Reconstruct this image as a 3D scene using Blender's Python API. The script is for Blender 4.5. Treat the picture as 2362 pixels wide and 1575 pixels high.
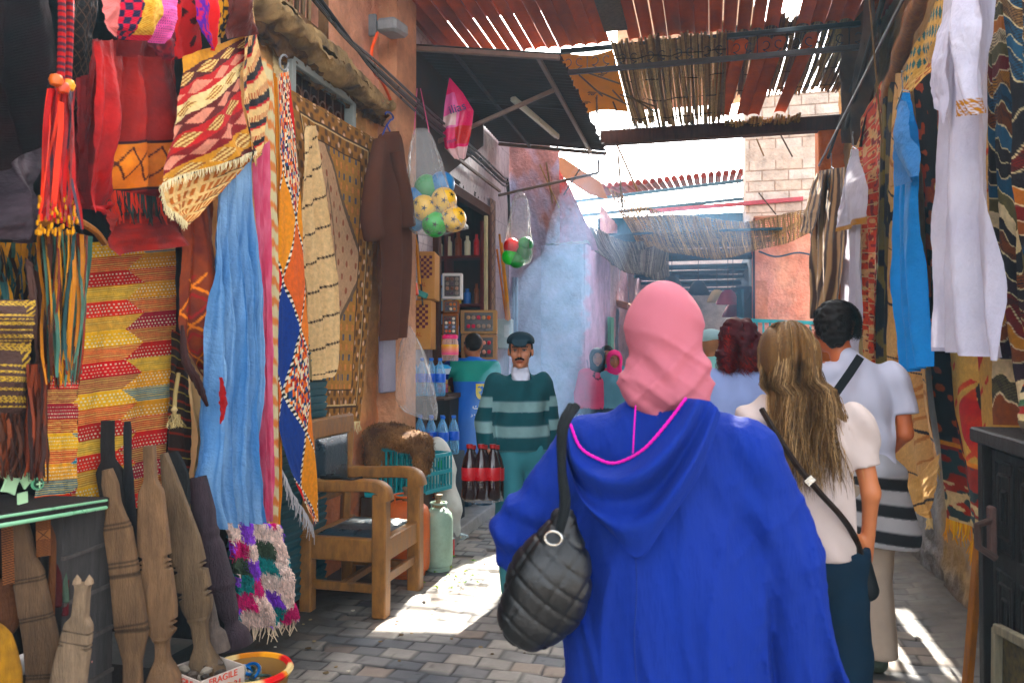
import bpy, math, random
import numpy as np
from mathutils import Vector, Matrix
for _o in list(bpy.data.objects): bpy.data.objects.remove(_o)
random.seed(5); rng = np.random.default_rng(5)
S = bpy.context.scene
R_ = math.radians
# ---------------------------------------------------------------- camera, sky, sun, exposure
cam_d = bpy.data.cameras.new('camera'); cam = bpy.data.objects.new('camera', cam_d)
S.collection.objects.link(cam); S.camera = cam
cam_d.sensor_width = 36; cam_d.lens = 28.0; cam_d.clip_start = .05; cam_d.clip_end = 3000
cam.location = (0, 0, 1.5); cam.rotation_euler = (R_(90.857), 0, R_(14.05))
cam_d.dof.use_dof = True; cam_d.dof.focus_distance = 5.5; cam_d.dof.aperture_fstop = 5.0
SUN_EL, SUN_AZ = 36.6, .5          # azimuth clockwise from +Y
W = bpy.data.worlds.new('World'); S.world = W; W.use_nodes = True
_n = W.node_tree.nodes; _bg = _n['Background']
_sky = _n.new('ShaderNodeTexSky'); _sky.sky_type = 'NISHITA'; _sky.sun_disc = False
_sky.sun_elevation = R_(SUN_EL); _sky.sun_rotation = R_(SUN_AZ)
_sky.dust_density = 4.0; _sky.ozone_density = .2; _sky.air_density = .7
_hs = _n.new('ShaderNodeHueSaturation'); _hs.inputs['Saturation'].default_value = .22; W.node_tree.links.new(_sky.outputs[0], _hs.inputs['Color']); W.node_tree.links.new(_hs.outputs[0], _bg.inputs[0]); _bg.inputs[1].default_value = .15
sl = bpy.data.lights.new('sun', 'SUN'); sl.energy = 5.0; sl.angle = R_(.5); sl.color = (1, .93, .82)
so = bpy.data.objects.new('sun', sl); S.collection.objects.link(so)
_sd = Vector((math.sin(R_(SUN_AZ)) * math.cos(R_(SUN_EL)), math.cos(R_(SUN_AZ)) * math.cos(R_(SUN_EL)), math.sin(R_(SUN_EL))))
so.rotation_euler = _sd.to_track_quat('Z', 'Y').to_euler(); so.location = (1, 12, 14)
S.view_settings.view_transform = 'Standard'; S.view_settings.look = 'None'
S.view_settings.exposure = 3.05; S.view_settings.gamma = 1
try:
    S.cycles.max_bounces = 8; S.cycles.diffuse_bounces = 4; S.cycles.transparent_max_bounces = 16
    S.cycles.volume_bounces = 1; S.cycles.sample_clamp_indirect = 8
except Exception: pass
# ---------------------------------------------------------------- pixel -> world
CM = cam.rotation_euler.to_matrix(); CL = Vector((0, 0, 1.5))
def ray(px, py): return CM @ Vector(((px - 1181) / 1837, (787.5 - py) / 1837, -1))
def P(px, py, x=None, y=None, z=None, d=None):
    r = ray(px, py)
    if x is not None: t = (x - CL.x) / r.x
    elif y is not None: t = (y - CL.y) / r.y
    elif z is not None: t = (z - CL.z) / r.z
    else: t = d
    return CL + r * t
def PA(pts, **k): return [P(a, b, **k) for a, b in pts]
def _l(c): return c / 12.92 if c <= .04045 else ((c + .055) / 1.055) ** 2.4
SAT = 1.28
def C(h):
    h = h.lstrip('#'); c = np.array([_l(int(h[i:i + 2], 16) / 255) for i in (0, 2, 4)]); g = c @ np.array([.3, .55, .15]); return np.clip(g + (c - g) * SAT, .002, .85)
# ---------------------------------------------------------------- materials
_M = {}
def M(key, col=None, rough=.85, metal=0., var=.22, vs=5., bump=.25, bs=60., bd=.004, stretch=None, transl=0., sheen=0., spec=.25, weave=0., stain=0., coat=0.):
    if key in _M: return _M[key]
    m = bpy.data.materials.new(key); m.use_nodes = True; _M[key] = m
    nt = m.node_tree; N = nt.nodes; L = nt.links; b = N['Principled BSDF']; out = N['Material Output']
    if col is None:
        a = N.new('ShaderNodeAttribute'); a.attribute_name = 'Col'; base = a.outputs['Color']
    else:
        a = N.new('ShaderNodeRGB'); c = C(col) if isinstance(col, str) else col
        a.outputs[0].default_value = (c[0], c[1], c[2], 1); base = a.outputs[0]
    tc = N.new('ShaderNodeTexCoord'); mp = N.new('ShaderNodeMapping'); L.new(tc.outputs['Object'], mp.inputs[0])
    if stretch: mp.inputs['Scale'].default_value = stretch
    n1 = N.new('ShaderNodeTexNoise'); n1.inputs['Scale'].default_value = vs; n1.inputs['Detail'].default_value = 6; n1.inputs['Roughness'].default_value = .65
    L.new(mp.outputs[0], n1.inputs[0])
    mr = N.new('ShaderNodeMapRange'); L.new(n1.outputs['Fac'], mr.inputs[0])
    mr.inputs[1].default_value = .3; mr.inputs[2].default_value = .7; mr.inputs[3].default_value = 1 - var; mr.inputs[4].default_value = 1 + var * .7
    vm = N.new('ShaderNodeVectorMath'); vm.operation = 'SCALE'; L.new(base, vm.inputs[0]); L.new(mr.outputs[0], vm.inputs['Scale'])
    cur = vm.outputs[0]
    if stain:
        n3 = N.new('ShaderNodeTexNoise'); n3.inputs['Scale'].default_value = 1.7; n3.inputs['Detail'].default_value = 9; n3.inputs['Roughness'].default_value = .7
        L.new(mp.outputs[0], n3.inputs[0]); r3 = N.new('ShaderNodeMapRange'); L.new(n3.outputs['Fac'], r3.inputs[0])
        r3.inputs[1].default_value = .5; r3.inputs[2].default_value = .72; r3.inputs[3].default_value = 1; r3.inputs[4].default_value = 1 - stain
        v3 = N.new('ShaderNodeVectorMath'); v3.operation = 'SCALE'; L.new(cur, v3.inputs[0]); L.new(r3.outputs[0], v3.inputs['Scale']); cur = v3.outputs[0]
    L.new(cur, b.inputs['Base Color'])
    b.inputs['Roughness'].default_value = rough; b.inputs['Metallic'].default_value = metal; b.inputs['Specular IOR Level'].default_value = spec
    if sheen: b.inputs['Sheen Weight'].default_value = sheen
    if coat: b.inputs['Coat Weight'].default_value = coat; b.inputs['Coat Roughness'].default_value = .12
    n2 = N.new('ShaderNodeTexNoise'); n2.inputs['Scale'].default_value = bs; n2.inputs['Detail'].default_value = 5; n2.inputs['Roughness'].default_value = .6
    L.new(mp.outputs[0], n2.inputs[0])
    h = n2.outputs['Fac']
    if weave:
        w = N.new('ShaderNodeTexWave'); w.bands_direction = 'Z'; w.inputs['Scale'].default_value = weave; w.inputs['Distortion'].default_value = 1.5
        L.new(tc.outputs['Object'], w.inputs[0]); ad = N.new('ShaderNodeMath'); ad.operation = 'ADD'; L.new(h, ad.inputs[0]); L.new(w.outputs['Fac'], ad.inputs[1]); h = ad.outputs[0]
    bp = N.new('ShaderNodeBump'); bp.inputs['Strength'].default_value = min(1, bump * 2); bp.inputs['Distance'].default_value = bd
    L.new(h, bp.inputs['Height']); L.new(bp.outputs[0], b.inputs['Normal'])
    rr = N.new('ShaderNodeMapRange'); L.new(n1.outputs['Fac'], rr.inputs[0]); rr.inputs[1].default_value = .3; rr.inputs[2].default_value = .7
    rr.inputs[3].default_value = max(.03, rough - .1); rr.inputs[4].default_value = min(1, rough + .1); L.new(rr.outputs[0], b.inputs['Roughness'])
    if transl:
        t = N.new('ShaderNodeBsdfTranslucent'); L.new(cur, t.inputs[0]); L.new(bp.outputs[0], t.inputs['Normal'])
        mx = N.new('ShaderNodeMixShader'); mx.inputs[0].default_value = transl
        L.new(b.outputs[0], mx.inputs[1]); L.new(t.outputs[0], mx.inputs[2]); L.new(mx.outputs[0], out.inputs[0])
    return m
def clear_mat(key, col, alpha, rough=.12):
    if key in _M: return _M[key]
    m = bpy.data.materials.new(key); m.use_nodes = True; _M[key] = m
    nt = m.node_tree; N = nt.nodes; L = nt.links; b = N['Principled BSDF']; out = N['Material Output']
    c = C(col); b.inputs['Base Color'].default_value = (*c, 1); b.inputs['Roughness'].default_value = rough
    tc = N.new('ShaderNodeTexCoord'); n = N.new('ShaderNodeTexNoise'); n.inputs['Scale'].default_value = 9; n.inputs['Detail'].default_value = 4; n.inputs['Distortion'].default_value = 1.5
    mp = N.new('ShaderNodeMapping'); mp.inputs['Scale'].default_value = (1.6, 1.6, .5); L.new(tc.outputs['Object'], mp.inputs[0]); L.new(mp.outputs[0], n.inputs[0])
    bp = N.new('ShaderNodeBump'); bp.inputs['Strength'].default_value = .8; bp.inputs['Distance'].default_value = .03; L.new(n.outputs[0], bp.inputs['Height']); L.new(bp.outputs[0], b.inputs['Normal'])
    lw = N.new('ShaderNodeLayerWeight'); lw.inputs[0].default_value = .35; L.new(bp.outputs[0], lw.inputs['Normal'])
    mr = N.new('ShaderNodeMapRange'); L.new(lw.outputs['Facing'], mr.inputs[0]); mr.inputs[3].default_value = alpha * .55; mr.inputs[4].default_value = min(1, alpha * 2.4)
    tr = N.new('ShaderNodeBsdfTransparent'); mx = N.new('ShaderNodeMixShader'); L.new(mr.outputs[0], mx.inputs[0])
    L.new(tr.outputs[0], mx.inputs[1]); L.new(b.outputs[0], mx.inputs[2]); L.new(mx.outputs[0], out.inputs[0]); return m
# ---------------------------------------------------------------- objects
COL = S.collection
def link(o, parent=None):
    COL.objects.link(o)
    if parent is not None: o.parent = parent
    return o
def tag(o, label=None, cat=None, group=None, kind=None):
    if label: o['label'] = label
    if cat: o['category'] = cat
    if group: o['group'] = group
    if kind: o['kind'] = kind
    return o
def thing(name, label, cat, loc=(0, 0, 0), group=None):
    o = bpy.data.objects.new(name, None); o.empty_display_size = .05; o.location = loc; COL.objects.link(o)
    return tag(o, label, cat, group)
def mesh(name, V, F, mat=None, parent=None, smooth=True, col=None):
    V = np.asarray(V, dtype=np.float32).reshape(-1, 3)
    me = bpy.data.meshes.new(name)
    if parent is not None: off = np.array(parent.matrix_world.translation if False else _wl(parent))
    else:
        off = np.array([(V[:, 0].min() + V[:, 0].max()) / 2, (V[:, 1].min() + V[:, 1].max()) / 2, V[:, 2].min()])
    Vl = V - off.astype(np.float32)
    if isinstance(F, np.ndarray):
        k = F.shape[1]; me.vertices.add(len(V)); me.vertices.foreach_set('co', Vl.ravel())
        me.loops.add(F.size); me.loops.foreach_set('vertex_index', F.ravel().astype(np.int32))
        me.polygons.add(len(F)); me.polygons.foreach_set('loop_start', np.arange(0, F.size, k, dtype=np.int32))
        me.update(calc_edges=True); me.validate()
    else:
        me.from_pydata([tuple(v) for v in Vl.tolist()], [], [tuple(int(i) for i in f) for f in F]); me.update()
    if smooth is True: me.polygons.foreach_set('use_smooth', np.ones(len(me.polygons), dtype=bool))
    elif smooth == 'auto':
        me.polygons.foreach_set('use_smooth', np.ones(len(me.polygons), dtype=bool))
        try: me.set_sharp_from_angle(angle=R_(38))
        except Exception: pass
    if col is not None:
        col = np.asarray(col, dtype=np.float32)
        if col.ndim == 1: col = np.tile(col, (len(V), 1))
        a = me.color_attributes.new('Col', 'FLOAT_COLOR', 'POINT')
        c4 = np.ones((len(V), 4), np.float32); c4[:, :3] = col.reshape(-1, 3); a.data.foreach_set('color', c4.ravel())
    if mat is not None: me.materials.append(mat)
    o = bpy.data.objects.new(name, me); link(o, parent)
    if parent is None: o.location = off
    return o
def _wl(o):
    v = Vector(o.location)
    if o.parent is not None: v = v + _wl(o.parent)
    return v
class MB:
    """collects primitives (each may have its own colour) and links them as one mesh"""
    def __init__(s): s.V = []; s.F = []; s.K = []
    def add(s, V, F, col=None):
        n = len(s.V); s.V += [tuple(v) for v in V]; s.F += [tuple(i + n for i in f) for f in F]
        s.K += [tuple(col) if col is not None else (.5, .5, .5)] * len(V); return s
    def box(s, c, size, rot=None, col=None, bev=.0):
        hx, hy, hz = [a / 2 for a in size]; b = min(bev, hx * .6, hy * .6, hz * .6)
        if b > 0:
            V = []; 
            for zz, ins in ((-hz, b), (-hz + b, 0), (hz - b, 0), (hz, b)):
                x, y = hx - ins, hy - ins; q = b if ins == 0 else b * .5
                V += [(-x + q, -y, zz), (x - q, -y, zz), (x, -y + q, zz), (x, y - q, zz), (x - q, y, zz), (-x + q, y, zz), (-x, y - q, zz), (-x, -y + q, zz)]
            F = [tuple(range(7, -1, -1)), tuple(range(24, 32))]
            for r in range(3):
                for i in range(8): F.append((r * 8 + i, r * 8 + (i + 1) % 8, r * 8 + 8 + (i + 1) % 8, r * 8 + 8 + i))
        else:
            V = [(x, y, z) for z in (-hz, hz) for x, y in ((-hx, -hy), (hx, -hy), (hx, hy), (-hx, hy))]
            F = [(3, 2, 1, 0), (4, 5, 6, 7), (0, 1, 5, 4), (1, 2, 6, 5), (2, 3, 7, 6), (3, 0, 4, 7)]
        m = rot if rot is not None else Matrix.Identity(3)
        return s.add([(m @ Vector(v)) + Vector(c) for v in V], F, col)
    def bar(s, p0, p1, w, h, col=None, bev=.004, roll=0):
        p0, p1 = Vector(p0), Vector(p1); d = p1 - p0; q = d.to_track_quat('Y', 'Z').to_matrix()
        if roll: q = q @ Matrix.Rotation(roll, 3, 'Y')
        return s.box((p0 + p1) / 2, (w, d.length, h), q, col, bev)
    def tube(s, pts, r, n=6, col=None, cap=True):
        pts = [Vector(p) for p in pts]; V = []; k = len(pts); up = Vector((0, 0, 1))
        prev = None
        for i, p in enumerate(pts):
            t = (pts[min(i + 1, k - 1)] - pts[max(i - 1, 0)]).normalized()
            if prev is None: a = t.cross(up if abs(t.z) < .9 else Vector((1, 0, 0))).normalized()
            else: a = (prev - t * prev.dot(t)).normalized()
            prev = a; b = t.cross(a); rr = r[i] if hasattr(r, '__len__') else r
            V += [p + (a * math.cos(2 * math.pi * j / n) + b * math.sin(2 * math.pi * j / n)) * rr for j in range(n)]
        F = [(i * n + j, i * n + (j + 1) % n, (i + 1) * n + (j + 1) % n, (i + 1) * n + j) for i in range(k - 1) for j in range(n)]
        if cap: F += [tuple(range(n - 1, -1, -1)), tuple(range((k - 1) * n, k * n))]
        return s.add(V, F, col)
    def lathe(s, prof, c, n=20, axis=None, col=None, sq=1.0, cols=None):
        V = []; K = []
        q = Vector(axis).to_track_quat('Z', 'Y').to_matrix() if axis is not None else Matrix.Identity(3)
        for i, (r, z) in enumerate(prof):
            for j in range(n):
                a = 2 * math.pi * j / n; V.append(q @ Vector((math.cos(a) * r, math.sin(a) * r * sq, z)) + Vector(c))
                if cols: K.append(tuple(cols[i]))
        m = len(prof)
        F = [(i * n + j, i * n + (j + 1) % n, (i + 1) * n + (j + 1) % n, (i + 1) * n + j) for i in range(m - 1) for j in range(n)]
        F += [tuple(range(n - 1, -1, -1)), tuple(range((m - 1) * n, m * n))]
        s.add(V, F, col)
        if cols: s.K[-len(V):] = K
        return s
    def ribbon(s, pts, w, side, col=None):
        V = []; 
        for i, p in enumerate(pts):
            ww = w[i] if hasattr(w, '__len__') else w
            V += [Vector(p) - Vector(side) * ww / 2, Vector(p) + Vector(side) * ww / 2]
        F = [(2 * i, 2 * i + 1, 2 * i + 3, 2 * i + 2) for i in range(len(pts) - 1)]
        return s.add(V, F, col)
    def ngon(s, pts, thick, nrm, col=None):
        n = len(pts); nv = Vector(nrm) * thick
        V = [Vector(p) for p in pts] + [Vector(p) + nv for p in pts]
        F = [tuple(range(n - 1, -1, -1)), tuple(range(n, 2 * n))] + [(i, (i + 1) % n, n + (i + 1) % n, n + i) for i in range(n)]
        return s.add(V, F, col)
    def build(s, name, mat, parent=None, smooth='auto'):
        return mesh(name, s.V, s.F, mat, parent, smooth, np.array(s.K))
# ---------------------------------------------------------------- numpy noise, grids, cloth
def _h(ix, iy, s):
    a = (ix.astype(np.int64) * 374761393 + iy.astype(np.int64) * 668265263 + s * 1442695041) & 0x7fffffff
    a = ((a ^ (a >> 13)) * 1274126177) & 0x7fffffff
    return ((a ^ (a >> 16)) & 0xffff) / 65535.0
def vn(x, y, s=0):
    x = np.asarray(x, float); y = np.asarray(y, float); x, y = np.broadcast_arrays(x, y)
    ix = np.floor(x); iy = np.floor(y); fx = x - ix; fy = y - iy; fx = fx * fx * (3 - 2 * fx); fy = fy * fy * (3 - 2 * fy)
    return (_h(ix, iy, s) * (1 - fx) + _h(ix + 1, iy, s) * fx) * (1 - fy) + (_h(ix, iy + 1, s) * (1 - fx) + _h(ix + 1, iy + 1, s) * fx) * fy
def fbm(x, y, s=0, o=4):
    t = 0; a = .5
    for i in range(o): t = t + a * vn(np.asarray(x) * 2 ** i, np.asarray(y) * 2 ** i, s + i); a *= .5
    return t
def mixc(a, b, m):
    m = np.clip(np.asarray(m, float), 0, 1)[..., None]; return np.asarray(a) * (1 - m) + np.asarray(b) * m
def full(U, c): return np.tile(C(c) if isinstance(c, str) else c, U.shape + (1,)).astype(float)
def put(K, mask, c): K[mask] = C(c) if isinstance(c, str) else c
def gridF(nu, nv):
    i = np.arange(nv)[:, None] * (nu + 1) + np.arange(nu)[None, :]; i = i.ravel()
    return np.stack([i, i + 1, i + nu + 2, i + nu + 1], 1)
def UV(nu, nv): return np.meshgrid(np.linspace(0, 1, nu + 1), np.linspace(0, 1, nv + 1))
def sheet(name, pos, mat, nu, nv, col=None, parent=None, hole=None, flip=False, smooth=True):
    U, V = UV(nu, nv); p = pos(U, V) if callable(pos) else pos; F = gridF(nu, nv)
    if hole is not None:
        uc = U.ravel()[F].mean(1); vc = V.ravel()[F].mean(1); F = F[~hole(uc, vc)]
    if flip: F = F[:, ::-1]
    return mesh(name, p.reshape(-1, 3), F, mat, parent, smooth, None if col is None else (col(U, V) if callable(col) else col).reshape(-1, 3))
def resamp(pts, n, smooth=True):
    pts = np.array([tuple(p) for p in pts], float)
    if smooth and len(pts) > 2:
        o = []; Q = np.vstack([2 * pts[0] - pts[1], pts, 2 * pts[-1] - pts[-2]])
        for i in range(1, len(Q) - 2):
            t = np.linspace(0, 1, 12, endpoint=False)[:, None]; a, b, c, d = Q[i - 1], Q[i], Q[i + 1], Q[i + 2]
            o.append(.5 * (2 * b + (c - a) * t + (2 * a - 5 * b + 4 * c - d) * t ** 2 + (3 * b - a - 3 * c + d) * t ** 3))
        pts = np.vstack(o + [pts[-1:]])
    s = np.r_[0, np.cumsum(np.linalg.norm(np.diff(pts, axis=0), axis=1))]; t = np.linspace(0, s[-1], n)
    return np.stack([np.interp(t, s, pts[:, k]) for k in range(pts.shape[1])], 1)
def hangpos(L, R, X, nu, nv, fold=(.02, 4, 0), nrm=(1, 0, 0), wob=.01, seed=0, top=.35, spl=True, belly=0):
    """cloth between two edge lines given as pixels on the plane x=X (or (px,py,X))"""
    f = lambda q: P(q[0], q[1], x=(q[2] if len(q) > 2 else X))
    l = resamp([f(q) for q in L], nv + 1, spl); r = resamp([f(q) for q in R], nv + 1, spl)
    U, V = UV(nu, nv); p = l[:, None, :] * (1 - U[..., None]) + r[:, None, :] * U[..., None]
    a, n, ph = fold; amp = a * (top + (1 - top) * np.sin(np.clip(V * 1.3, 0, 1) * np.pi / 2))
    k = n * U + ph + .35 * np.sin(V * 3.1 + seed) + .6 * (vn(U * 2, V * 2.2, seed) - .5)
    prof = np.sin(2 * np.pi * k) + .35 * np.sin(4 * np.pi * k + 1 + V * 2) + 1.2 * (vn(U * n * 1.7, V * 1.6, seed + 3) - .5)
    off = amp * prof + wob * (fbm(U * 6, V * 9, seed + 7) - .5) * 2 + belly * np.sin(np.pi * U) * np.sin(np.pi * np.clip(V, 0, 1))
    p = p + off[..., None] * np.array(nrm); t = a * .35 * np.cos(2 * np.pi * k) * (U * (1 - U) * 4)
    p[..., 1] += t
    return p
def hang(name, label, cat, L, R, X, mat, col=None, nu=60, nv=120, fringe=None, group=None, parent=None, hem=None, **k):
    p = hangpos(L, R, X, nu, nv, **k)
    if fringe or parent is None and fringe is not None:
        b = p[-1].mean(0); root = thing(name, label, cat, tuple(p.reshape(-1, 3).min(0) * [0, 0, 1] + b * [1, 1, 0]), group)
        o = sheet('cloth', p, mat, nu, nv, col, root); rows = fringe if isinstance(fringe, list) else [fringe]
        for fr in rows: add_fringe(root, p[-1] if not fr.get('top') else p[0], **{a: b for a, b in fr.items() if a != 'top'})
        return root
    o = sheet(name, p, mat, nu, nv, col, parent)
    return tag(o, label, cat, group) if parent is None else o
def add_fringe(root, row, n=60, ln=.08, col='#e8dcc0', w=.004, jit=.5, name='fringe', lean=(0, 0, 0), two=False):
    mb = MB(); q = resamp(row, n, False)
    for i in range(n):
        p = Vector(q[i]); l = ln * (1 - jit * random.random()); c = (C(col) if isinstance(col, str) else C(random.choice(col))) * random.uniform(.75, 1.1)
        s = Vector((random.uniform(-.3, .3), random.uniform(-.3, .3), 0)) * l + Vector(lean)
        m1 = p + Vector((0, 0, -l * .5)) + s * .3 + Vector((random.gauss(0, .003), random.gauss(0, .003), 0))
        mb.tube([p + Vector((0, 0, .004)), m1, p + Vector((0, 0, -l)) + s], [w * .6, w * .55, w * .3], 4, c, cap=False)
    return mb.build(name, M('yarn', rough=.95, bs=200, var=.1), root)
# ---------------------------------------------------------------- signed distance solids -> one continuous mesh
def cap(p0, r0, p1, r1, flat=1., k=None): return ('c', np.array(p0, float), r0, np.array(p1, float), r1, flat, k)
def ell(c, r, rot=None, k=None, sub=False): return ('e', np.array(c, float), np.array(r, float), rot, k, sub)
def surfnets(F, org, h):
    s = F < 0; nx, ny, nz = F.shape; c8 = [(i, j, k) for i in (0, 1) for j in (0, 1) for k in (0, 1)]
    cnt = np.zeros((nx - 1, ny - 1, nz - 1), np.int8)
    for i, j, k in c8: cnt += s[i:nx - 1 + i, j:ny - 1 + j, k:nz - 1 + k]
    act = (cnt > 0) & (cnt < 8); I, J, K = np.nonzero(act); idx = np.full(act.shape, -1, np.int64); idx[I, J, K] = np.arange(len(I))
    acc = np.zeros((len(I), 3)); num = np.zeros(len(I))
    for a in c8:
        for ax in range(3):
            if a[ax]: continue
            b = list(a); b[ax] = 1; fa = F[I + a[0], J + a[1], K + a[2]]; fb = F[I + b[0], J + b[1], K + b[2]]
            m = (fa < 0) != (fb < 0); t = np.where(m, fa / np.where(m, fa - fb, 1), 0)
            q = np.array(a, float)[None, :].repeat(len(I), 0); q[:, ax] += t; acc[m] += q[m]; num[m] += 1
    V = (acc / np.maximum(num, 1)[:, None] + np.stack([I, J, K], 1)) * h + np.array(org); Fs = []
    for ax in range(3):
        sl0 = [slice(None)] * 3; sl1 = [slice(None)] * 3; sl0[ax] = slice(0, -1); sl1[ax] = slice(1, None)
        d = s[tuple(sl0)] != s[tuple(sl1)]; A = np.nonzero(d); b, c = [(1, 2), (2, 0), (0, 1)][ax]
        ok = (A[b] > 0) & (A[c] > 0) & (A[b] < F.shape[b] - 1) & (A[c] < F.shape[c] - 1); A = [q[ok] for q in A]
        def g(db, dc):
            q = [A[0], A[1], A[2]]; q[b] = q[b] - db; q[c] = q[c] - dc; return idx[q[0], q[1], q[2]]
        f = np.stack([g(1, 1), g(0, 1), g(0, 0), g(1, 0)], 1); inv = ~s[A[0], A[1], A[2]]; f[inv] = f[inv][:, ::-1]; Fs.append(f)
    Fq = np.vstack(Fs); Fq = Fq[(Fq >= 0).all(1)]
    return V, Fq
def sdf(parts, h=.01, k=.03, warp=None, cut=None, lap=1):
    lo = np.full(3, 1e9); hi = -lo
    for q in parts:
        if q[0] == 'c': 
            r = max(q[2], q[4]); 
            for e in (q[1], q[3]): lo = np.minimum(lo, e - r); hi = np.maximum(hi, e + r)
        elif not q[5]: r = q[2].max() if q[3] is not None else q[2]; lo = np.minimum(lo, q[1] - r); hi = np.maximum(hi, q[1] + r)
    lo -= .05; hi += .05; n = np.ceil((hi - lo) / h).astype(int) + 1; F = np.full(n, .5, np.float32)
    ax = [lo[i] + h * np.arange(n[i]) for i in range(3)]
    for q in parts:
        kk = (q[6] if q[0] == 'c' else q[4]); kk = k if kk is None else kk; pad = kk + 3 * h
        if q[0] == 'c': r = max(q[2], q[4]); a = np.minimum(q[1], q[3]) - r - pad; b = np.maximum(q[1], q[3]) + r + pad
        else: rr = q[2].max() if q[3] is not None else q[2]; a = q[1] - rr - pad; b = q[1] + rr + pad
        i0 = np.clip(np.floor((a - lo) / h).astype(int), 0, n - 1); i1 = np.clip(np.ceil((b - lo) / h).astype(int) + 1, 1, n)
        X = ax[0][i0[0]:i1[0], None, None]; Y = ax[1][None, i0[1]:i1[1], None]; Z = ax[2][None, None, i0[2]:i1[2]]
        if q[0] == 'c':
            d = q[3] - q[1]; L2 = max(1e-9, d @ d); t = np.clip(((X - q[1][0]) * d[0] + (Y - q[1][1]) * d[1] + (Z - q[1][2]) * d[2]) / L2, 0, 1)
            D = np.sqrt((X - q[1][0] - t * d[0]) ** 2 + ((Y - q[1][1] - t * d[1]) / q[5]) ** 2 + (Z - q[1][2] - t * d[2]) ** 2) - (q[2] + (q[4] - q[2]) * t)
            if q[5] < 1: D = D * (q[5] * .5 + .5)
        else:
            x, y, z = X - q[1][0], Y - q[1][1], Z - q[1][2]
            if q[3] is not None:
                m = np.array(q[3]).T; x, y, z = m[0][0] * x + m[0][1] * y + m[0][2] * z, m[1][0] * x + m[1][1] * y + m[1][2] * z, m[2][0] * x + m[2][1] * y + m[2][2] * z
            g = np.sqrt((x / q[2][0]) ** 2 + (y / q[2][1]) ** 2 + (z / q[2][2]) ** 2); D = (g - 1) * q[2].min() * (.5 + .5 * q[2].max() / q[2].min()) if False else (g - 1) * g / np.maximum(1e-6, np.sqrt((x / q[2][0] ** 2) ** 2 + (y / q[2][1] ** 2) ** 2 + (z / q[2][2] ** 2) ** 2))
        S_ = F[i0[0]:i1[0], i0[1]:i1[1], i0[2]:i1[2]]; D = D.astype(np.float32)
        if q[0] == 'e' and q[5]: D = -D; hh = np.clip(.5 - .5 * (S_ - D) / max(kk, 1e-6), 0, 1); S_[...] = S_ * (1 - hh) + D * hh + kk * hh * (1 - hh)
        else: hh = np.clip(.5 + .5 * (S_ - D) / max(kk, 1e-6), 0, 1); S_[...] = S_ * (1 - hh) + D * hh - kk * hh * (1 - hh)
    if warp is not None or cut is not None:
        X = ax[0][:, None, None]; Y = ax[1][None, :, None]; Z = ax[2][None, None, :]
        if warp is not None:
            m = np.abs(F) < .06; I, J, K = np.nonzero(m); F[I, J, K] += warp(ax[0][I], ax[1][J], ax[2][K]).astype(np.float32)
        if cut is not None: F = np.maximum(F, cut(X, Y, Z).astype(np.float32))
    F[0] = F[-1] = .5; F[:, 0] = F[:, -1] = .5; F[:, :, 0] = F[:, :, -1] = .5
    V, Q = surfnets(F, lo, h)
    for _ in range(lap):
        E = np.vstack([Q[:, [0, 1]], Q[:, [1, 2]], Q[:, [2, 3]], Q[:, [3, 0]]]); A = np.zeros_like(V); N = np.zeros(len(V))
        for k_ in range(3): A[:, k_] = np.bincount(E[:, 0], V[E[:, 1], k_], len(V)) + np.bincount(E[:, 1], V[E[:, 0], k_], len(V))
        N = np.bincount(E[:, 0], minlength=len(V)) + np.bincount(E[:, 1], minlength=len(V)); V = V * .4 + .6 * A / N[:, None]
    return V, Q
def rotz(a): return np.array(Matrix.Rotation(a, 3, 'Z'))
def solid(name, parts, mat, parent, h=.01, k=.03, colfn=None, base=(0, 0, 0), yaw=0, **kw):
    V, Q = sdf(parts, h, k, **kw)
    if colfn is None: K = None
    else: K = colfn(V[:, 0], V[:, 1], V[:, 2]) if callable(colfn) else np.tile(C(colfn), (len(V), 1))
    V = V @ rotz(yaw).T + np.array(base)
    return mesh(name, V, Q, mat, parent, True, K)
# shared materials
m_cloth = M('woven_cloth', rough=.92, bs=260, bump=.35, bd=.003, var=.1, vs=9, sheen=.0, weave=60)
m_thin = M('thin_cloth', rough=.9, bs=22, bump=.45, bd=.012, var=.1, vs=7, transl=.3, stretch=(1.6, 1.6, .7))
m_wool = M('wool_rug', rough=.97, bs=180, bump=.6, bd=.007, var=.22, vs=40)
m_leather = M('leather', rough=.55, bs=40, bump=.5, bd=.006, var=.4, vs=6, spec=.14)
m_wood = M('old_wood', rough=.78, stretch=(8, 8, 1.2), bs=30, bump=.8, bd=.01, var=.4, vs=4, stain=.3)
m_metal = M('painted_metal', rough=.5, bs=60, bump=.15, var=.25, vs=9, spec=.5, stain=.35)
m_plas = M('plastic', rough=.32, bs=30, bump=.03, var=.06, spec=.5)
m_plaster = M('rough_plaster', rough=.95, bs=26, bump=1, bd=.028, var=.3, vs=4, stain=.35)
m_paper = M('cardboard', rough=.85, bs=60, bump=.1, var=.1, vs=6)
m_skin = M('skin', rough=.5, bs=150, bump=.12, bd=.002, var=.07, vs=14, spec=.4)
m_hair = M('hair', rough=.6, bs=50, bump=.3, bd=.004, var=.35, vs=30, spec=.15)
m_knit = M('knit', rough=.95, bs=330, bump=.4, bd=.003, var=.08, vs=10, weave=95)
m_stone = M('stone', rough=.9, bs=70, bump=.5, bd=.008, var=.25, vs=7)
m_tile = M('clay_tile', rough=.8, bs=60, bump=.3, var=.3, vs=5, stain=.3)
# ================================================================ SETTING
def structure(o): o['kind'] = 'structure'; return o
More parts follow.
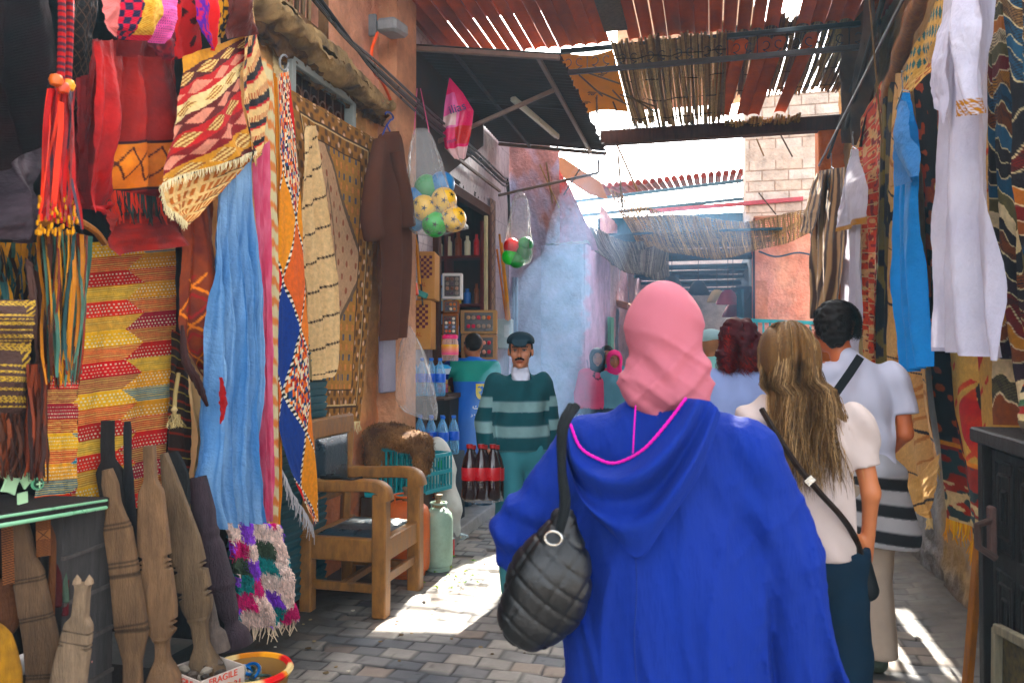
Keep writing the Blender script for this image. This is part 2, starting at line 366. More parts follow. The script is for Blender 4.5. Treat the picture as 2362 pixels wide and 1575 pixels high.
# paving of small concrete blocks, modelled as a relief
def paving_pos(U, V):
    x = -2.6 + 4.1 * U; y = 1.0 + 8.6 * V; return x, y
def pave(U, V, what):
    x, y = paving_pos(U, V); xs = x + .05 * np.sin(y * .7) + .012 * (vn(x * 3, y * 3, 5) - .5); ys = y + .04 * np.sin(x * 1.7 + 1) + .015 * (vn(x * 4, y * 4, 9) - .5)
    bw, bl = .165, .118; row = np.floor(ys / bl); fy = ys / bl - row; sx = xs / bw + .5 * (row % 2) + .3 * _h(row, row * 0, 4); cx = np.floor(sx); fx = sx - cx
    e = np.minimum(np.minimum(fx, 1 - fx) * bw, np.minimum(fy, 1 - fy) * bl); j = np.clip(e / .0085, 0, 1); r = _h(cx, row, 1); r2 = _h(cx, row, 2)
    edge = np.clip((x - 1.0) / .3, 0, 1) + np.clip((-2.05 - x) / .15, 0, 1) * (y < 5.2); edge = np.clip(edge + (vn(x * 9, y * 9, 31) - .5) * .6 * (edge > .01), 0, 1)
    if what == 'p':
        z = .009 * (r - .5) - .012 * (r2 > .93) + .009 * (j ** .6) - .009 + .004 * (r2 - .5) * (fx - .5) * 4 + .003 * (r - .5) * (fy - .5) * 4 + .003 * (fbm(x * 14, y * 14, 3) - .5) * j + .01 * (vn(x * 1.2, y * 1.2, 77) - .5)
        z = z * (1 - edge) + edge * (.012 * fbm(x * 9, y * 9, 6) + .03 * np.clip((x - 1.15) / .2, 0, 1))
        return np.stack([x, y, z], -1)
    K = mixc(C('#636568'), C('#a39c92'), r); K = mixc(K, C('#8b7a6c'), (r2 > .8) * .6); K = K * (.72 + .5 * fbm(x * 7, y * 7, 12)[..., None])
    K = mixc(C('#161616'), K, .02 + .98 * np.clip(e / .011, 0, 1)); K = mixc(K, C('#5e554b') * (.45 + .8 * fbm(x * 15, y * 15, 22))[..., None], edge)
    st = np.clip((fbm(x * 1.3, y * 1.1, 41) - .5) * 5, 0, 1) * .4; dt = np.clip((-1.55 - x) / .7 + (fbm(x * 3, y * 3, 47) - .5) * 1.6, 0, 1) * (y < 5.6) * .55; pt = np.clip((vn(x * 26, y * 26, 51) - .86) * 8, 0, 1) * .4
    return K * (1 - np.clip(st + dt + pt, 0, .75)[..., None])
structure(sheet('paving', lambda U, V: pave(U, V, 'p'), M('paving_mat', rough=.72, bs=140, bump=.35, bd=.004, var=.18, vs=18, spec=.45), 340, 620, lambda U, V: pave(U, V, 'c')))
g = structure(mesh('ground', [(-16, -10, -.06), (16, -10, -.06), (16, 34, -.06), (-16, 34, -.06)], [(0, 1, 2, 3)], M('ground_mat', '#7d7670', bs=12, bump=.4, bd=.02, stain=.2)))
mb = MB()
mb.box((-2.0, 5.9, -.045), (.1, 1.0, .03)); V_ = []
structure(sheet('road_beyond', lambda U, V: np.stack([-1.6 + 3.6 * U, 9.55 + 22 * V, .0 + .012 * (vn(U * 12, V * 80, 3) - .5)], -1), M('road_mat', '#7c7874', rough=.85, bs=40, bump=.5, var=.3, stain=.3), 40, 200))
# raised kerb in front of the shop
def kerb_pos(U, V):
    x = -2.6 + .62 * np.clip(U / .8, 0, 1); z = .085 - .105 * np.clip((U - .8) / .2, 0, 1); y = 5.75 + 4.6 * V
    x = x + .012 * (fbm(y * 5, U * 3, 8) - .5) + (U > .8) * .018 * (U - .8) / .2; return np.stack([x, y, z + .008 * (fbm(x * 8, y * 8, 2) - .5)], -1)
structure(sheet('kerb', kerb_pos, M('kerb_mat', '#8f8d8a', rough=.85, bs=50, bump=.5, var=.25, stain=.3), 40, 200))
kb = MB(); kb.box((-2.3, 5.73, .03), (.62, .05, .1), bev=.01, col=C('#8f8d8a')); structure(kb.build('kerb_end', m_stone))

# ---- left building: ochre plaster wall with a barred window and a broken ledge
lb = thing('building_wall', 'ochre and orange plastered wall with a small barred window above the beige carpet', 'building', (-2.5, 5, 0))
def wallpos(y0, y1, z0, z1, X, amp=.02, seed=0, sc=3):
    def f(U, V):
        y = y0 + (y1 - y0) * U; z = z0 + (z1 - z0) * V; return np.stack([X + amp * (fbm(y * sc, z * sc, seed, 5) - .5) * 2 + amp * .5 * (vn(y * 22, z * 22, seed + 3) - .5), y, z], -1)
    return f
wy0, wy1, wz0, wz1 = 4.32, 5.16, 2.82, 3.27
def wallcol(U, V, y0=3.6, y1=6.3, z0=0, z1=3.4):
    y = y0 + (y1 - y0) * U; z = z0 + (z1 - z0) * V; n = fbm(y * 2.5, z * 2.5, 2, 5); n2 = fbm(y * 9, z * 9, 5)
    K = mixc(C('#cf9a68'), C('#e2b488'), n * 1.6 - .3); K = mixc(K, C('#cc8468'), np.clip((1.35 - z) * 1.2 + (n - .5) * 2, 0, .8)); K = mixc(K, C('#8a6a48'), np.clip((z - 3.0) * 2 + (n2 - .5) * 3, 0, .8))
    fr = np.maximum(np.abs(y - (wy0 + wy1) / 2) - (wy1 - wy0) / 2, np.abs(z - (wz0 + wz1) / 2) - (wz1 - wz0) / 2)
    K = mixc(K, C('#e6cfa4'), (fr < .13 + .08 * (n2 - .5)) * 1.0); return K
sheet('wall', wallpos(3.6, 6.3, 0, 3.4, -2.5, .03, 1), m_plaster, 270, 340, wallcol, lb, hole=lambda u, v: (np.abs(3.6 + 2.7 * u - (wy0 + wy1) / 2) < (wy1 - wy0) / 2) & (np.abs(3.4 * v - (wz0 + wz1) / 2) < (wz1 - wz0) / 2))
w = MB(); g1 = C('#8f938f')
for (a, b) in (((wy0, wz0), (wy1, wz0)), ((wy1, wz0), (wy1, wz1)), ((wy1, wz1), (wy0, wz1)), ((wy0, wz1), (wy0, wz0))):
    w.bar((-2.47, a[0], a[1]), (-2.47, b[0], b[1]), .07, .05, g1)
wf = w.build('window_frame', M('grey_frame', '#8f938f', rough=.8, bs=50, var=.2), lb)
w = MB(); br = C('#5a3325'); w.box((-2.78, (wy0 + wy1) / 2, (wz0 + wz1) / 2), (.02, wy1 - wy0 + .1, wz1 - wz0 + .1), col=C('#0c0b0a'))
for (yy, sz) in ((wy1 + .01, .3), (wy0 - .01, .3)): w.box((-2.65, yy, (wz0 + wz1) / 2), (.28, .02, .5), col=br)
w.box((-2.65, 4.74, wz1 + .01), (.28, .86, .02), col=br); w.box((-2.65, 4.74, wz0 - .01), (.28, .86, .02), col=br)
w.build('window_recess', m_wood, lb)
w = MB()
for k in range(7):
    y = wy0 + .08 + k * .115
    for sgn in (1, -1):
        pts = []
        for t in range(16):
            a = t / 15 * 2 * math.pi * 1.1; rr = .055 * (1 - t / 22); pts.append((-2.53, y + sgn * (rr * math.cos(a)), 3.03 + sgn * .1 + rr * 1.3 * math.sin(a)))
        w.tube(pts, .006, 5, C('#6b4a3a'))
    w.tube([(-2.53, y + .05, wz0), (-2.53, y + .05 + .02 * math.sin(k), wz1)], .005, 5, C('#6b4a3a'))
w.tube([(-2.53, wy0, 3.05), (-2.53, wy1, 3.02)], .006, 5, C('#6b4a3a')); w.build('window_grille', m_metal, lb)
# ledge
def ledge(U, V):
    y = 3.4 + 2.15 * U; a = V * 2 * np.pi; n = fbm(y * 4, V * 6, 9) - .5
    x = -2.47 + .14 * np.cos(a) * (1 + .5 * n) + .05; z = 3.39 + .075 * np.sign(np.sin(a)) * np.abs(np.sin(a)) ** .6 + .09 * n + .03 * (vn(y * 26, V * 14, 44) - .5) + .035 * np.sin(y * 2.1); return np.stack([x, y, z], -1)
lc = lambda U, V: mixc(C('#b79c76'), C('#5a4a38'), np.clip(fbm(U * 22, V * 7, 4) * 2.2 - .55, 0, 1))
sheet('ledge', ledge, m_plaster, 220, 40, lc, lb, flip=True)
def rubble(U, V):
    y = 3.5 + 2.3 * U; n = fbm(y * 5, V * 4, 19); z = 3.36 - (.05 + .16 * n) * V; x = -2.47 + .05 * (1 - V) * (1 + n) + .05 * (vn(y * 20, V * 8, 2) - .5); return np.stack([x, y, z], -1)
sheet('broken_edge', rubble, m_plaster, 200, 16, lambda U, V: mixc(C('#2d2018'), C('#7b5c3d'), fbm(U * 60, V * 6, 3) * 1.6 - .3), lb)
sheet('upper_wall', wallpos(2.2, 6.0, 3.4, 6.5, -2.5, .02, 7), m_plaster, 160, 120, lambda U, V: mixc(C('#e2ac94'), C('#c99a7c'), fbm(U * 9, V * 9, 3) * 2 - .5), lb)
w = MB(); cb = C('#7d5f45')     # boarded upper window with cane screen
for k in range(9): w.bar((-2.44, 3.9 + k * .075, 3.52), (-2.43, 3.9 + k * .075 + .01, 4.3), .045, .02, C('#8a7358') * random.uniform(.5, 1.2))
w.bar((-2.4, 3.8, 3.5), (-2.4, 4.62, 3.5), .06, .06, cb); w.bar((-2.4, 4.62, 3.45), (-2.4, 4.62, 4.5), .05, .05, cb); w.build('cane_screen', m_wood, lb)
w = MB(); w.box((-3.3, 5.0, 3.25), (.6, 2.4, 6.5), col=C('#b98a68')); w.box((-2.86, 4.9, 5.0), (.46, 2.3, 3.0), col=C('#b98a68')); w.box((-2.86, 2.9, 5.0), (.46, 1.7, 3.0), col=C('#b98a68')); w.build('wall_core', m_plaster, lb)
# pale crumbling edge of the building by the awning
def edgecol(U, V):
    a = U; z = 2.2 + 2.6 * V; return np.stack([-2.5 + .12 + .05 * (fbm(a * 3, z * 3, 3) - .5) - .1 * np.abs(a - .5), 5.72 + .42 * a + .03 * (fbm(z * 4, a, 5) - .5), z], -1)
sheet('corner_pier', edgecol, m_plaster, 24, 120, lambda U, V: mixc(C('#d8bd92'), C('#8d7456'), fbm(U * 5, V * 14, 8) * 2 - .6), lb)
w = MB(); w.box((-2.45, 5.93, 2.2), (.2, .42, 4.4), col=C('#c8997c')); w.box((-2.42, 5.99, 5.2), (.22, .5, 1.6), col=C('#c59a7c')); w.build('pier_core', m_plaster, lb)
w = MB(); w.box((-2.33, 5.5, 1.42), (.04, .25, .42), col=C('#85808e'), bev=.01); tag(w.build('meter_plate', m_metal), 'plain grey metal cover plate on the orange wall below the brown robe', 'cover plate')
# ---- stall recess behind the left goods
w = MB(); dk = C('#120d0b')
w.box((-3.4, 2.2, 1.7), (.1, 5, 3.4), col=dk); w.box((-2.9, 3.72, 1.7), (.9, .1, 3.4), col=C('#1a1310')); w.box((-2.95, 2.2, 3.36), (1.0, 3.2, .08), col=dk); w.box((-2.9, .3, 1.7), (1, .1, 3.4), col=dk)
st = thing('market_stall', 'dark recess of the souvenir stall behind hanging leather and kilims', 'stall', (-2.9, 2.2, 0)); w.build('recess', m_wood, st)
w = MB(); w.box((-2.5, 1.3, 3.0), (1.1, 1.9, .03), col=C('#1a120d')); w.bar((-2.1, .5, 2.95), (-2.1, 2.2, 2.95), .05, .05, C('#3a2a1c')); w.build('added_canopy', m_wood, st)  # out-of-view canopy with a rail, added over the stall to darken it

# ---- shop front: cracked pale tiles round an open doorway
sh = thing('grocery_shop', 'small grocery shop front with cracked pale tiles and brown frame', 'shop', (-2.5, 8, 0))
def tilecol(U, V):
    y = 6.15 + 3.7 * U; z = 4.4 * V; fy = (y / .31) % 1; fz = (z / .31) % 1; K = mixc(C('#bdb2b2'), C('#9b8d94'), fbm(y * 3, z * 3, 5) * 1.6 - .3)
    a = (y * 7 + z * 4.1 + .4 * np.sin(z * 9)) % 1; b = (y * 7 - z * 4.3 + .3 * np.sin(y * 11)) % 1; K = mixc(K, C('#6d6068'), ((a < .05) | (b < .045)) * .75); K = mixc(K, C('#6a6065'), ((fy < .02) | (fz < .02)) * .7); return K
oy0, oy1, oz1 = 7.0, 8.75, 3.12
sheet('tiled_wall', wallpos(6.15, 9.85, 0, 4.4, -2.5, .006, 11), M('glazed_tile', rough=.35, bs=30, bump=.1, var=.12, vs=5), 370, 440, tilecol, sh, hole=lambda u, v: (6.15 + 3.7 * u > oy0) & (6.15 + 3.7 * u < oy1) & (4.4 * v < oz1))
w = MB(); fc = C('#4b2a1e'); w.bar((-2.49, oy0, 0), (-2.49, oy0, oz1), .1, .08, fc); w.bar((-2.49, oy1, 0), (-2.49, oy1, oz1), .1, .08, fc); w.bar((-2.485, oy0, oz1), (-2.485, oy1, oz1), .09, .1, fc)
w.bar((-2.46, 8.62, 1.2), (-2.46, 8.62, 3.05), .035, .05, C('#d9c9a2')); w.build('door_frame', m_wood, sh)
w = MB(); ic = C('#33413f'); w.box((-3.6, 7.9, 1.6), (.06, 2.2, 3.3), col=ic); w.box((-3.05, 6.86, 1.6), (1.1, .06, 3.3), col=C('#2a2422')); w.box((-3.05, 8.95, 1.6), (1.1, .06, 3.3), col=C('#3b2723')); w.box((-3.05, 7.9, 3.24), (1.1, 2.1, .05), col=C('#2a2422')); w.box((-3.05, 7.9, .05), (1.1, 2.1, .06), col=C('#6b625c')); w.build('interior', m_wood, sh)
def dcol(U, V):
    y = U * .26; z = V * 3.0; a = np.abs(((z / .17) % 1) * 2 - 1) * .11; dd = np.abs(np.abs(y - .13) - a * .9); K = mixc(C('#8d6f58'), C('#6f5645'), fbm(U * 4, V * 30, 3)); put(K, (dd < .014) | (y < .012) | (y > .248), '#2e211d'); return K
sheet('patterned_tile_strip', lambda U, V: np.stack([-2.475 + 0 * U, 8.83 + .26 * U, 1.0 + 2.3 * V], -1), M('glazed_tile'), 50, 460, dcol, sh)
# ---- lilac plaster building with the projecting pier
lc_ = thing('building', 'lilac plastered building with a rough projecting pier', 'building', (-2.2, 10.4, 0))
def lil(U, V): n = fbm(U * 12, V * 12, 3, 5); K = mixc(C('#8f86b4'), C('#a79cc4'), n * 2 - .5); return K
def lil2(U, V):
    n = fbm(U * 5, V * 16, 6, 5); K = mixc(C('#aaa4ba'), C('#b9b0c2'), n * 2 - .5); K = mixc(K, C('#a87a72'), np.clip((V - .66) * 4 + (n - .5) * 3, 0, 1) * .9); return K
sheet('side_wall', lambda U, V: np.stack([-2.7 + .85 * U, 9.86 + .1 * (fbm(U * 3, V * 12, 21, 5) - .5), 4.5 * V * (1 - .16 * np.clip(U - .55, 0, 1) * (1 + fbm(U * 8, U, 4)))], -1), m_plaster, 90, 330, lil2, lc_)
def pierpos(U, V):   # wraps left side, front, then right side
    t = U * 1.5 - .2; x = -2.06 + np.clip(t, 0, .58); y = 9.72 - np.minimum(t, 0) + np.maximum(t - .58, 0) * 3.2; top = 2.86 + .06 * (fbm(U * 9, U * 0, 3) - .5)
    z = top * V; n = fbm(x * 4 + y * 3, z * 4, 31, 5) - .5; rr = np.exp(-((t - .58) / .05) ** 2) * .03
    return np.stack([x + .03 * n * (t > .58) - rr, y + .05 * n * (t < .58) + rr, z], -1)
def piercol(U, V):
    n = fbm(U * 9, V * 20, 16, 5); K = mixc(C('#a2a8c2'), C('#b4b0c6'), n * 2 - .5); K = mixc(K, C('#b88aa0'), np.clip((U - .48) * 9 + (n - .5) * 3, 0, .8)); pt = ((U - .5) / .06) ** 2 + ((V - .42) / .06) ** 2; K = mixc(K, C('#b9b6b0'), (pt + (n - .5) * 2 < .8) * .9)
    ck = np.abs(U - .5 - .06 * np.sin(V * 18) - .05 * (n - .5)) < .006; K = mixc(K, C('#4a4560'), (ck & (V < .5)) * .8); return K
sheet('pier', pierpos, m_plaster, 200, 320, piercol, lc_)
sheet('pier_top', lambda U, V: np.stack([-2.06 + .58 * U, 9.72 + 1.3 * V, 2.86 + .1 * (fbm(U * 6, V * 6, 2) - .3)], -1), m_plaster, 40, 40, lambda U, V: mixc(C('#a79488'), C('#6d7f86'), fbm(U * 6, V * 6, 9)), lc_)
sheet('ragged_top', lambda U, V: np.stack([-2.1 + .75 * U * (1 - V * .8) + .08 * (vn(V * 6, U * 3, 4) - .5), 9.95 + .05 * U + .05 * fbm(U * 9, V * 9, 3), 2.8 + 1.2 * V], -1), m_plaster, 60, 90, lambda U, V: mixc(C('#a77f8f'), C('#b25a48'), np.clip(V * 1.4 - .3 + fbm(U * 8, V * 8, 5) - .5, 0, 1)), lc_)
# ---- far left side of the passage
fl = thing('building', 'pale pink far building with an arched niche and a shuttered door', 'building', (-1.5, 14, 0))
def flc(U, V):
    y = 11.0 + 11 * U; z = 3.6 * V; K = mixc(C('#b58f9a'), C('#c8a3a0'), fbm(y * 2, z * 2, 4) * 2 - .5)
    ar = ((y - 14.2) / .8) ** 2 + ((np.maximum(z, 2.6) - 2.6) / .5) ** 2; K = mixc(K, C('#9fa3b8'), (np.abs(ar - 1) < .12) & (z > 1.2)); K = mixc(K, C('#59606e'), (np.abs(y - 13.1) < .22) & (z < 2.25)); K = mixc(K, C('#76848f'), (np.abs(y - 16.5) < .5) & (z < 2.4)); return K
sheet('wall', wallpos(11.0, 22, 0, 3.6, -1.5, .03, 41), m_plaster, 300, 120, flc, fl)
w = MB(); w.box((-1.42, 11.6, 1.0), (.05, .34, 2.05), col=C('#5f8f7c')); w.build('green_shutter', m_wood, fl)
w = MB(); [w.lathe([(.05, -.12), (.055, 0), (.05, .12)], (-1.42, 12.9 + k * .12, 2.3), 8, (1, 0, -.3), C('#a06a50')) for k in range(5)]; w.build('tile_hood', m_tile, fl)
# far right of the passage: dark shops
fr = thing('building', 'dark row of shops lining the right of the covered passage', 'building', (.6, 15, 0))
w = MB(); w.box((.75, 16.9, 1.7), (.25, 9.4, 3.4), col=C('#2a3a44')); w.box((.66, 12.3, 1.7), (.1, .3, 3.4), col=C('#1f3d4a')); w.build('wall', m_wood, fr)
w = MB(); w.box((.5, 15.2, 2.5), (.4, 4.5, .08), col=C('#2f4954')); w.box((.52, 13.4, 1.15), (.3, 1.2, .9), col=C('#3c4f58')); w.box((.52, 16, 1.0), (.3, 2.2, .7), col=C('#7a3c3a')); w.build('counter', m_wood, fr)
eb = MB(); eb.box((-.4, 22.6, 2.3), (4, .4, 4.6), col=C('#b9a9a2')); tag(eb.build('building', m_plaster), 'pale building closing the far end of the passage', 'building')
# pink wall + white brick storey on the right
pk = thing('building', 'salmon pink wall with an upper storey of bare white brick', 'building', (1.2, 12, 0))
def pkp(U, V): x = .62 + 1.5 * U; z = 3.45 * V; return np.stack([x, 12.0 + .03 * (fbm(x * 4, z * 4, 5, 5) - .5) * 2, z], -1)
def pkc(U, V):
    x = .62 + 1.5 * U; z = 3.45 * V; n = fbm(x * 4, z * 4, 3, 5); K = mixc(C('#e09c8a'), C('#eab09e'), n * 2 - .5); K = mixc(K, C('#c98c74'), (x < .8 + .12 * (n - .5)) & (z > 1.9) & (z < 2.55)); K = mixc(K, C('#b06a5c'), np.clip(1 - np.abs(x - 1.0 - .2 * (z - 2.8)) / .02, 0, 1) * .0); return K
sheet('pink_wall', pkp, m_plaster, 120, 240, pkc, pk)
def brk(U, V, what):
    x = .5 + 1.6 * U; z = 3.45 + 1.85 * V; row = np.floor(z / .155); fz = z / .155 - row; sx = x / .37 + .5 * (row % 2) + .05 * _h(row, row, 3); cx = np.floor(sx); fx = sx - cx
    e = np.minimum(np.minimum(fx, 1 - fx) * .37, np.minimum(fz, 1 - fz) * .155); band = (np.abs(z - 4.42) < .09); j = np.clip(e / .014, 0, 1) * (~band) + band * .8
    if what == 'p': return np.stack([x, 12.25 - .018 * j + .012 * (fbm(x * 12, z * 12, 4) - .5), z], -1)
    K = mixc(C('#d8cfc6'), C('#cbbcae'), _h(cx, row, 7)); K = mixc(C('#ab9a8c'), K, j); return K * (.85 + .3 * fbm(x * 9, z * 9, 6))[..., None]
sheet('brick_storey', lambda U, V: brk(U, V, 'p'), m_plaster, 320, 330, lambda U, V: brk(U, V, 'c'), pk)
w = MB(); w.box((1.3, 12.8, 4.37), (1.6, 1.0, 1.84), col=C('#cbbcae')); w.box((1.4, 12.55, 1.7), (1.56, 1.0, 3.4), col=C('#d08878')); w.box((1.35, 12.12, 3.46), (1.5, .35, .03), col=C('#b58a78')); w.build('wall_core', m_plaster, pk)
# unseen block added above the passage mouth to throw the lane into shade
up = MB(); up.box((-.33, 11.9, 6.5), (1.75, 2.6, 2.0), col=C('#c9ac94')); tag(up.build('building', m_plaster), 'unseen block added high above the passage mouth to shade the lane', 'building')
# ---- right wall
rw = thing('building_wall', 'tan stained plaster wall behind the hanging carpets on the right', 'building', (1.5, 6, 0))
def rwc(U, V):
    y = 2.6 + 7 * U; z = 5 * V; n = fbm(y * 2, z * 2, 61, 5); n2 = fbm(y * 7, z * 7, 65); K = mixc(C('#a5875f'), C('#b79c74'), n * 2 - .5); K = mixc(K, C('#a7a5a6'), np.clip((y - 5.0) * 1.2 + (n - .5) * 3, 0, 1) * (z < 1.4)); K = mixc(K, C('#5a4c40'), np.clip((.3 - z) * 4 + (n2 - .5) * 3, 0, .8)); return K
sheet('wall', wallpos(2.6, 9.6, 0, 5, 1.42, .035, 51), m_plaster, 420, 300, rwc, rw, flip=True)
w = MB(); w.box((1.36, 9.42, 2.02), (.42, .34, 4.04), col=C('#c87a52'), bev=.02); w.build('corner_pillar', m_plaster, rw)
w = MB(); w.box((1.56, 6.1, 2.5), (.2, 7.0, 5), col=C('#a5875f')); w.build('wall_core', m_plaster, rw)
# ---------------------------------------------------------------- overhead
def bar_thing(name, label, cat, p0, p1, w_, h_, col, mat=m_wood, group=None):
    m_ = MB(); n = 6; p0 = Vector(p0); p1 = Vector(p1); pts = [p0.lerp(p1, i / n) + Vector((0, 0, random.uniform(-.006, .006))) for i in range(n + 1)]
    m_.bar(p0, p1, w_, h_, C(col) if isinstance(col, str) else col, .008); return tag(m_.build(name, mat), label, cat, group)
def scroll_truss(label, x0, x1, Y, z0, z1, n, col='#1f2c30', tilt=0):
    t = thing('iron_truss', label, 'truss', ((x0 + x1) / 2, Y, z0)); m_ = MB(); c = C(col)
    m_.bar((x0, Y, z0), (x1, Y, z0 + tilt), .04, .045, C('#4a4644')); m_.build('bottom_rail', m_metal, t); m_ = MB(); m_.bar((x0, Y, z1), (x1, Y, z1 + tilt), .045, .04, c); m_.build('top_rail', m_metal, t)
    m_ = MB(); w_ = (x1 - x0) / n; h_ = z1 - z0
    for i in range(n):
        cx = x0 + (i + .5) * w_; zz = z0 + tilt * (i + .5) / n
        m_.tube([(cx - w_ / 2, Y, zz), (cx - w_ / 2, Y, zz + h_)], .004, 4, c)
        for sg in (-1, 1):
            pts = []
            for k in range(14):
                a = k / 13 * 4.6; r = h_ * .26 * (1 - k / 18); pts.append((cx + sg * (w_ * .24 + r * math.cos(a + 1.2)), Y, zz + h_ * .5 - r * math.sin(a + 1.2)))
            m_.tube(pts, .004, 4, c); m_.tube([(cx, Y, zz), pts[0]], .004, 4, c)
    m_.build('scrollwork', m_metal, t); return t
scroll_truss('black iron scrollwork truss carrying the red corrugated roof', -1.35, 1.4, 7.25, 4.1, 4.3, 11)
bar_thing('wooden_beam', 'heavy dark wooden beam across the lane above the bright gap', 'beam', (-1.25, 9.3, 4.02), (1.5, 9.3, 4.02), .14, .16, '#4a3128')
bar_thing('roof_bar', 'thin dark bar crossing near the top of the lane under the roof', 'beam', (-2.4, 6.35, 4.42), (-.4, 6.1, 4.42), .03, .03, '#22282c', m_metal)
def corr(x0, x1, y0, y1, z, pitch=.118, ht=.035, skew=0., slope=0., gaps=(), name='corrugated_roof', label='', col='#a8532c', group='red corrugated roof panels'):
    n = max(1, round((x1 - x0) / pitch)); t = thing(name, label, 'roof panel', ((x0 + x1) / 2, (y0 + y1) / 2, z), group); V = []; Fs = []; K = []
    for i in range(n):
        cx = x0 + (i + .5) * pitch; hw = pitch * (.5 - (.045 if i in gaps else -.004)); c = C(col) * random.uniform(.8, 1.25)
        m_ = 10; base = len(V); zr = random.uniform(-.006, .006)
        for j in range(25):
            y = y0 + (y1 - y0) * j / 24
            for a in range(m_ + 1):
                th = math.pi * a / m_; V.append((cx - hw * math.cos(th) + skew * (y - y0), y, z + zr + ht * math.sin(th) + slope * (y - y0) - .0)); K.append(tuple(c * (.8 + .4 * float(vn(i * 3.3 + a * .1, y * 3, 8)))))
        for j in range(24):
            for a in range(m_): q = base + j * (m_ + 1) + a; Fs.append((q, q + 1, q + m_ + 2, q + m_ + 1))
    mesh('tiles', V, Fs, m_tile, t, True, np.array(K)); return t
corr(-2.54, -.88, 4.9, 7.3, 4.34, gaps=(3, 4, 5, 6, 7, 9), label='red corrugated panel with bright slits at the left end of the near roof')
corr(-.72, .62, 4.9, 7.3, 4.34, gaps=(0, 1, 2, 6, 7, 8, 9), label='wide middle red corrugated panel of the near roof')
corr(.72, 1.5, 4.9, 7.3, 4.34, label='right red corrugated panel of the near roof beside the cane tufts')
w = MB(); w.box((-.8, 6.6, 4.33), (.2, .7, .02), col=C('#6a5a4e')); tag(w.build('roof_board', m_wood), 'grey board bridging the gap between the left roof panels', 'board')
for i, (x, lab) in enumerate(((.2, 'pair of leaning red tiles nearest the reed ceiling'), (.52, 'middle pair of leaning red tiles before the wooden beam'), (.92, 'single red tile furthest right above the wooden beam'))):
    corr(x - .12, x + (.12 if i < 2 else 0), 7.35, 9.2, 4.27, skew=-.07, slope=-.075, pitch=.125, label=lab, col='#b05a38', group='leaning red tiles above the beam')
    if i < 2: pass
# hidden-from-view parts of the covering that a passer-by would see
w = MB(); w.box((-1.9, 5.9, 4.6), (1.2, 2.2, .02), col=C('#5a3525')); tag(w.build('roof_board', m_wood), 'weathered board lying on the left roof panel', 'board')
# reed ceiling
def reeds(name, label, x0, x1, y0, y1, z0, z1, n, r=.011, col=('#b89a72', '#8f7456', '#cbb088', '#7a6450'), over=.25, gap=(), group=None):
    t = thing(name, label, 'reed mat', ((x0 + x1) / 2, (y0 + y1) / 2, z1), group); m_ = MB()
    for i in range(n):
        f = (i + random.random() * .6) / n; x = x0 + (x1 - x0) * f
        if any(a < f < b for a, b in gap) and random.random() < .8: continue
        o0 = random.uniform(-.1, .1); o1 = random.uniform(-.15, over); dx = random.gauss(0, .025); pts = []
        for k in range(7):
            s = k / 6; y = y0 + o0 + (y1 + o1 - y0 - o0) * s; z = z0 + (z1 - z0) * s + .015 * math.sin(f * 20 + s * 5) + random.gauss(0, .003) - .03 * math.sin(s * 3.1); pts.append((x + dx * s, y, z))
        m_.tube(pts, r * random.uniform(.7, 1.15), 5, C(random.choice(col)) * random.uniform(.7, 1.2))
    m_.build('canes', m_wood, t)
    for k in range(4):
        m_ = MB()
        y = y0 + (y1 - y0) * (.12 + .25 * k); z = z0 + (z1 - z0) * (.12 + .25 * k) - .03; m_.tube([(x0 + (x1 - x0) * i / 10, y + random.gauss(0, .02), z + random.gauss(0, .008)) for i in range(11)], .006, 4, C('#3f362c')); m_.build('tie_cord', m_wood, t)
    return t
reeds('reed_mat', 'grey cane ceiling mat between the iron truss and the wooden beam', -.86, .14, 7.1, 9.25, 4.27, 4.14, 96, over=.35)
reeds('reed_mat', 'short tan cane ends poking out past the beam at right', .15, .95, 9.15, 9.55, 4.08, 4.06, 60, over=.1, r=.013, col=('#b08a5a', '#8d6a45', '#c29a68'))
reeds('reed_mat', 'loose pale canes lying above the leaning red tiles', .1, 1.4, 7.3, 9.3, 4.42, 4.4, 150, over=.1, col=('#7a6a4e', '#5f5240', '#8f7a56', '#4b4036'))
cbx = thing('cardboard_sheet', 'torn orange cardboard sheet with printed letters beside the awning', 'cardboard', (-1.15, 8.2, 4.2))
sheet('sheet', lambda U, V: np.stack([-1.5 + .62 * U, 7.35 + 1.5 * V, 4.3 - .1 * V + .02 * np.sin(U * 7 + V * 4)], -1), m_paper, 30, 40, lambda U, V: full(U, '#c98d52'), cbx)
def text(s, size, loc, rot, mat, parent, name='lettering', ext=.001, sx=1.):
    cu = bpy.data.curves.new(name, 'FONT'); cu.body = s; cu.size = size; cu.extrude = ext; cu.align_x = 'CENTER'; cu.align_y = 'CENTER'
    o = bpy.data.objects.new(name, cu); me = bpy.data.meshes.new_from_object(o); bpy.data.objects.remove(o); me.name = name
    M4 = rot.to_4x4() @ Matrix.Diagonal((sx, 1, 1, 1)); me.transform(M4); o = bpy.data.objects.new(name, me); me.materials.append(mat); link(o, parent)
    o.location = Vector(loc) - (_wl(parent) if parent is not None else Vector((0, 0, 0))); return o
ink = M('ink', '#1d2a24', rough=.7, var=.05)
rt = Matrix(((0, -1, 0), (-1, 0, 0), (0, 0, -1))).transposed() 
def frame(xa, ya): xa = Vector(xa).normalized(); za = xa.cross(Vector(ya)).normalized(); ya = za.cross(xa); return Matrix((xa, ya, za)).transposed()
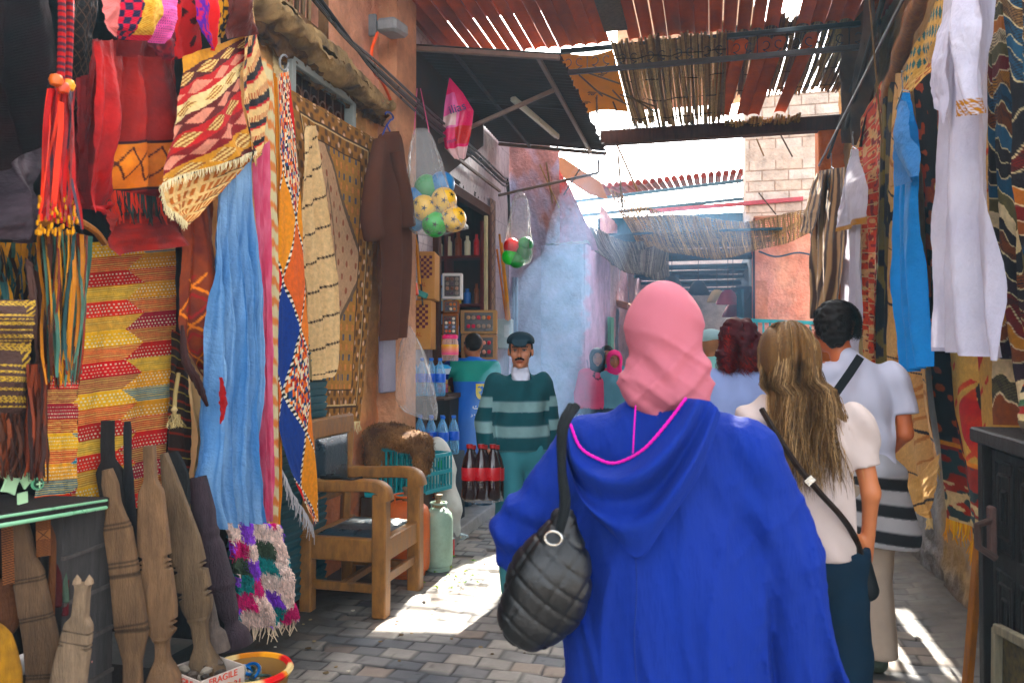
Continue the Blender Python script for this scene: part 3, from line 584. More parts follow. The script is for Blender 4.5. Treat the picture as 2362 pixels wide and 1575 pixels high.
text('ack', .13, (-1.02, 7.75, 4.245), frame((.6, -.8, 0), (-.8, -.6, 0)), ink, cbx); text('all', .13, (-1.2, 8.2, 4.2), frame((.5, -.85, 0), (-.85, -.5, 0)), ink, cbx); text('dji', .12, (-1.3, 8.42, 4.18), frame((.5, -.85, 0), (-.85, -.5, 0)), ink, cbx)
for i in range(10):
    a = (random.uniform(-1.25, -.8), random.uniform(7.5, 9), random.uniform(4.05, 4.2)); b = (a[0] + random.uniform(-.1, .35), a[1] + random.uniform(.2, .7), a[2] - random.uniform(0, .12))
    w = MB(); w.tube([a, b], .009, 5, C('#6b5a45') * random.uniform(.6, 1.2)); tag(w.build('loose_cane', m_wood), 'loose cane caught under the roof beside the cardboard', 'cane', 'loose canes under the roof')
# ---- sheet-metal awning over the shop
aw = thing('awning', 'dark corrugated sheet awning on a thin steel frame over the shop', 'awning', (-1.8, 7.7, 3.9))
def awp(dz=0):
    def f(U, V):
        x = -2.48 + 1.3 * U + .03 * (vn(V * 60, U, 4) - .5) * (U > .98); y = 6.3 + 2.95 * V; return np.stack([x, y, 4.12 - .2 * U - .06 * V + .012 * np.sin(V * 2 * np.pi * 38) + dz], -1)
    return f
sheet('sheet', awp(), M('awning_sheet', '#3d2f2a', rough=.6, bs=20, var=.35, stain=.3, spec=.4), 30, 420, None, aw)
w = MB(); st_ = C('#7b6458')
A = lambda u, v: Vector((-2.48 + 1.3 * u, 6.3 + 2.95 * v, 4.085 - .2 * u - .06 * v))
w.bar(A(0, .0), A(1, .0), .04, .04, st_); w.bar(A(0, 1), A(1, 1), .04, .04, st_); w.bar(A(.86, 0), A(.86, 1), .035, .035, st_); w.bar(A(.3, 0), A(.3, 1), .03, .03, C('#3a2f2b')); w.bar(A(0, .45), A(.86, .45), .03, .03, C('#3a2f2b'))
w.bar((-2.46, 6.95, 3.45), A(.86, .0) + Vector((0, .7, -.05)), .035, .035, st_); w.bar((-2.46, 6.95, 3.45), (-2.46, 6.4, 4.05), .035, .035, st_)
w.bar((-2.46, 6.95, 3.45), (-2.4, 9.0, 3.4), .03, .03, st_); w.bar((-2.42, 9.0, 3.35), (-1.28, 9.3, 3.62), .03, .03, st_); w.bar((-1.28, 9.3, 3.62), (-1.28, 9.3, 3.78), .025, .025, st_)
w.build('steel_frame', m_metal, aw)
def flap(U, V): return np.stack([-2.45 + .12 * V + .0 * U, 6.3 + .9 * U, 4.0 - 1.1 * V * (1 - .5 * U)], -1)
sheet('side_board', lambda U, V: np.stack([-2.44 + 0 * U, 6.25 + 2.2 * U, 4.1 - (1.35 - 1.05 * U) * V], -1), M('dark_board', '#3d2b25', rough=.8, bs=20, var=.4, stain=.3), 30, 20, None, aw)
tl = thing('tube_light', 'white fluorescent tube fixed under the dark awning', 'lamp', (-1.75, 7.9, 3.85))
w = MB(); w.bar((-1.83, 7.35, 3.93), (-1.62, 8.5, 3.86), .06, .05, C('#d8d4c4'), .01); w.build('housing', m_plas, tl); w = MB(); w.tube([(-1.80, 7.4, 3.885), (-1.6, 8.45, 3.825)], .014, 8, C('#e8e4d8')); w.build('tube', m_plas, tl)
# meter box, cables
jb = thing('junction_box', 'grey metal flood lamp box high on the pink wall', 'box', (-2.4, 5.55, 3.9)); c0 = P(905, 66, x=-2.3)
w = MB(); w.box(c0, (.16, .26, .1), Matrix.Rotation(.15, 3, 'X'), C('#8d8f90'), .02); w.build('housing', m_metal, jb); w = MB(); w.box(c0 + Vector((-.1, -.13, -.02)), (.06, .03, .16), col=C('#6f7274'), bev=.005); w.build('bracket', m_metal, jb)
def cable(name, label, pts, r, col, cat='cable', jit=.0, group=None):
    q = resamp(pts, 40); w = MB(); w.tube([tuple(p) for p in q], r, 6, C(col)); return tag(w.build(name, m_plas), label, cat, group)
cable('orange_cable', 'thick orange cable hanging below the grey lamp box', [P(870, 78, x=-2.32), P(857, 120, x=-2.3), P(862, 165, x=-2.32), P(880, 188, x=-2.38), P(900, 230, x=-2.4), P(905, 280, x=-2.44)], .012, '#e2643a')
for k in range(5):
    pts = [P(690 + 8 * k, -30, x=-2.3), P(790 + 4 * k, 85, x=-2.28), P(868, 150 + 4 * k, x=-2.27), P(1000, 270 + 5 * k, x=-2.27), P(1090, 345 + 4 * k, x=-2.27), P(1160, 412 + 3 * k, x=-2.3), P(1172, 430 + k, x=-2.32)]
    pts = [p + Vector((.012 * math.sin(k * 1.7), 0, .02 * math.cos(k * 2.3))) for p in pts]
    pts.append(Vector((-2.32 + .01 * k, pts[-1].y + .02, pts[-1].z - .8)))
    cable('wall_cable', ['uppermost black cable of the bundle along the left wall', 'second black cable of the bundle, just under the uppermost', 'middle cable of the black bundle on the left wall', 'greyish cable low in the bundle on the left wall', 'lowest black cable of the bundle on the left wall'][k], pts, .011, ['#2b2b2d', '#3a3532', '#232326', '#4a4440', '#2b2b2d'][k], group='bundled black cables')
# ---- mats, tiled roof and clutter over the passage mouth
def saggy(name, label, E, n, seed, col, r=.009, holes=.35):
    """woven cane shade hung between 4 corners E=[a,b,c,d] (a-b top edge, d-c bottom edge), with sag"""
    a, b, c, d = [Vector(q) for q in E[:4]]; sag = E[4]; t = thing(name, label, 'reed mat', (a + b + c + d) / 4)
    def f(u, v): p = a.lerp(b, u).lerp(d.lerp(c, u), v); return p + Vector((0, 0, -sag * 4 * u * (1 - u) + .02 * math.sin(u * 15 + v * 9 + seed)))
    w = MB()
    for i in range(n):
        u = (i + random.random() * .5) / n; e = random.uniform(-.04, .04)
        w.tube([f(u + random.gauss(0, .003), max(0, min(1, e + k / 6))) for k in range(7)], r * random.uniform(.6, 1.1), 4, C(random.choice(col)) * random.uniform(.6, 1.2))
    for k in range(20):
        v = (k + .5) / 20; w.tube([f(i / 30, v + random.gauss(0, .006)) + Vector((0, 0, .006 * math.sin(i * 3 + k))) for i in range(31)], r * .6, 4, C(random.choice(col)) * .7)
    w.build('weave', m_wood, t); return t
cc = ('#9a8262', '#a58c6a', '#7a6850', '#b59a74')
saggy('woven_shade', 'large sagging woven cane shade slung across the lane', [P(1402, 436, d=10.6), P(1880, 478, d=10.4), P(1875, 530, d=10.3), P(1470, 560, d=10.9), .28], 120, 1, cc)
saggy('woven_shade', 'tattered grey cane shade drooping from the lilac wall', [P(1275, 470, d=10.3), P(1540, 560, d=11.0), P(1545, 640, d=11.1), P(1350, 560, d=10.3), .16], 90, 2, ('#7a746e', '#5d5852', '#8d877c'))
saggy('woven_shade', 'small ragged reed screen hanging low over the passage mouth', [P(1400, 560, d=10.8), P(1545, 560, d=10.8), P(1530, 625, d=10.8), P(1410, 610, d=10.8), .08], 50, 3, ('#7a746e', '#5d5852', '#8d877c'))
w = MB()
pts = [P(a, b, d=11.6) for a, b in ((1262, 356), (1300, 365), (1345, 395), (1385, 420), (1402, 460), (1360, 450), (1300, 410), (1262, 380))]; w.ngon(pts, .012, (.2, .9, .3), C('#8f6c54')); tag(w.build('torn_canvas', m_cloth), 'torn brown canvas flap under the awning end', 'canvas')
for i, (a, b) in enumerate((((1410, 305), (1470, 440)), ((1425, 350), (1436, 480)), ((1365, 345), (1300, 450)), ((1245, 380), (1290, 480)), ((1260, 375), (1275, 470)), ((1750, 445), (1790, 495)), ((1465, 250), (1445, 320)), ((1745, 320), (1762, 360)), ((1800, 310), (1828, 362)))):
    d_ = 9.6 if i != 5 else 11.5; w = MB(); w.tube([P(*a, d=d_), P(*b, d=d_ + .1)], .014 if i < 2 else .01, 5, C(['#a98562', '#8a7358', '#4a4038'][i % 3])); tag(w.build('hanging_stick', m_wood), ['long tan pole slanting across the bright gap', 'thin upright pole beside the slanting tan pole', 'short stick dangling left of the bright gap', 'bundle cane hanging over the lilac wall', 'dark cane hanging close to the lilac wall', 'dark slat leaning against the white brick', 'short stick hanging below the wooden beam', 'stub of wood stuck below the beam near white brick', 'thin brown twig hanging before the white brick'][i], 'stick')
# tiled roof over the passage
rt_ = thing('passage_roof', 'low tiled roof edge with an iron scroll truss over the passage', 'roof', (-.4, 13.5, 4))
w = MB()
for i in range(26):
    x = -2.0 + i * .118 + .0; z = 4.18 + .02 * i / 3; w.lathe([(.05, -.9), (.052, 0), (.05, .9)], (x, 14.2, z + .22), 8, (0, 1, .12), C('#7c3a34') * random.uniform(.7, 1.2))
w.build('roof_tiles', m_tile, rt_)
w = MB(); w.bar((-2.2, 13.2, 4.05), (1.05, 13.2, 4.3), .05, .05, C('#4d6d7c')); w.bar((-2.2, 13.2, 3.8), (1.05, 13.2, 4.0), .06, .05, C('#4d6d7c')); w.bar((-.9, 12.2, 3.65), (1.3, 12.2, 3.74), .05, .06, C('#a5525a')); w.build('rails', m_metal, rt_)
w = MB()
for i in range(16):
    cx = -2.1 + i * .2; zz = 3.82 + .0125 * i * 5 * .2
    for sg in (-1, 1): w.tube([(cx + sg * (.045 + .05 * (1 - k / 14) * math.cos(k * .42)), 13.19, zz + .14 + .06 * (1 - k / 14) * math.sin(k * .42)) for k in range(12)], .005, 4, C('#5f7f8c'))
w.build('scrollwork', m_metal, rt_)
w = MB()
for i in range(34):
    y = 11.0 + i * .36
    if i in (9, 10, 17, 25): continue
    w.box((-.35, y, 3.12 + .02 * math.sin(i * 2.1)), (2.5, .3 if i % 3 else .33, .025), col=C('#2c4550') * random.uniform(.7, 1.2))
for i in range(7): w.bar((-1.5, 11.2 + i * 1.6, 3.03), (.7, 11.3 + i * 1.6, 3.0), .05, .06, C('#24424f'))
w.build('ceiling_boards', m_wood, rt_)
w = MB(); w.box((-.4, 13.35, 3.5), (2.9, .05, .55), col=C('#2a4a58')); w.build('fascia', m_wood, rt_)
# railing
rl = thing('railing', 'teal painted wooden railing below the pink wall', 'railing', (1.2, 11.6, 1.6)); w = MB(); tc_ = C('#2f8f96')
a, b = P(1700, 738, y=11.5), P(1885, 745, y=11.5); w.bar(a, b, .05, .05, tc_); a2, b2 = a - Vector((0, 0, .3)), b - Vector((0, 0, .3)); w.bar(a2, b2, .05, .05, tc_); w.build('rails', m_metal, rl); w = MB()
for i in range(13): w.bar(a.lerp(b, i / 12), a2.lerp(b2, i / 12), .03, .03, tc_)
w.build('balusters', m_metal, rl)
w = MB(); w.box((1.35, 11.75, .8), (1.5, .3, 1.6), col=C('#b98478')); tag(w.build('low_wall', m_plaster), 'low pink wall under the teal railing', 'wall')
cable('wall_cable', 'dark cable sagging across the pink wall', [P(1750, 580, y=11.9), P(1790, 592, y=11.9), P(1840, 583, y=11.9), P(1880, 590, y=11.9)], .014, '#2a4456')
w = MB(); w.lathe([(.03, 0), (.06, .02), (.05, .06), (.02, .07)], P(1805, 555, y=11.95), 12, (0, -1, 0), C('#3c3a40')); tag(w.build('wall_lamp', m_metal), 'small round dark fitting high on the pink wall', 'lamp')
# right-hand clutter: tarp, posts
w = MB()
for i, (a, b, r, c) in enumerate((((2045, -30, 1.1), (1950, 300, 1.2), .02, '#3a3733'), ((1998, 100, 1.2), (1905, 380, 1.25), .016, '#2c2926'), ((2005, 0, 1.0), (2035, 330, 1.1), .006, '#6b5236'))):
    w = MB(); w.tube([P(a[0], a[1], x=a[2]), P(b[0], b[1], x=b[2])], r, 7, C(c)); tag(w.build('support_pole', m_wood), ['thick dark pole leaning at the top right by the roof end', 'thin dark pole crossing the canvas by the orange pillar', 'brown cord hanging from the right wall beam'][i], 'pole')
def tarp(U, V):
    a = np.array(P(1925, 0, x=1.15)); b = np.array(P(2020, -10, x=1.2)); c = np.array(P(1950, 330, x=1.2)); d = np.array(P(1985, 340, x=1.2)); p = (a * (1 - U[..., None]) + b * U[..., None]) * (1 - V[..., None]) + (c * (1 - U[..., None]) + d * U[..., None]) * V[..., None]
    p[..., 0] += .05 * np.sin(U * 12 + V * 5) + .05 * fbm(U * 5, V * 6, 3); return p
tag(sheet('canvas_drape', tarp, m_cloth, 40, 60, lambda U, V: mixc(C('#5c4a3c'), C('#2a241f'), fbm(U * 6, V * 6, 9) * 2 - .5)), 'dirty grey canvas bunched against the right wall top', 'canvas')
w = MB(); q = resamp([P(2150, -60, x=1.1), P(2110, 30, x=1.15), P(2075, 130, x=1.2), P(2040, 250, x=1.25)], 20); w.tube([tuple(p) for p in q], [.05 + .01 * math.sin(i * 1.3) for i in range(20)], 10, C('#9a6b45')); tag(w.build('log', m_wood), 'rough wooden log jutting from the right wall at the top', 'log')
w = MB(); q = resamp([P(1962, 335, x=1.08), P(2045, 130, x=1.08), P(2130, -40, x=1.05)], 12); 
for k, (a, b) in enumerate((((-.3), 0),)): w.tube([Vector((1.12, 9.0, 3.5)), Vector((1.1, 6.0, 3.55)), Vector((1.08, 3.0, 3.6))], .012, 6, C('#4a4038'))
tag(w.build('hanging_rail', m_metal), 'long thin rail along the right wall carrying the garments', 'rail')

# hanging stock and lamps in the passage
r = random.Random(12)
for i, (x, y, z, c_, k_, lab) in enumerate(((.25, 12.6, 2.35, '#b0404a', 'l', 'dusty red lampshade nearest in the dark passage'), (.35, 13.6, 2.2, '#7a3038', 'l', 'wine red lampshade deeper in the passage'), (.1, 14.5, 2.5, '#c8b48a', 'l', 'cream lampshade hanging deep in the passage'), (.42, 12.3, 1.7, '#24505e', 'c', 'dark teal garment hanging at the passage mouth'), (.45, 13.0, 1.75, '#3a6a80', 'c', 'slate blue garment hanging inside the passage'), (.45, 14.0, 1.7, '#8a3a44', 'c', 'dull red garment hanging in the passage'), (.4, 15.5, 1.8, '#c8a860', 'c', 'mustard garment hanging in the passage'), (-1.3, 13.6, 1.6, '#a07058', 'c', 'brown rug hung on the pink far building'), (-1.3, 14.4, 1.6, '#2a4a9a', 'c', 'deep blue cloth hung on the far left building'), (-1.3, 15.3, 1.7, '#c89a70', 'c', 'tan cloth hung on the far left building'), (-.2, 13.2, 2.55, '#2a3a40', 'l', 'dark metal lantern under the passage ceiling'), (-.6, 12.8, 2.6, '#4a5a60', 'l', 'grey metal lantern under the passage ceiling'))):
    if k_ == 'l':
        t = thing('hanging_lamp', lab, 'lamp', (x, y, z), 'lamps hanging in the passage'); w = MB(); w.lathe([(.05, .12), (.1, .08), (.17, -.06), (.18, -.1), (.16, -.1), (.04, .1)], (x, y, z), 14, col=C(c_)); w.build('lamp_shade', m_cloth, t); w = MB(); w.tube([(x, y, z + .1), (x, y, 3.05)], .006, 4, C('#222222')); w.build('cord', m_metal, t)
    else:
        w_ = r.uniform(.3, .5); tag(sheet('hanging_garment', lambda U, V: np.stack([x + .05 * np.sin(U * 14 + V * 2) + .0 * U, y + w_ * (U - .5) * (.6 + .4 * V), z + .75 - 1.35 * V], -1), m_cloth, 24, 40, lambda U, V: mixc(C(c_), C(c_) * .5, fbm(U * 6, V * 9, i) * 1.6 - .4)), lab, 'garment', 'garments hanging in the passage')
# ================================================================ patterns
def kilim(U, V, n=9, nc=1.6, seed=3, pal=('#dca01c', '#c8341c', '#e8b42a', '#2c7488', '#98303a', '#d84a24', '#d0961e', '#b83a24'), sh=.18):
    x = U * nc + .15; tri = np.abs(((V * n) % 1) - .5) * 2; i = np.floor(x + sh * 2 * (tri - .5)); v = V * n + .5 * (i % 2); r = np.floor(v); f = v - r
    h = _h(i + 3, r, seed); idx = (h * len(pal)).astype(int) % len(pal); P_ = np.array([C(c) for c in pal]); K = P_[idx]
    i2 = (idx + 3) % len(pal); K2 = P_[i2] * .9; st = (np.sin(f * 90 + fbm(U * 8, V * 3, 3) * 1.5)); K2 = mixc(K2, C('#e8cc84'), np.clip(st * 2 - .3, 0, 1) * .85); K2 = mixc(K2, C('#4e2a20'), np.clip(-st * 2 - 1.3, 0, 1) * .8)
    low = f > .52; K = np.where(low[..., None], K2, K); dx = (U * 26 + np.floor(V * n * 9) * .5) % 1; dy = (V * n * 9) % 1
    d = (~low) & (dx < .42) & (dy < .3) & (f > .08); K[d] = C('#efe6c8'); return K * (.85 + .3 * fbm(U * 20, V * 90, 5))[..., None]
def berber(U, V):
    a = U * 1.0 + V * 4.3; b = V * 4.3 - U * 1.0 + .35; ia, ib = np.floor(a), np.floor(b); fa, fb = a - ia, b - ib
    h = _h(ia + ib, ia, 11); P_ = np.array([C(c) for c in ('#c8303a', '#e8870f', '#f09a12', '#173a80', '#cf3a30', '#c8303a', '#d8700f')]); K = P_[(h * 6.99).astype(int)]
    mo = _h(ia, ib, 19) > .84; q = _h(np.floor(U * 26), np.floor(V * 130), 4); q2 = np.array([C(c) for c in ('#20242e', '#e9d9b8', '#e07818', '#a82e2a', '#e9d9b8', '#2c4a78', '#e07818')])[(q * 6.99).astype(int)]; K = np.where(mo[..., None], q2, K)
    e = (np.minimum(fa, 1 - fa) < .03) | (np.minimum(fb, 1 - fb) < .03); s = np.sin(V * 520) > 0; K[e & s] = C('#efe6d2'); K[e & ~s] = C('#1c1c22'); return K
def carpet(U, V):
    n = fbm(U * 30, V * 40, 3); K = mixc(C('#b58a58'), C('#a57a4a'), n * 2 - .5); d = np.minimum(np.minimum(U, 1 - U) * 1.15, np.minimum(V, 1 - V) * 2.2)
    gx = (U * 15 + .5 * (np.floor(V * 30) % 2)) % 1; gy = (V * 30) % 1; K = np.where(((gx > .3) & (gx < .65) & (gy > .2) & (gy < .8))[..., None], np.where((np.floor(V * 30) % 2 == 0)[..., None], C('#c98a5c'), C('#5c5a5c')), K)
    m = (np.abs(U - .28) / .6 + np.abs(V - .47) / .42) * .78; cen = mixc(C('#c7a587'), C('#b39274'), n); K = np.where((m < .78)[..., None], cen, K); K[(m > .75) & (m < .8)] = C('#6f5c4a'); m2 = np.abs(U - .35) / .2 + np.abs(V - .5) / .3
    K[(np.abs(m2 - .9) < .05)] = C('#87705c'); rose = (np.sin(U * 60) * np.sin(V * 70) > .72) & (m < .7); K[rose] = C('#94604c')
    bd = d < .24; mot = np.sin(U * 70 + V * 10) * np.sin(V * 110); B = mixc(C('#9a6f45'), C('#5f4630'), np.clip(mot * 2, 0, 1)); B = mixc(B, C('#dcb896'), np.clip((np.sin(U * 48 + 1) * np.sin(V * 78 + 1) - .7) * 6, 0, 1)); K = np.where(bd[..., None], B, K)
    for q, c in ((.24, '#4c3929'), (.125, '#d6b98c'), (.115, '#4c3929'), (.02, '#8a6a44')): K[np.abs(d - q) < .006] = C(c)
    return K * (.82 + .35 * n)[..., None]
def stripes(base, col, n, w=.08, ax='v', warp=0., alt=None):
    def f(U, V):
        t = (V if ax == 'v' else U) * n + warp * U; K = full(U, base); K = K * (.9 + .2 * fbm(U * 40, V * 12, 3))[..., None]; K[(t % 1) < w] = C(col)
        if alt: K[((t + .5) % 1) < w * .4] = C(alt)
        return K
    return f
def tiedye(a, b, n=40, s=1):
    def f(U, V): m = np.clip(np.sin(V * n + 3 * fbm(U * 4, V * 9, s)) * 1.6 + (fbm(U * 5, V * 20, s + 4) - .5) * 3, 0, 1); return mixc(C(a), C(b), m * .85)
    return f
def flat(c, v=.12, sc=8, seed=1, c2=None):
    return lambda U, V: mixc(C(c), C(c2) if c2 else C(c) * .6, np.clip(fbm(U * sc, V * sc * 2, seed) * 2 - .6, 0, 1) * (1 if c2 else v * 3))
def shag(U, V):
    ix, iy = np.floor(U * 4 + .1 * np.sin(V * 20)), np.floor(V * 6 + .15 * np.sin(U * 14)); h = _h(ix, iy, 8); P_ = np.array([C(c) for c in ('#e3c9bd', '#0f7a78', '#8a4fc0', '#c0246a', '#e9d3c8', '#127f86', '#e3c9bd', '#3c4a3a', '#7f4ab8')]); K = P_[((ix * 2 + iy * 3 + (h > .7)) % 9).astype(int)]
    return K * (.7 + .6 * vn(U * 60, V * 80, 3))[..., None]
# ================================================================ LEFT STALL, back to front
GR = 'textiles hanging on the left stall'
hang('kilim_rug', 'yellow and red kilim with dotted hexagon bands behind the carved planks', 'rug', [(205, 560), (190, 800), (175, 1000), (165, 1200)], [(405, 545), (402, 800), (388, 950), (372, 1160)], -2.25, m_wool, lambda U, V: kilim(U, V), 170, 420, fold=(.006, 2, 0), group=GR)
hang('kilim_rug', 'lower left red and yellow kilim under clear film beside the fringed bag', 'rug', [(95, 860), (92, 1000), (80, 1160)], [(180, 860), (178, 1000), (176, 1150)], -2.2, m_wool, lambda U, V: kilim(U, V, 4.2, .8, 6), 90, 220, fold=(.004, 2, 0), group=GR)
hang('rug', 'dark brown rug with thin red bands beside the tassel', 'rug', [(400, 760), (385, 1000), (375, 1110)], [(470, 800), (452, 1000), (455, 1110)], -2.22, m_wool, stripes('#33231a', '#8a3424', 9, .12, alt='#b59a5c'), 50, 140, fold=(.01, 2, 0), group=GR)
# red leather hides and bags
hang('leather_hide', 'wide red leather hide curving at its lower edge above the kilim', 'hide', [(240, 470, -2.1), (250, 540, -2.0), (270, 592, -1.95)], [(470, 440, -2.2), (476, 490, -2.15), (465, 560, -2.1)], -2.1, m_leather, flat('#8c2e08', .6), 60, 60, fold=(.03, 1.5, .2), group='red leather goods')
hang('leather_hide', 'dark red leather hide hanging behind the orange panelled bag', 'hide', [(200, 90), (195, 300), (182, 470)], [(400, 90), (400, 250), (390, 520)], -2.2, m_leather, flat('#8f2a08', .7), 60, 80, fold=(.05, 3, .2), group='red leather goods')
bag = thing('leather_bag', 'red leather bag with an orange geometric panel and dark fringe', 'bag', P(325, 440, x=-2.12), 'red leather goods')
def bagcol(U, V):
    K = mixc(C('#a03408'), C('#501204'), fbm(U * 4, V * 6, 3) * 1.4 - .2); p = (V > .62) & (V < .97); K = np.where(p[..., None], mixc(C('#c06a10'), C('#e0920f'), fbm(U * 5, V * 9, 8)), K)
    a = np.abs((U * 2.2) % 1 - .5) * .5 + .66; K[p & (np.abs(V - a) < .012)] = C('#4a2008'); K[p & (np.abs(V - (1.55 - a)) < .012)] = C('#4a2008'); K[np.abs(V - .62) < .012] = C('#2c0c06'); K[np.abs(V - .97) < .012] = C('#2c0c06'); return K
hang('body', None, None, [(262, 130), (262, 300), (255, 420), (250, 448)], [(398, 130), (402, 250), (396, 330), (382, 440)], -2.1, m_leather, bagcol, 90, 140, parent=bag, fold=(.03, 2, .3), belly=.05)
r_ = [P(250 + 130 * i / 10, 440 + 2 * i, x=-2.08) for i in range(11)]; add_fringe(bag, [tuple(p) for p in r_], 60, .13, ('#2e3a34', '#26302c', '#b0402a', '#1e1a18'), .009)
hang('leather_roll', 'red leather panel curling into a roll at its foot', 'hide', [(225, 95, -2.0), (215, 300, -2.0), (205, 440, -1.98), (215, 492, -1.95)], [(262, 90, -2.06), (262, 250, -2.06), (252, 400, -2.04), (250, 470, -2.1)], -2.0, m_leather, flat('#a83206', .35), 40, 90, fold=(.02, 1, .1), belly=.06, group='red leather goods')
w = MB(); c_ = P(232, 470, x=-1.98)
w.tube([c_ + Vector((.035 * math.cos(a * .5) * (1 - a / 22), .035 * math.sin(a * .5) * (1 - a / 22), -.002 * a)) for a in range(16)], .008, 5, C('#9a1e08'));
tag(w.build('leather_curl', m_leather), 'curled red leather scrap at the foot of the roll', 'leather')
hang('leather_hide', 'narrow dark red leather strip left of the roll', 'hide', [(180, 180), (178, 350), (176, 430)], [(206, 170), (204, 330), (200, 445)], -2.05, m_leather, flat('#6a1806', .3), 24, 60, fold=(.01, 1, 0), group='red leather goods')
# dark bags at far left
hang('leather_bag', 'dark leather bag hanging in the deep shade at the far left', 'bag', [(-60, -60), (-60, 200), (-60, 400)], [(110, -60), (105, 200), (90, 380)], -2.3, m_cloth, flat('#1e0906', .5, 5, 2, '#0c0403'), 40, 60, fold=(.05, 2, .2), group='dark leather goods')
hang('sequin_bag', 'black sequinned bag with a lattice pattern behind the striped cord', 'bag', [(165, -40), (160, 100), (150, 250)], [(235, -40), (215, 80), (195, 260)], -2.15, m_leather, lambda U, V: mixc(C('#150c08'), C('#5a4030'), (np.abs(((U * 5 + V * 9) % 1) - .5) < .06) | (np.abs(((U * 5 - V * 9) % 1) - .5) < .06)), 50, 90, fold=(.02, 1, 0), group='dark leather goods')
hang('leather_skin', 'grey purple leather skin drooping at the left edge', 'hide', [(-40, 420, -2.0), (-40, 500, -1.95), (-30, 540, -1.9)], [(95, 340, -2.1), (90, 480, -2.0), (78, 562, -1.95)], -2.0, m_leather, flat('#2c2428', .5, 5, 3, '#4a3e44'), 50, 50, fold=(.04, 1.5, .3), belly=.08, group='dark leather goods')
# fringed tassels: strand bundles
def strands(name, label, cat, top, bot, n, cols, w_, parent=None, spread=.03, mat=m_leather, group=None, x=-2.0, knots=None):
    t = parent or thing(name, label, cat, (P(bot[0][0], bot[0][1], x=x) + P(bot[1][0], bot[1][1], x=x)) / 2, group); mb = MB()
    for i in range(n):
        u = random.random(); tp = P(top[0][0] * (1 - u) + top[1][0] * u, top[0][1] * (1 - u) + top[1][1] * u, x=x - random.uniform(0, spread)); uu = u + random.gauss(0, .05)
        bp_ = P(bot[0][0] * (1 - uu) + bot[1][0] * uu, (bot[0][1] * (1 - uu) + bot[1][1] * uu) - random.uniform(0, .12) * (bot[0][1] - top[0][1]), x=x + random.uniform(-spread, spread * 1.3))
        pts = []
        for k in range(7): s = k / 6; q = tp.lerp(bp_, s); q += Vector((.012 * math.sin(i + s * 5), .014 * math.sin(i * 2.3 + s * 4.3) * s, 0)); pts.append(q)
        cc_ = C(random.choice(cols)) * random.uniform(.7, 1.25); ww = w_ * random.uniform(.7, 1.3); mb.ribbon(pts, [ww] * 6 + [ww * .5], Vector((random.uniform(-.6, .6), 1, 0)).normalized(), cc_)
    mb.build('strands' if t is not parent or True else name, mat, t, smooth=True); return t
tas = strands('cord_tassel', 'long red and black striped cord with a gold bead and red tassel', 'tassel', [(118, 205), (165, 205)], [(84, 510), (178, 530)], 60, ('#9c1a1c', '#7a1020', '#c03020', '#8a1420', '#3c3440', '#e8552a'), .012, x=-1.86, spread=.05, group='tassels on the left stall')
def striped_tube(mb, pts, r, ca, cb, n, seg=90):
    q = resamp(pts, seg); base = len(mb.V); mb.tube([tuple(p) for p in q], r, 8, C(ca)); 
    for i in range(seg):
        if (i * n // seg) % 2: mb.K[base + i * 8: base + i * 8 + 8] = [tuple(C(cb))] * 8
w = MB(); striped_tube(w, [P(141, -60, x=-1.86), P(143, 60, x=-1.86), P(140, 195, x=-1.86)], .011, '#b8242c', '#4a2430', 34); striped_tube(w, [P(162, -60, x=-1.86), P(161, 60, x=-1.86), P(156, 195, x=-1.86)], .011, '#b8242c', '#4a2430', 34); w.build('cord', m_knit, tas)
w = MB(); c_ = P(145, 192, x=-1.86); [w.lathe([(.0, -.02), (.016, -.014), (.021, 0), (.016, .014), (0, .02)], c_ + Vector((0, dy, dz)), 10, col=C(cl)) for dy, dz, cl in ((-.025, 0, '#c46a2c'), (.02, 0, '#d89a4a'), (0, -.015, '#b8502a'))]; w.build('beads', m_plas, tas)
w = MB(); r_ = random.Random(4)
for i in range(90): p = P(82 + r_.random() * 98, 455 + r_.random() * 85, x=-1.84 + r_.uniform(-.03, .03)); w.lathe([(0, -.009), (.004, -.005), (.004, .005), (0, .009)], p, 5, col=C(r_.choice(['#d8952c', '#b0401c', '#e0b050'])))
w.build('gold_beads', M('brass', '#c08a3a', rough=.35, metal=.8, var=.1), tas)
w = MB(); w.ribbon([P(141, 235, x=-1.81), P(140, 300, x=-1.81), P(130, 400, x=-1.81), P(124, 470, x=-1.81)], .022, (0, 1, 0), C('#f0561e')); w.build('orange_ribbon', m_cloth, tas)
strands('leather_fringe', 'long green yellow and brown leather fringe below the red tassel', 'fringe', [(95, 520), (205, 545)], [(110, 900), (185, 890)], 130, ('#3c5a4e', '#c08a3c', '#5a3420', '#2e4a48', '#b87a34', '#3a2018', '#6b2a20', '#4c6a5a'), .012, x=-1.95, spread=.06, group='tassels on the left stall')
strands('leather_fringe', 'short green and amber leather fringe at the left edge', 'fringe', [(-20, 560), (85, 560)], [(-10, 720), (88, 700)], 60, ('#3c5a4e', '#c08a3c', '#2a1c14', '#2e4a48'), .013, x=-2.1, group='tassels on the left stall')
w = MB(); q = resamp([P(88, 520, x=-1.92), P(150, 500, x=-1.88), P(215, 530, x=-1.95), P(240, 560, x=-2.0)], 20); w.tube([tuple(p) for p in q], .012, 6, C('#8a5a20')); tag(w.build('leather_strap', m_leather), 'curved amber leather strap above the green fringe', 'strap')
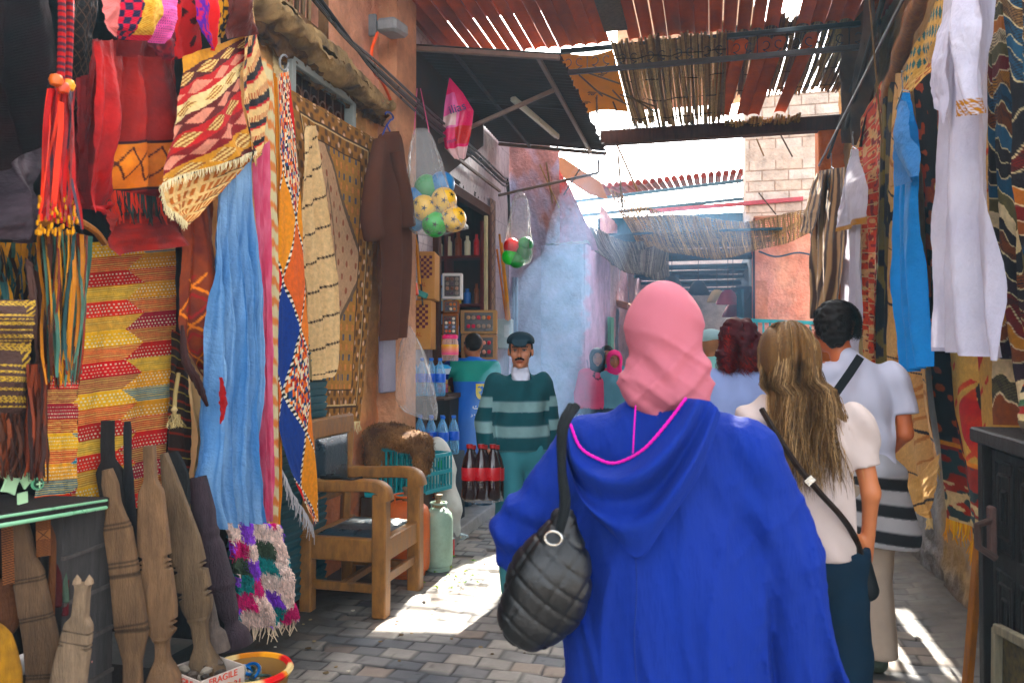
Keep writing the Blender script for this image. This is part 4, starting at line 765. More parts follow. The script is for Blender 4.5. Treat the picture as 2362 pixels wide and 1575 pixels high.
def embroid(U, V):
    K = full(U, '#4a3630'); g_ = C('#c2a25c'); b1 = ((V > .03) & (V < .14)) | ((V > .34) & (V < .38)) | ((V > .44) & (V < .47)) | ((V > .52) & (V < .6)) | ((V > .68) & (V < .72)) | ((V > .8) & (V < .9)) | ((V > .94) & (V < .97)); t = np.sin(U * 70 + np.sin(V * 60) * 2) * np.sin(V * 150); K = np.where((b1 & (t > -.2))[..., None], g_, K)
    K = np.where((((U > .78) & (V < .4)) & (np.abs(np.sin(V * 28 + U * 20)) > .8))[..., None], g_, K); return K * (.8 + .4 * fbm(U * 30, V * 30, 2))[..., None]
bb = thing('embroidered_bag', 'brown bag with gold embroidered bands and long dark fringe at the left edge', 'bag', P(20, 1060, x=-1.9))
hang('flap', None, None, [(-60, 690), (-60, 790)], [(82, 692), (76, 790)], -1.87, m_cloth, embroid, 120, 90, parent=bb, fold=(.004, 1, 0), belly=.03, spl=False)
hang('body', None, None, [(-60, 780), (-60, 960)], [(72, 790), (56, 960)], -1.93, m_cloth, lambda U, V: embroid(U, V * 1.1), 110, 130, parent=bb, fold=(.008, 1, 0), belly=.03, spl=False)
strands(None, None, None, [(-40, 950), (58, 955)], [(-40, 1110), (56, 1110)], 70, ('#2e1c16', '#4a2c20', '#5c3020'), .008, parent=bb, x=-1.92)
strands('leather_fringe', 'long reddish brown leather fringe right of the embroidered bag', 'fringe', [(70, 840), (106, 840)], [(62, 1110), (100, 1120)], 46, ('#4a2a20', '#6b3424', '#2e1c18'), .009, x=-1.9, group='tassels on the left stall')
hang('leather_bag', 'brown leather pouch with stitched edge between the fringes', 'bag', [(62, 590), (72, 760), (80, 880)], [(105, 650), (108, 800), (106, 890)], -1.97, m_leather, flat('#4a332c', .3), 30, 60, fold=(.01, 1, 0), belly=.03)
# top row
pb = thing('patchwork_bag', 'patchwork bag with gold brocade and pink panels at the top', 'bag', P(320, 100, x=-1.95))
def pbc(U, V):
    K = full(U, '#c4204a'); g_ = (U > .33) & (U < .68) & (V < .9); K = np.where(g_[..., None], mixc(C('#c8902c'), C('#e8c070'), np.clip(fbm(U * 30, V * 30, 3) * 2 - .5, 0, 1)), K); p = (U >= .66) & (V > .25); dt = ((U * 36 + V * 9) % 1 < .35) & ((V * 26) % 1 < .5); K = np.where(p[..., None], np.where(dt[..., None], C('#4a2060'), C('#d86aa0')), K); K = np.where(((U > .62) & (V <= .3))[..., None], C('#dca05a'), K); K = np.where((U < .18)[..., None], C('#e88a86'), K); s = (U >= .18) & (U <= .34); K = np.where((s & (np.sin(U * 60) * np.sin(V * 30) > 0))[..., None], C('#2a2440'), K); return K
hang('body', None, None, [(235, -60), (236, 30), (240, 60), (262, 85)], [(402, -60), (405, 20), (395, 70), (375, 102)], -1.95, m_cloth, pbc, 110, 90, parent=pb, fold=(.012, 2, .1), belly=.07)
hang('pouch', 'red pouch with pink floral side at the top', 'bag', [(452, -60), (453, 30), (462, 75), (490, 112)], [(500, -60), (500, 30), (500, 90), (497, 118)], -1.98, m_cloth, lambda U, V: np.where((U < .35)[..., None], mixc(C('#c03060'), C('#5a2a90'), vn(U * 20, V * 20, 2) > .5), full(U, '#d03420')), 40, 50, fold=(.01, 1, 0), belly=.05)
hang('pouch', 'small yellow and black leaf patterned pouch', 'bag', [(500, -60), (500, 40), (503, 80)], [(528, -60), (524, 50), (516, 88)], -2.0, m_cloth, lambda U, V: mixc(C('#c9941c'), C('#15120f'), vn(U * 9, V * 16, 6) > .52), 30, 50, fold=(.01, 1, 0), belly=.04)
hang('pouch', 'scarlet embroidered bag between the patchwork bag and the red pouch', 'bag', [(395, -60), (392, 60), (390, 140)], [(466, -60), (462, 60), (460, 130)], -2.06, m_cloth, lambda U, V: mixc(C('#c0180e'), C('#3a0a0a'), (vn(U * 7, V * 9, 9) > .72)), 50, 70, fold=(.02, 1, 0), belly=.04)
hang('pouch', 'dark crimson printed cloth bag under the scarlet one', 'bag', [(330, 70, -2.05), (345, 110, -2.02), (360, 128, -2.02)], [(405, 60, -2.05), (402, 120, -2.02), (396, 142, -2.02)], -2.04, m_cloth, lambda U, V: mixc(C('#8a1830'), C('#2a0c1c'), vn(U * 9, V * 9, 4)), 30, 30, fold=(.01, 1, 0), belly=.03)
hang('leather_bag', 'smooth dark brown leather bag at the top of the kilim', 'bag', [(526, -60), (524, 40), (522, 92)], [(575, -60), (580, 30), (592, 80)], -1.97, m_leather, flat('#5a2414', .35), 40, 60, fold=(.015, 1, .2), belly=.05)
# folded kilim
def fk(U, V):
    x = U + .25 * V; bands = (V * 7.5 + .9 * U) ; i = np.floor(bands); f = bands - i; P_ = np.array([C(c) for c in ('#c08a34', '#4a1812', '#a8261c', '#d9c294', '#5a1c14', '#b0301c', '#7a2018')]); K = P_[(i % 7).astype(int)]
    lz = (np.abs(f - .5) + np.abs(((U * 3.2 + i * .37) % 1) - .5) * .9) < .42; wv = ((V * 160 + U * 8) % 1 < .5); K = np.where((lz & ((i % 2) == 1))[..., None], np.where(wv[..., None], C('#d8bc86'), C('#8d5a34')), K); K = np.where((lz & ((i % 2) == 0) & (i > 0))[..., None], C('#cf8c78'), K); return K * (.85 + .3 * fbm(U * 30, V * 30, 4))[..., None]
kf = thing('folded_kilim', 'cream and red kilim folded over with tasselled corners', 'rug', P(480, 500, x=-1.95))
p = hangpos([(425, 130, -1.98), (408, 250, -1.95), (392, 340, -1.93), (374, 425, -1.9)], [(575, 80, -2.05), (560, 200, -2.0), (572, 300, -1.98), (598, 350, -1.96)], -1.95, 110, 130, fold=(.014, 1.5, .2), belly=.03)
sheet('front', p, m_wool, 110, 130, fk, kf); add_fringe(kf, p[-1], 90, .035, '#e9dcb8', .004)
def fb(U, V):
    K = full(U, '#d6b483'); t = V * 5 + .2 * U; st = (U * 60) % 1 < .45; K = np.where((((t % 1) > .3) & st)[..., None], C('#a8643c'), K); K = np.where((((t % 1) < .08) & (U > .6))[..., None], C('#2a211e'), K); return K
p = hangpos([(374, 430, -1.93), (385, 475, -1.93), (430, 515, -1.93)], [(590, 345, -2.0), (560, 390, -2.0), (436, 518, -1.93)], -1.95, 70, 70, fold=(.01, 1, .1)); sheet('back', p, m_wool, 70, 70, fb, kf); add_fringe(kf, p[:, 0], 60, .035, '#e4d6b0', .004)
def fs(U, V):
    K = full(U, '#d8b98a'); t = V * 6.5 + .35 * U; K = np.where(((t % 1) > .72)[..., None], C('#1e1a1c'), K); K = np.where((((t % 1) > .45) & ((t % 1) < .7) & ((U * 26) % 1 < .5))[..., None], C('#a04a2a'), K); K = np.where(((t % 1) < .1)[..., None], C('#b0301c'), K); return K
hang('kilim_end', 'cream, orange and black banded kilim end beside the folded kilim', 'rug', [(572, 60, -2.0), (562, 200, -2.0), (575, 330, -1.98), (590, 385, -1.98)], [(583, -60, -2.1), (602, 120, -2.1), (628, 240, -2.08), (600, 352, -2.0)], -2.0, m_wool, fs, 50, 110, fold=(.015, 1.5, 0))
# painted leather and companions
def pl(U, V):
    n = fbm(U * 6, V * 9, 4); K = mixc(C('#8a4424'), C('#5a2418'), n * 2 - .5); a = np.abs(((U * 2) % 1) - .5) + np.abs(((V * 5) % 1) - .5); K[(np.abs(a - .5) < .04) & (V > .35)] = C('#d8843c'); K[(np.abs(a - .3) < .04) & (V > .35)] = C('#8c1c14'); K[np.abs(V - .93) < .012] = C('#e09a50'); return K
hang('painted_hide', 'brown painted leather hide with orange diamond drawing', 'hide', [(425, 495), (415, 650), (415, 780), (470, 870), (492, 880)], [(496, 440), (498, 600), (504, 760), (494, 800), (496, 882)], -2.1, m_leather, pl, 80, 160, fold=(.02, 1.5, .1), belly=.07)
hang('shawl', 'cream shawl with brown zigzag edge under the painted hide', 'shawl', [(430, 790), (435, 900), (450, 1000), (440, 1130)], [(478, 870), (488, 980), (480, 1060), (450, 1150)], -2.12, m_cloth, lambda U, V: mixc(C('#d9b58a'), C('#5a3424'), (np.abs(U - .7 - .03 * np.sin(V * 160)) < .05) & (V > .3)), 40, 120, fold=(.02, 1, .1), fringe=dict(n=20, ln=.12, col='#b59a5c', w=.006))
tk = strands('wool_tassel', 'knotted cream wool tassel hanging beside the kilim', 'tassel', [(399, 955), (408, 955)], [(385, 990), (425, 985)], 34, ('#cbb78c', '#a8946a'), .006, x=-2.05, group='tassels on the left stall')
w = MB(); w.tube([P(412, 860, x=-2.05), P(404, 910, x=-2.05), P(402, 960, x=-2.05)], .008, 6, C('#b8a478')); w.lathe([(0, -.02), (.014, 0), (0, .02)], P(402, 945, x=-2.04), 8, col=C('#cbb78c')); w.build('cord', m_knit, tk)
w = MB(); q = resamp([P(420, 750, x=-2.02), P(428, 830, x=-2.0), P(455, 880, x=-1.98), P(478, 935, x=-2.0)], 30); w.tube([tuple(p) for p in q], [.006 + .012 * math.sin(i / 29 * 3.1) * (1 + .15 * (i % 3 - 1)) for i in range(30)], 8, C('#3a201c')); tag(w.build('twisted_horn', m_wood), 'dark twisted horn hanging over the cream shawl', 'horn')
# scarves
def blu(U, V): K = mixc(C('#5a86b8'), C('#92b2d2'), fbm(U * 14, V * 4, 5) * 2 - .5); K = mixc(K, C('#a8c4de'), np.clip((.25 - V) * 3, 0, .7)); return mixc(K, C('#2e5c94'), np.clip(np.abs(np.sin(U * 40)) - .86, 0, 1) * 3)
hang('scarf', 'long crinkled sky blue cotton scarf reaching knee height', 'scarf', [(505, 440), (498, 640), (490, 820), (482, 1000), (470, 1120), (482, 1222)], [(585, 360), (598, 600), (606, 840), (600, 1000), (606, 1120), (612, 1205)], -2.0, M('crinkled_cotton', rough=.9, bs=60, bump=1, bd=.01, var=.12, vs=9, transl=.2), blu, 120, 260, fold=(.035, 4.5, .1), wob=.02, seed=2)
hang('cloth_strip', 'frayed red cloth scrap over the pale scarf edge', 'cloth', [(508, 870, -1.93), (506, 940, -1.93), (508, 975, -1.93)], [(513, 870, -1.93), (524, 930, -1.93), (512, 978, -1.93)], -1.93, m_cloth, flat('#a0202a', .2), 10, 30, fold=(.004, 1, 0))
hang('scarf', 'pale blue scarf layer under the long blue scarf', 'scarf', [(500, 800), (488, 900), (472, 1100), (484, 1218)], [(530, 800), (515, 1000), (512, 1218)], -2.06, m_thin, blu, 40, 120, fold=(.015, 2, 0))
hang('scarf', 'dusty rose knitted scarf between blue scarf and orange dyed scarf', 'scarf', [(588, 380), (603, 700), (606, 1000), (610, 1205)], [(622, 320), (622, 640), (622, 1000), (626, 1200)], -2.05, m_thin, flat('#d0607a', .3, 12, 4, '#e88aa0'), 40, 160, fold=(.02, 2, 0))
hang('scarf', 'white and orange tie dyed scarf', 'scarf', [(608, 130), (616, 420), (622, 800), (618, 1230)], [(634, 165), (642, 420), (644, 900), (640, 1245)], -2.08, m_thin, tiedye('#e6dcb4', '#e8861c', 150), 30, 260, fold=(.015, 1.5, 0), fringe=dict(n=20, ln=.05, col='#e8a04a', w=.004))
hang('scarf', 'pale orange scarf edge at the right of the dyed scarf', 'scarf', [(634, 165), (642, 500), (644, 900), (640, 1245)], [(640, 185), (648, 500), (650, 900), (648, 1240)], -2.14, m_thin, flat('#e0963a', .2), 12, 120, fold=(.01, 1, 0))
# berber rug hanging by a hook, then the beige striped shawl and carpet
hang('berber_rug', 'patchwork Berber rug of red, orange and blue panels with a pointed foot', 'rug', [(645, 170), (645, 420), (642, 640), (640, 900), (655, 1040), (728, 1215)], [(668, 165), (690, 400), (706, 700), (722, 960), (730, 1060), (735, 1200)], -2.13, m_wool, berber, 110, 560, fold=(.006, 1.2, .15), belly=.015)
p = hangpos([(652, 1085), (672, 1130), (722, 1212)], [(654, 1083), (680, 1125), (730, 1200)], -2.15, 4, 30, fold=(0, 1, 0)); q = thing('rug_fringe', 'grey woollen fringe along the slanting foot of the Berber rug', 'fringe', P(690, 1230, x=-2.15)); add_fringe(q, p[:, 0], 60, .11, '#b8b4b4', .005)
w = MB(); w.tube([P(655 + 10 * math.cos(a * .5), 145 + 18 * math.sin(a * .5), x=-2.3) for a in range(12)], .006, 5, C('#8a8a88')); w.tube([P(664, 160, x=-2.25), P(662, 185, x=-2.2)], .004, 4, C('#c8c8c4')); tag(w.build('wire_hook', m_metal), 'twisted wire hook holding the Berber rug', 'hook')
hang('beige_carpet', 'large faded beige carpet with patterned borders on the orange wall', 'carpet', [(660, 200), (690, 400), (700, 700), (712, 982)], [(868, 322), (862, 520), (846, 760), (826, 972)], -2.4, m_wool, carpet, 260, 420, fold=(.012, 2, .2), belly=-.02, fringe=dict(n=90, ln=.1, col='#e2cfa4', w=.006))
def cs(U, V): K = mixc(C('#dfc39a'), C('#cfae84'), fbm(U * 20, V * 6, 3)); t = V * 9 + .8 * U; K[(t % 1) < .07] = C('#2a1c18'); K[np.abs(U - .62) < .015] = C('#5a3424'); K[((t * 4) % 1 < .06)] *= .9; return K
hang('striped_shawl', 'cream wool shawl with thin dark stripes and ragged edge over the beige carpet', 'shawl', [(712, 290), (696, 480), (702, 700), (715, 880)], [(728, 290), (752, 480), (770, 680), (764, 850), (742, 872)], -2.28, m_wool, cs, 60, 200, fold=(.03, 2, .1))
# brown robe on hanger
rb_ = thing('brown_robe', 'brown hooded robe hanging from a blue hanger', 'robe', P(890, 790, x=-2.28))
def rbp(U, V):
    l = resamp([P(a, b, x=-2.3) for a, b in ((884, 305), (868, 330), (858, 480), (870, 620), (872, 788))], 101); r = resamp([P(a, b, x=-2.3) for a, b in ((896, 305), (918, 335), (938, 480), (935, 640), (920, 772))], 101); i = np.rint(V * 100).astype(int)
    p = l[i] * (1 - U[..., None]) + r[i] * U[..., None]; p[..., 0] += .1 * np.sin(np.pi * U) + .03 * np.sin(U * 19 + V * 3) * np.clip(V * 2, 0, 1) + .01 * fbm(U * 9, V * 14, 3); return p
rm = M('brown_wool', '#5c3a2c', rough=.97, bs=200, bump=.5, var=.15, vs=10, weave=50); sheet('body', rbp, rm, 70, 100, None, rb_)
w = MB(); q = resamp([P(876, 330, x=-2.22), P(862, 420, x=-2.2), P(856, 500, x=-2.2), P(864, 548, x=-2.2)], 20); w.tube([tuple(p) for p in q], [.05 + .03 * i / 19 for i in range(20)], 10); q = resamp([P(912, 350, x=-2.2), P(930, 440, x=-2.18), P(936, 520, x=-2.2)], 16); w.tube([tuple(p) for p in q], [.045 + .03 * i / 15 for i in range(16)], 10); w.build('sleeve', rm, rb_, True)
w = MB(); w.tube([P(898 - 9 * math.cos(a * .55), 268 + 9 * math.sin(a * .55 + 3.6), x=-2.28) for a in range(9)] + [P(892, 290, x=-2.28)], .008, 6, C('#2c3a78')); w.tube([P(880, 318, x=-2.28), P(892, 288, x=-2.28), P(912, 330, x=-2.24)], .008, 6, C('#2c3a78')); tag(w.build('coat_hanger', m_plas), 'dark blue hanger in the neck of the brown robe', 'hanger')
# shag rug at the foot
sr = thing('shag_rug', 'shaggy rug of teal, violet, magenta and cream squares near the floor', 'rug', P(610, 1450, x=-2.0))
p = hangpos([(515, 1205), (535, 1300), (560, 1450)], [(640, 1210), (655, 1320), (672, 1425)], -2.0, 90, 100, fold=(.02, 2, .3), wob=.02); K = shag(*UV(90, 100)); sheet('backing', p, m_wool, 90, 100, K, sr)
w = MB(); F_ = p.reshape(-1, 3); Kf = K.reshape(-1, 3)
for i in range(6500):
    j = random.randrange(len(F_)); q = Vector(F_[j]) + Vector((random.uniform(0, .01), random.gauss(0, .004), random.gauss(0, .004))); w.ribbon([q, q + Vector((.018, random.gauss(0, .004), -.003)), q + Vector((.02, random.gauss(0, .007), -.018))], [.006, .007, .003], Vector((0, 1, .3)), Kf[j] * random.uniform(.7, 1.3))
w.build('pile', m_wool, sr); add_fringe(sr, p[-1], 46, .09, '#dcc8ae', .006)
w = MB(); w.box((-2.42, 3.8, .55), (.12, .9, 1.5), col=C('#1f5a66')); sp = thing('shutter', 'teal slatted metal shutter behind the rug fringe', 'shutter', (-2.42, 3.9, 0))
w = MB()
for k in range(34): w.box((-2.33, 4.02, .1 + k * .045), (.03, 1.0, .036), Matrix.Rotation(.35, 3, 'Y'), C('#2a5058'))
w.build('slats', m_metal, sp)
# ---------------------------------------------------------------- stall table and carved planks
tb = thing('stall_table', 'dark table edge with pale green trim carrying star shaped tags', 'table', P(60, 1160, x=-2.0))
w = MB(); a, b = P(-60, 1195, x=-1.93), P(235, 1150, x=-2.0); w.bar(a + Vector((-.3, 0, -.02)), b + Vector((-.3, 0, -.02)), .6, .04, C('#2b2523')); w.build('top', m_wood, tb)
w = MB(); w.bar(a + Vector((.02, 0, -.028)), b + Vector((.02, 0, -.028)), .012, .012, C('#8fbf9c')); w.bar(a + Vector((.02, 0, -.004)), b + Vector((.02, 0, -.004)), .01, .008, C('#8fbf9c')); w.build('trim', m_plas, tb)
for i, (x, y, r_) in enumerate(((22, 1118, 24), (58, 1105, 20), (50, 1148, 16), (8, 1090, 14))):
    w = MB(); c_ = P(x, y, x=-1.94); n = 8 if i < 2 else 4; pts = []
    for k in range(n): a_ = k * 2 * math.pi / n + .4 + i; rr = r_ / 1837 * 2.6 * (1 if k % 2 == 0 or n == 4 else .62); pts.append(c_ + Vector((0, rr * math.cos(a_), rr * math.sin(a_))))
    w.ngon(pts, .006, (1, 0, 0), C('#b4d4b0')); tag(w.build('green_tag', m_plas), ['largest pale green star tag on the table edge', 'angular green tag right of the star', 'small square green tag lowest of the tags', 'green tag cut off at the photo edge'][i], 'tag', 'pale green tags')
w = MB(); c_ = P(85, 1115, x=-1.92); w.lathe([(0, 0), (.018, 0), (.018, .006), (0, .006)], c_, 18, (1, -.3, 0), C('#6aa482')); w.lathe([(0, .006), (.013, .006), (.013, .009), (0, .009)], c_, 18, (1, -.3, 0), C('#1c3a2c')); w.bar(c_ + Vector((.01, -.012, 0)), c_ + Vector((.01, .012, 0)), .004, .004, C('#b4d4b0')); w.bar(c_ + Vector((.01, 0, -.012)), c_ + Vector((.01, 0, .012)), .004, .004, C('#b4d4b0')); tag(w.build('round_badge', m_plas), 'round green badge with a cross beside the star tags', 'badge')
w = MB(); a, b = P(165, 1170, x=-2.02), P(240, 1160, x=-2.1); w.box((a + b) / 2 + Vector((-.04, 0, -.42)), (.08, (b - a).length, .84), Matrix.Rotation(.08, 3, 'Z'), C('#4a4644')); 
for k in range(5): w.box((a + b) / 2 + Vector((.004, 0, -.15 - k * .15)), (.012, (b - a).length, .012), Matrix.Rotation(.08, 3, 'Z'), C('#5c5652'))
tag(w.build('dark_panel', m_wood), 'plain dark grey wooden panel behind the forked plank', 'panel')
def carvecol(U, V):
    K = full(U, '#8a5a3c'); f = (V * 26 + U) % 1; K[f < .3] = C('#3c2216'); b_ = (V > .38) & (V < .6); d_ = np.abs(np.abs(U - .5) - np.abs(V - .49) * 3.5) < .04; K = np.where(b_[..., None], np.where(d_[..., None], C('#3c2216'), C('#9a6a48')), K); return K
hang('carved_board', 'brown chip carved panel with a cross motif under the table', 'panel', [(82, 1188), (84, 1285)], [(117, 1182), (117, 1280)], -2.06, m_wood, carvecol, 50, 90, fold=(0, 1, 0), wob=0, spl=False)
hang('carved_board', 'ribbed brown carved panel at the left edge under the table', 'panel', [(2, 1205), (6, 1350)], [(30, 1202), (34, 1345)], -2.04, m_wood, lambda U, V: mixc(C('#8a5a3c'), C('#3c2216'), ((V * 26 + U * .7) % 1) < .4), 30, 120, fold=(0, 1, 0), wob=0, spl=False)
for i, (a_, b_, c_) in enumerate((((125, 1190), (118, 1420), '#6b4630'), ((140, 1190), (135, 1400), '#4a1c1c'), ((155, 1180), (150, 1420), '#5a1f22'), ((130, 1190), (150, 1390), '#4c5a4c'))):
    w = MB(); w.bar(P(*a_, x=-2.1), P(*b_, x=-2.05), .02, .03, C(c_)); tag(w.build('carved_stick', m_wood), ['tan stick standing under the table', 'dark maroon stick under the table', 'reddish carved stick against the dark panel', 'thin grey green blade among the sticks'][i], 'stick', 'sticks under the table')
def plank(label, axis, prof, d, thick, col, grooves=(), notches=(), name='carved_plank', rnd=.35, group='old carved planks leaning on the stall', tip=None, d2=None):
    q = resamp([P(a, b, d=d + ((d2 or d) - d) * i / (len(axis) - 1)) for i, (a, b) in enumerate(axis)], 121); tt = np.linspace(0, 1, 121); hw = np.interp(tt, [p[0] for p in prof], [p[1] for p in prof]) / 1837 * d
    hw = np.convolve(np.pad(hw, 2, 'edge'), [.1, .2, .4, .2, .1], 'valid'); Rv = np.array(CM @ Vector((1, 0, 0))); Fv = np.array(CM @ Vector((0, 0, 1))); n = 20; V = []; K = []
    th = np.array([thick if not callable(thick) else thick(t, h) for t, h in zip(tt, hw)])
    for i in range(121):
        ax = q[min(i + 1, 120)] - q[max(i - 1, 0)]; ax /= np.linalg.norm(ax); sd = np.cross(Fv, ax); sd /= np.linalg.norm(sd); g_ = 1.
        for (gt, gw) in grooves:
            if abs(tt[i] - gt) < gw: g_ = .9
        ns = .7 if any(abs(tt[i] - a) < .006 for a in notches) else 1
        for j in range(n):
            a = 2 * math.pi * j / n; ca, sa = math.cos(a), math.sin(a); sx = abs(ca) ** rnd * (1 if ca > 0 else -1); sy = abs(sa) ** rnd * (1 if sa > 0 else -1)
            nz = .0012 * float(vn(i * .5, j, 3)); V.append(q[i] + sd * sx * hw[i] * ns * (1 - (1 - g_) * .3) + Fv * sy * (th[i] * g_ + nz)); c = C(col) * .72 * (.7 + .6 * float(fbm(i * .13, j * .9, 5))) * (.35 if g_ < 1 else 1); K.append(c)
    Fs = [(i * n + j, i * n + (j + 1) % n, (i + 1) * n + (j + 1) % n, (i + 1) * n + j) for i in range(120) for j in range(n)] + [tuple(range(n - 1, -1, -1)), tuple(range(120 * n, 121 * n))]
    return tag(mesh(name, V, Fs, m_wood, None, 'auto', np.array(K)), label, 'carved plank', group)
G3 = lambda *a: [(x, .004) for x in a]
plank('notched grey plank with a snout shaped top, left of the tall pointed paddle', [(248, 1082), (262, 1160), (285, 1300), (300, 1420), (305, 1470), (308, 1640)], [(0, 8), (.06, 17), (.14, 15), (.2, 22), (.24, 31), (.5, 34), (.68, 38), (.72, 30), (.8, 20), (1, 22)], 2.75, .018, '#8a6e56', G3(.225, .245, .38, .4, .43, .445, .64, .66, .67))
plank('smooth paddle shaped plank with a narrow handle and round turned foot', [(345, 1028), (350, 1150), (358, 1300), (372, 1440), (380, 1640)], [(0, 12), (.13, 13), (.17, 28), (.35, 36), (.6, 40), (.7, 34), (.73, 14), (.8, 15), (.83, 24), (.9, 38), (1, 30)], 2.8, lambda t, h: .017 if t < .72 else h * .9, '#8f7158', notches=(.42, .44, .46, .66, .68))
plank('broad leaning paddle plank overlapping the smooth one', [(378, 1045), (400, 1140), (432, 1280), (455, 1400), (470, 1520), (480, 1560)], [(0, 6), (.08, 14), (.18, 22), (.4, 38), (.6, 40), (.7, 34), (.76, 18), (.86, 16), (.9, 26), (1, 40)], 2.95, lambda t, h: .017 if t < .74 else h * .8, '#7f6a55', notches=(.5, .52, .62, .64))
plank('tall dark handled paddle standing highest behind the planks', [(249, 970), (250, 1060), (270, 1200), (285, 1330)], [(0, 13), (.25, 14), (.32, 30), (1, 26)], 3.0, .016, '#34302e')
plank('slim dark turned rod behind the paddles', [(294, 972), (296, 1100), (305, 1200), (308, 1300)], [(0, 6), (.05, 9), (.3, 8), (.4, 12), (.6, 10), (1, 9)], 3.0, .014, '#2c2a2c', rnd=.9)
plank('worn plank with a long neck standing left of the forked plank', [(45, 1200), (60, 1290), (80, 1400), (98, 1500), (108, 1640)], [(0, 14), (.1, 20), (.2, 20), (.27, 34), (.6, 38), (1, 42)], 2.5, .018, '#7a624e', G3(.3, .32, .5, .52, .8, .82, .86))
plank('pale split plank ending in a two pointed fork', [(192, 1345), (185, 1420), (175, 1480), (160, 1560), (150, 1650)], [(0, 18), (.04, 14), (.25, 17), (.3, 30), (.4, 34), (.6, 38), (1, 44)], 2.45, .018, '#a08a74', G3(.36, .44), notches=(.36, .44, .47))
w = MB(); [w.lathe([(.014, 0), (.012, .012), (0, .03)], P(192 + s * 14, 1346, d=2.45), 6, col=C('#a08a74')) for s in (-1, 1)]; tag(w.build('plank_tip', m_wood), 'two points on top of the pale split plank', 'plank tip')
plank('dark turned post with ringed bands beside the shag rug', [(455, 1100), (480, 1230), (505, 1330), (530, 1420), (550, 1490)], [(0, 20), (.2, 26), (.3, 22), (.32, 27), (.36, 22), (.4, 28), (.6, 30), (.64, 34), (.66, 27), (.8, 22), (.86, 14), (.92, 30), (1, 34)], 3.25, lambda t, h: h * .9, '#4c3e44', rnd=.8, group=None)
plank('lumpy wooden club standing between the paddle and the dark post', [(482, 1370), (490, 1430), (500, 1470), (505, 1500)], [(0, 8), (.3, 12), (.6, 13), (.7, 22), (1, 26)], 3.0, lambda t, h: h * .8, '#6f625a', rnd=.9, group=None)
plank('smooth honey coloured wooden gourd at the bottom left corner', [(-30, 1430), (0, 1470), (10, 1560), (8, 1680)], [(0, 6), (.2, 26), (.5, 38), (1, 40)], 2.3, lambda t, h: h * .8, '#b98a44', rnd=1, name='wooden_gourd', group=None)
plank('brown glazed gourd vessel behind the honey coloured one', [(5, 1335), (12, 1380), (22, 1430), (18, 1460)], [(0, 16), (.3, 32), (.7, 30), (1, 12)], 2.55, lambda t, h: h * .8, '#6b4630', rnd=1, name='wooden_gourd', group=None)
w = MB(); w.tube([P(238 - i * 3, 1430 + i * 14, d=2.9) for i in range(9)], .012, 5, C('#6a7a92')); tq = thing('pale_tassel', 'grey and white thread tassel hanging beside the planks', 'tassel', P(215, 1535, d=2.9)); strands(None, None, None, [(230, 1420), (245, 1425)], [(200, 1535), (222, 1540)], 30, ('#9aa4b8', '#d8d4cc', '#c08a80'), .006, parent=tq, x=-2.1)
plank('dark looped wooden handle behind the leaning paddle', [(395, 1045), (408, 1075), (418, 1120), (420, 1180)], [(0, 14), (.4, 20), (1, 16)], 3.15, .015, '#2a2a2a', group=None)
# baskets of trinkets
def tray(name, label, c, r, h, wallcol, sq=.75, band=None):
    t = thing(name, label, 'basket', c); w = MB(); prof = [(r * .75, 0), (r * .95, h * .5), (r, h), (r * .92, h), (r * .7, h * .25), (0, h * .2)]; w.lathe(prof, c, 36, col=C(wallcol)); w.build('bowl', m_paper, t); w = MB()
    q = [Vector(c) + Vector((r * math.cos(a / 40 * 2 * math.pi), r * math.sin(a / 40 * 2 * math.pi), h)) for a in range(41)]; base = len(w.V); w.tube(q, .014, 6, C('#c8a878'), cap=False)
    if band:
        for i in range(41):
            cc2 = band[(i // 4) % len(band)]; w.K[base + i * 6: base + i * 6 + 6] = [tuple(C(cc2))] * 6
    w.build('rim', m_paper, t); return t
bc = P(574, 1545, d=3.0); tray('basket', 'round basket with a red and ochre banded rim full of bangles', (bc.x, bc.y, bc.z - .1), .15, .1, '#8a6a44', band=('#d8c090', '#c03424', '#d89a3c', '#b8783a'))
for i in range(11):
    a = random.random() * 6.28; r = random.random() * .09; p = Vector((bc.x + r * math.cos(a), bc.y + r * math.sin(a), bc.z - .03 + .04 * random.random())); w = MB(); rad = random.uniform(.025, .045); ax = Vector((random.gauss(0, .5), random.gauss(-.6, .4), 1)).to_track_quat('Z', 'Y').to_matrix()
    w.tube([p + ax @ Vector((rad * math.cos(k / 20 * 6.2832), rad * math.sin(k / 20 * 6.2832), 0)) for k in range(21)], .006, 6, C(['#6f7068', '#8d8a78', '#3a4a44', '#b8b4a8', '#2c64a0'][i % 5]), cap=False); tag(w.build('bangle', M('dull_metal', rough=.35, metal=.6, var=.3, vs=20)), 'metal bangle lying in the banded basket', 'bangle', 'bangles heaped in the basket')
bx = thing('carton', 'white carton printed with red letters full of dark trinkets', 'box', P(485, 1570, d=2.75)); c_ = P(474, 1585, d=2.9); Rr = Matrix.Rotation(-.35, 3, 'Z')
w = MB()
for (ox, oy, sx, sy) in ((0, -.09, .2, .006), (0, .09, .2, .006), (-.1, 0, .006, .18), (.1, 0, .006, .18)): w.box(c_ + Rr @ Vector((ox, oy, 0)), (sx, sy, .15), Rr, C('#b8aca2'))
w.box(c_ + Vector((0, 0, -.0)), (.18, .16, .02), Rr, C('#3a3430')); w.build('box', m_paper, bx)
redi = M('red_ink', '#b8483c', rough=.7, var=.05)
fx = Rr @ Vector((0, 1, 0)); fr_ = Matrix((Rr @ Vector((0, 1, 0)), Vector((0, 0, 1)), Rr @ Vector((1, 0, 0)))).transposed()
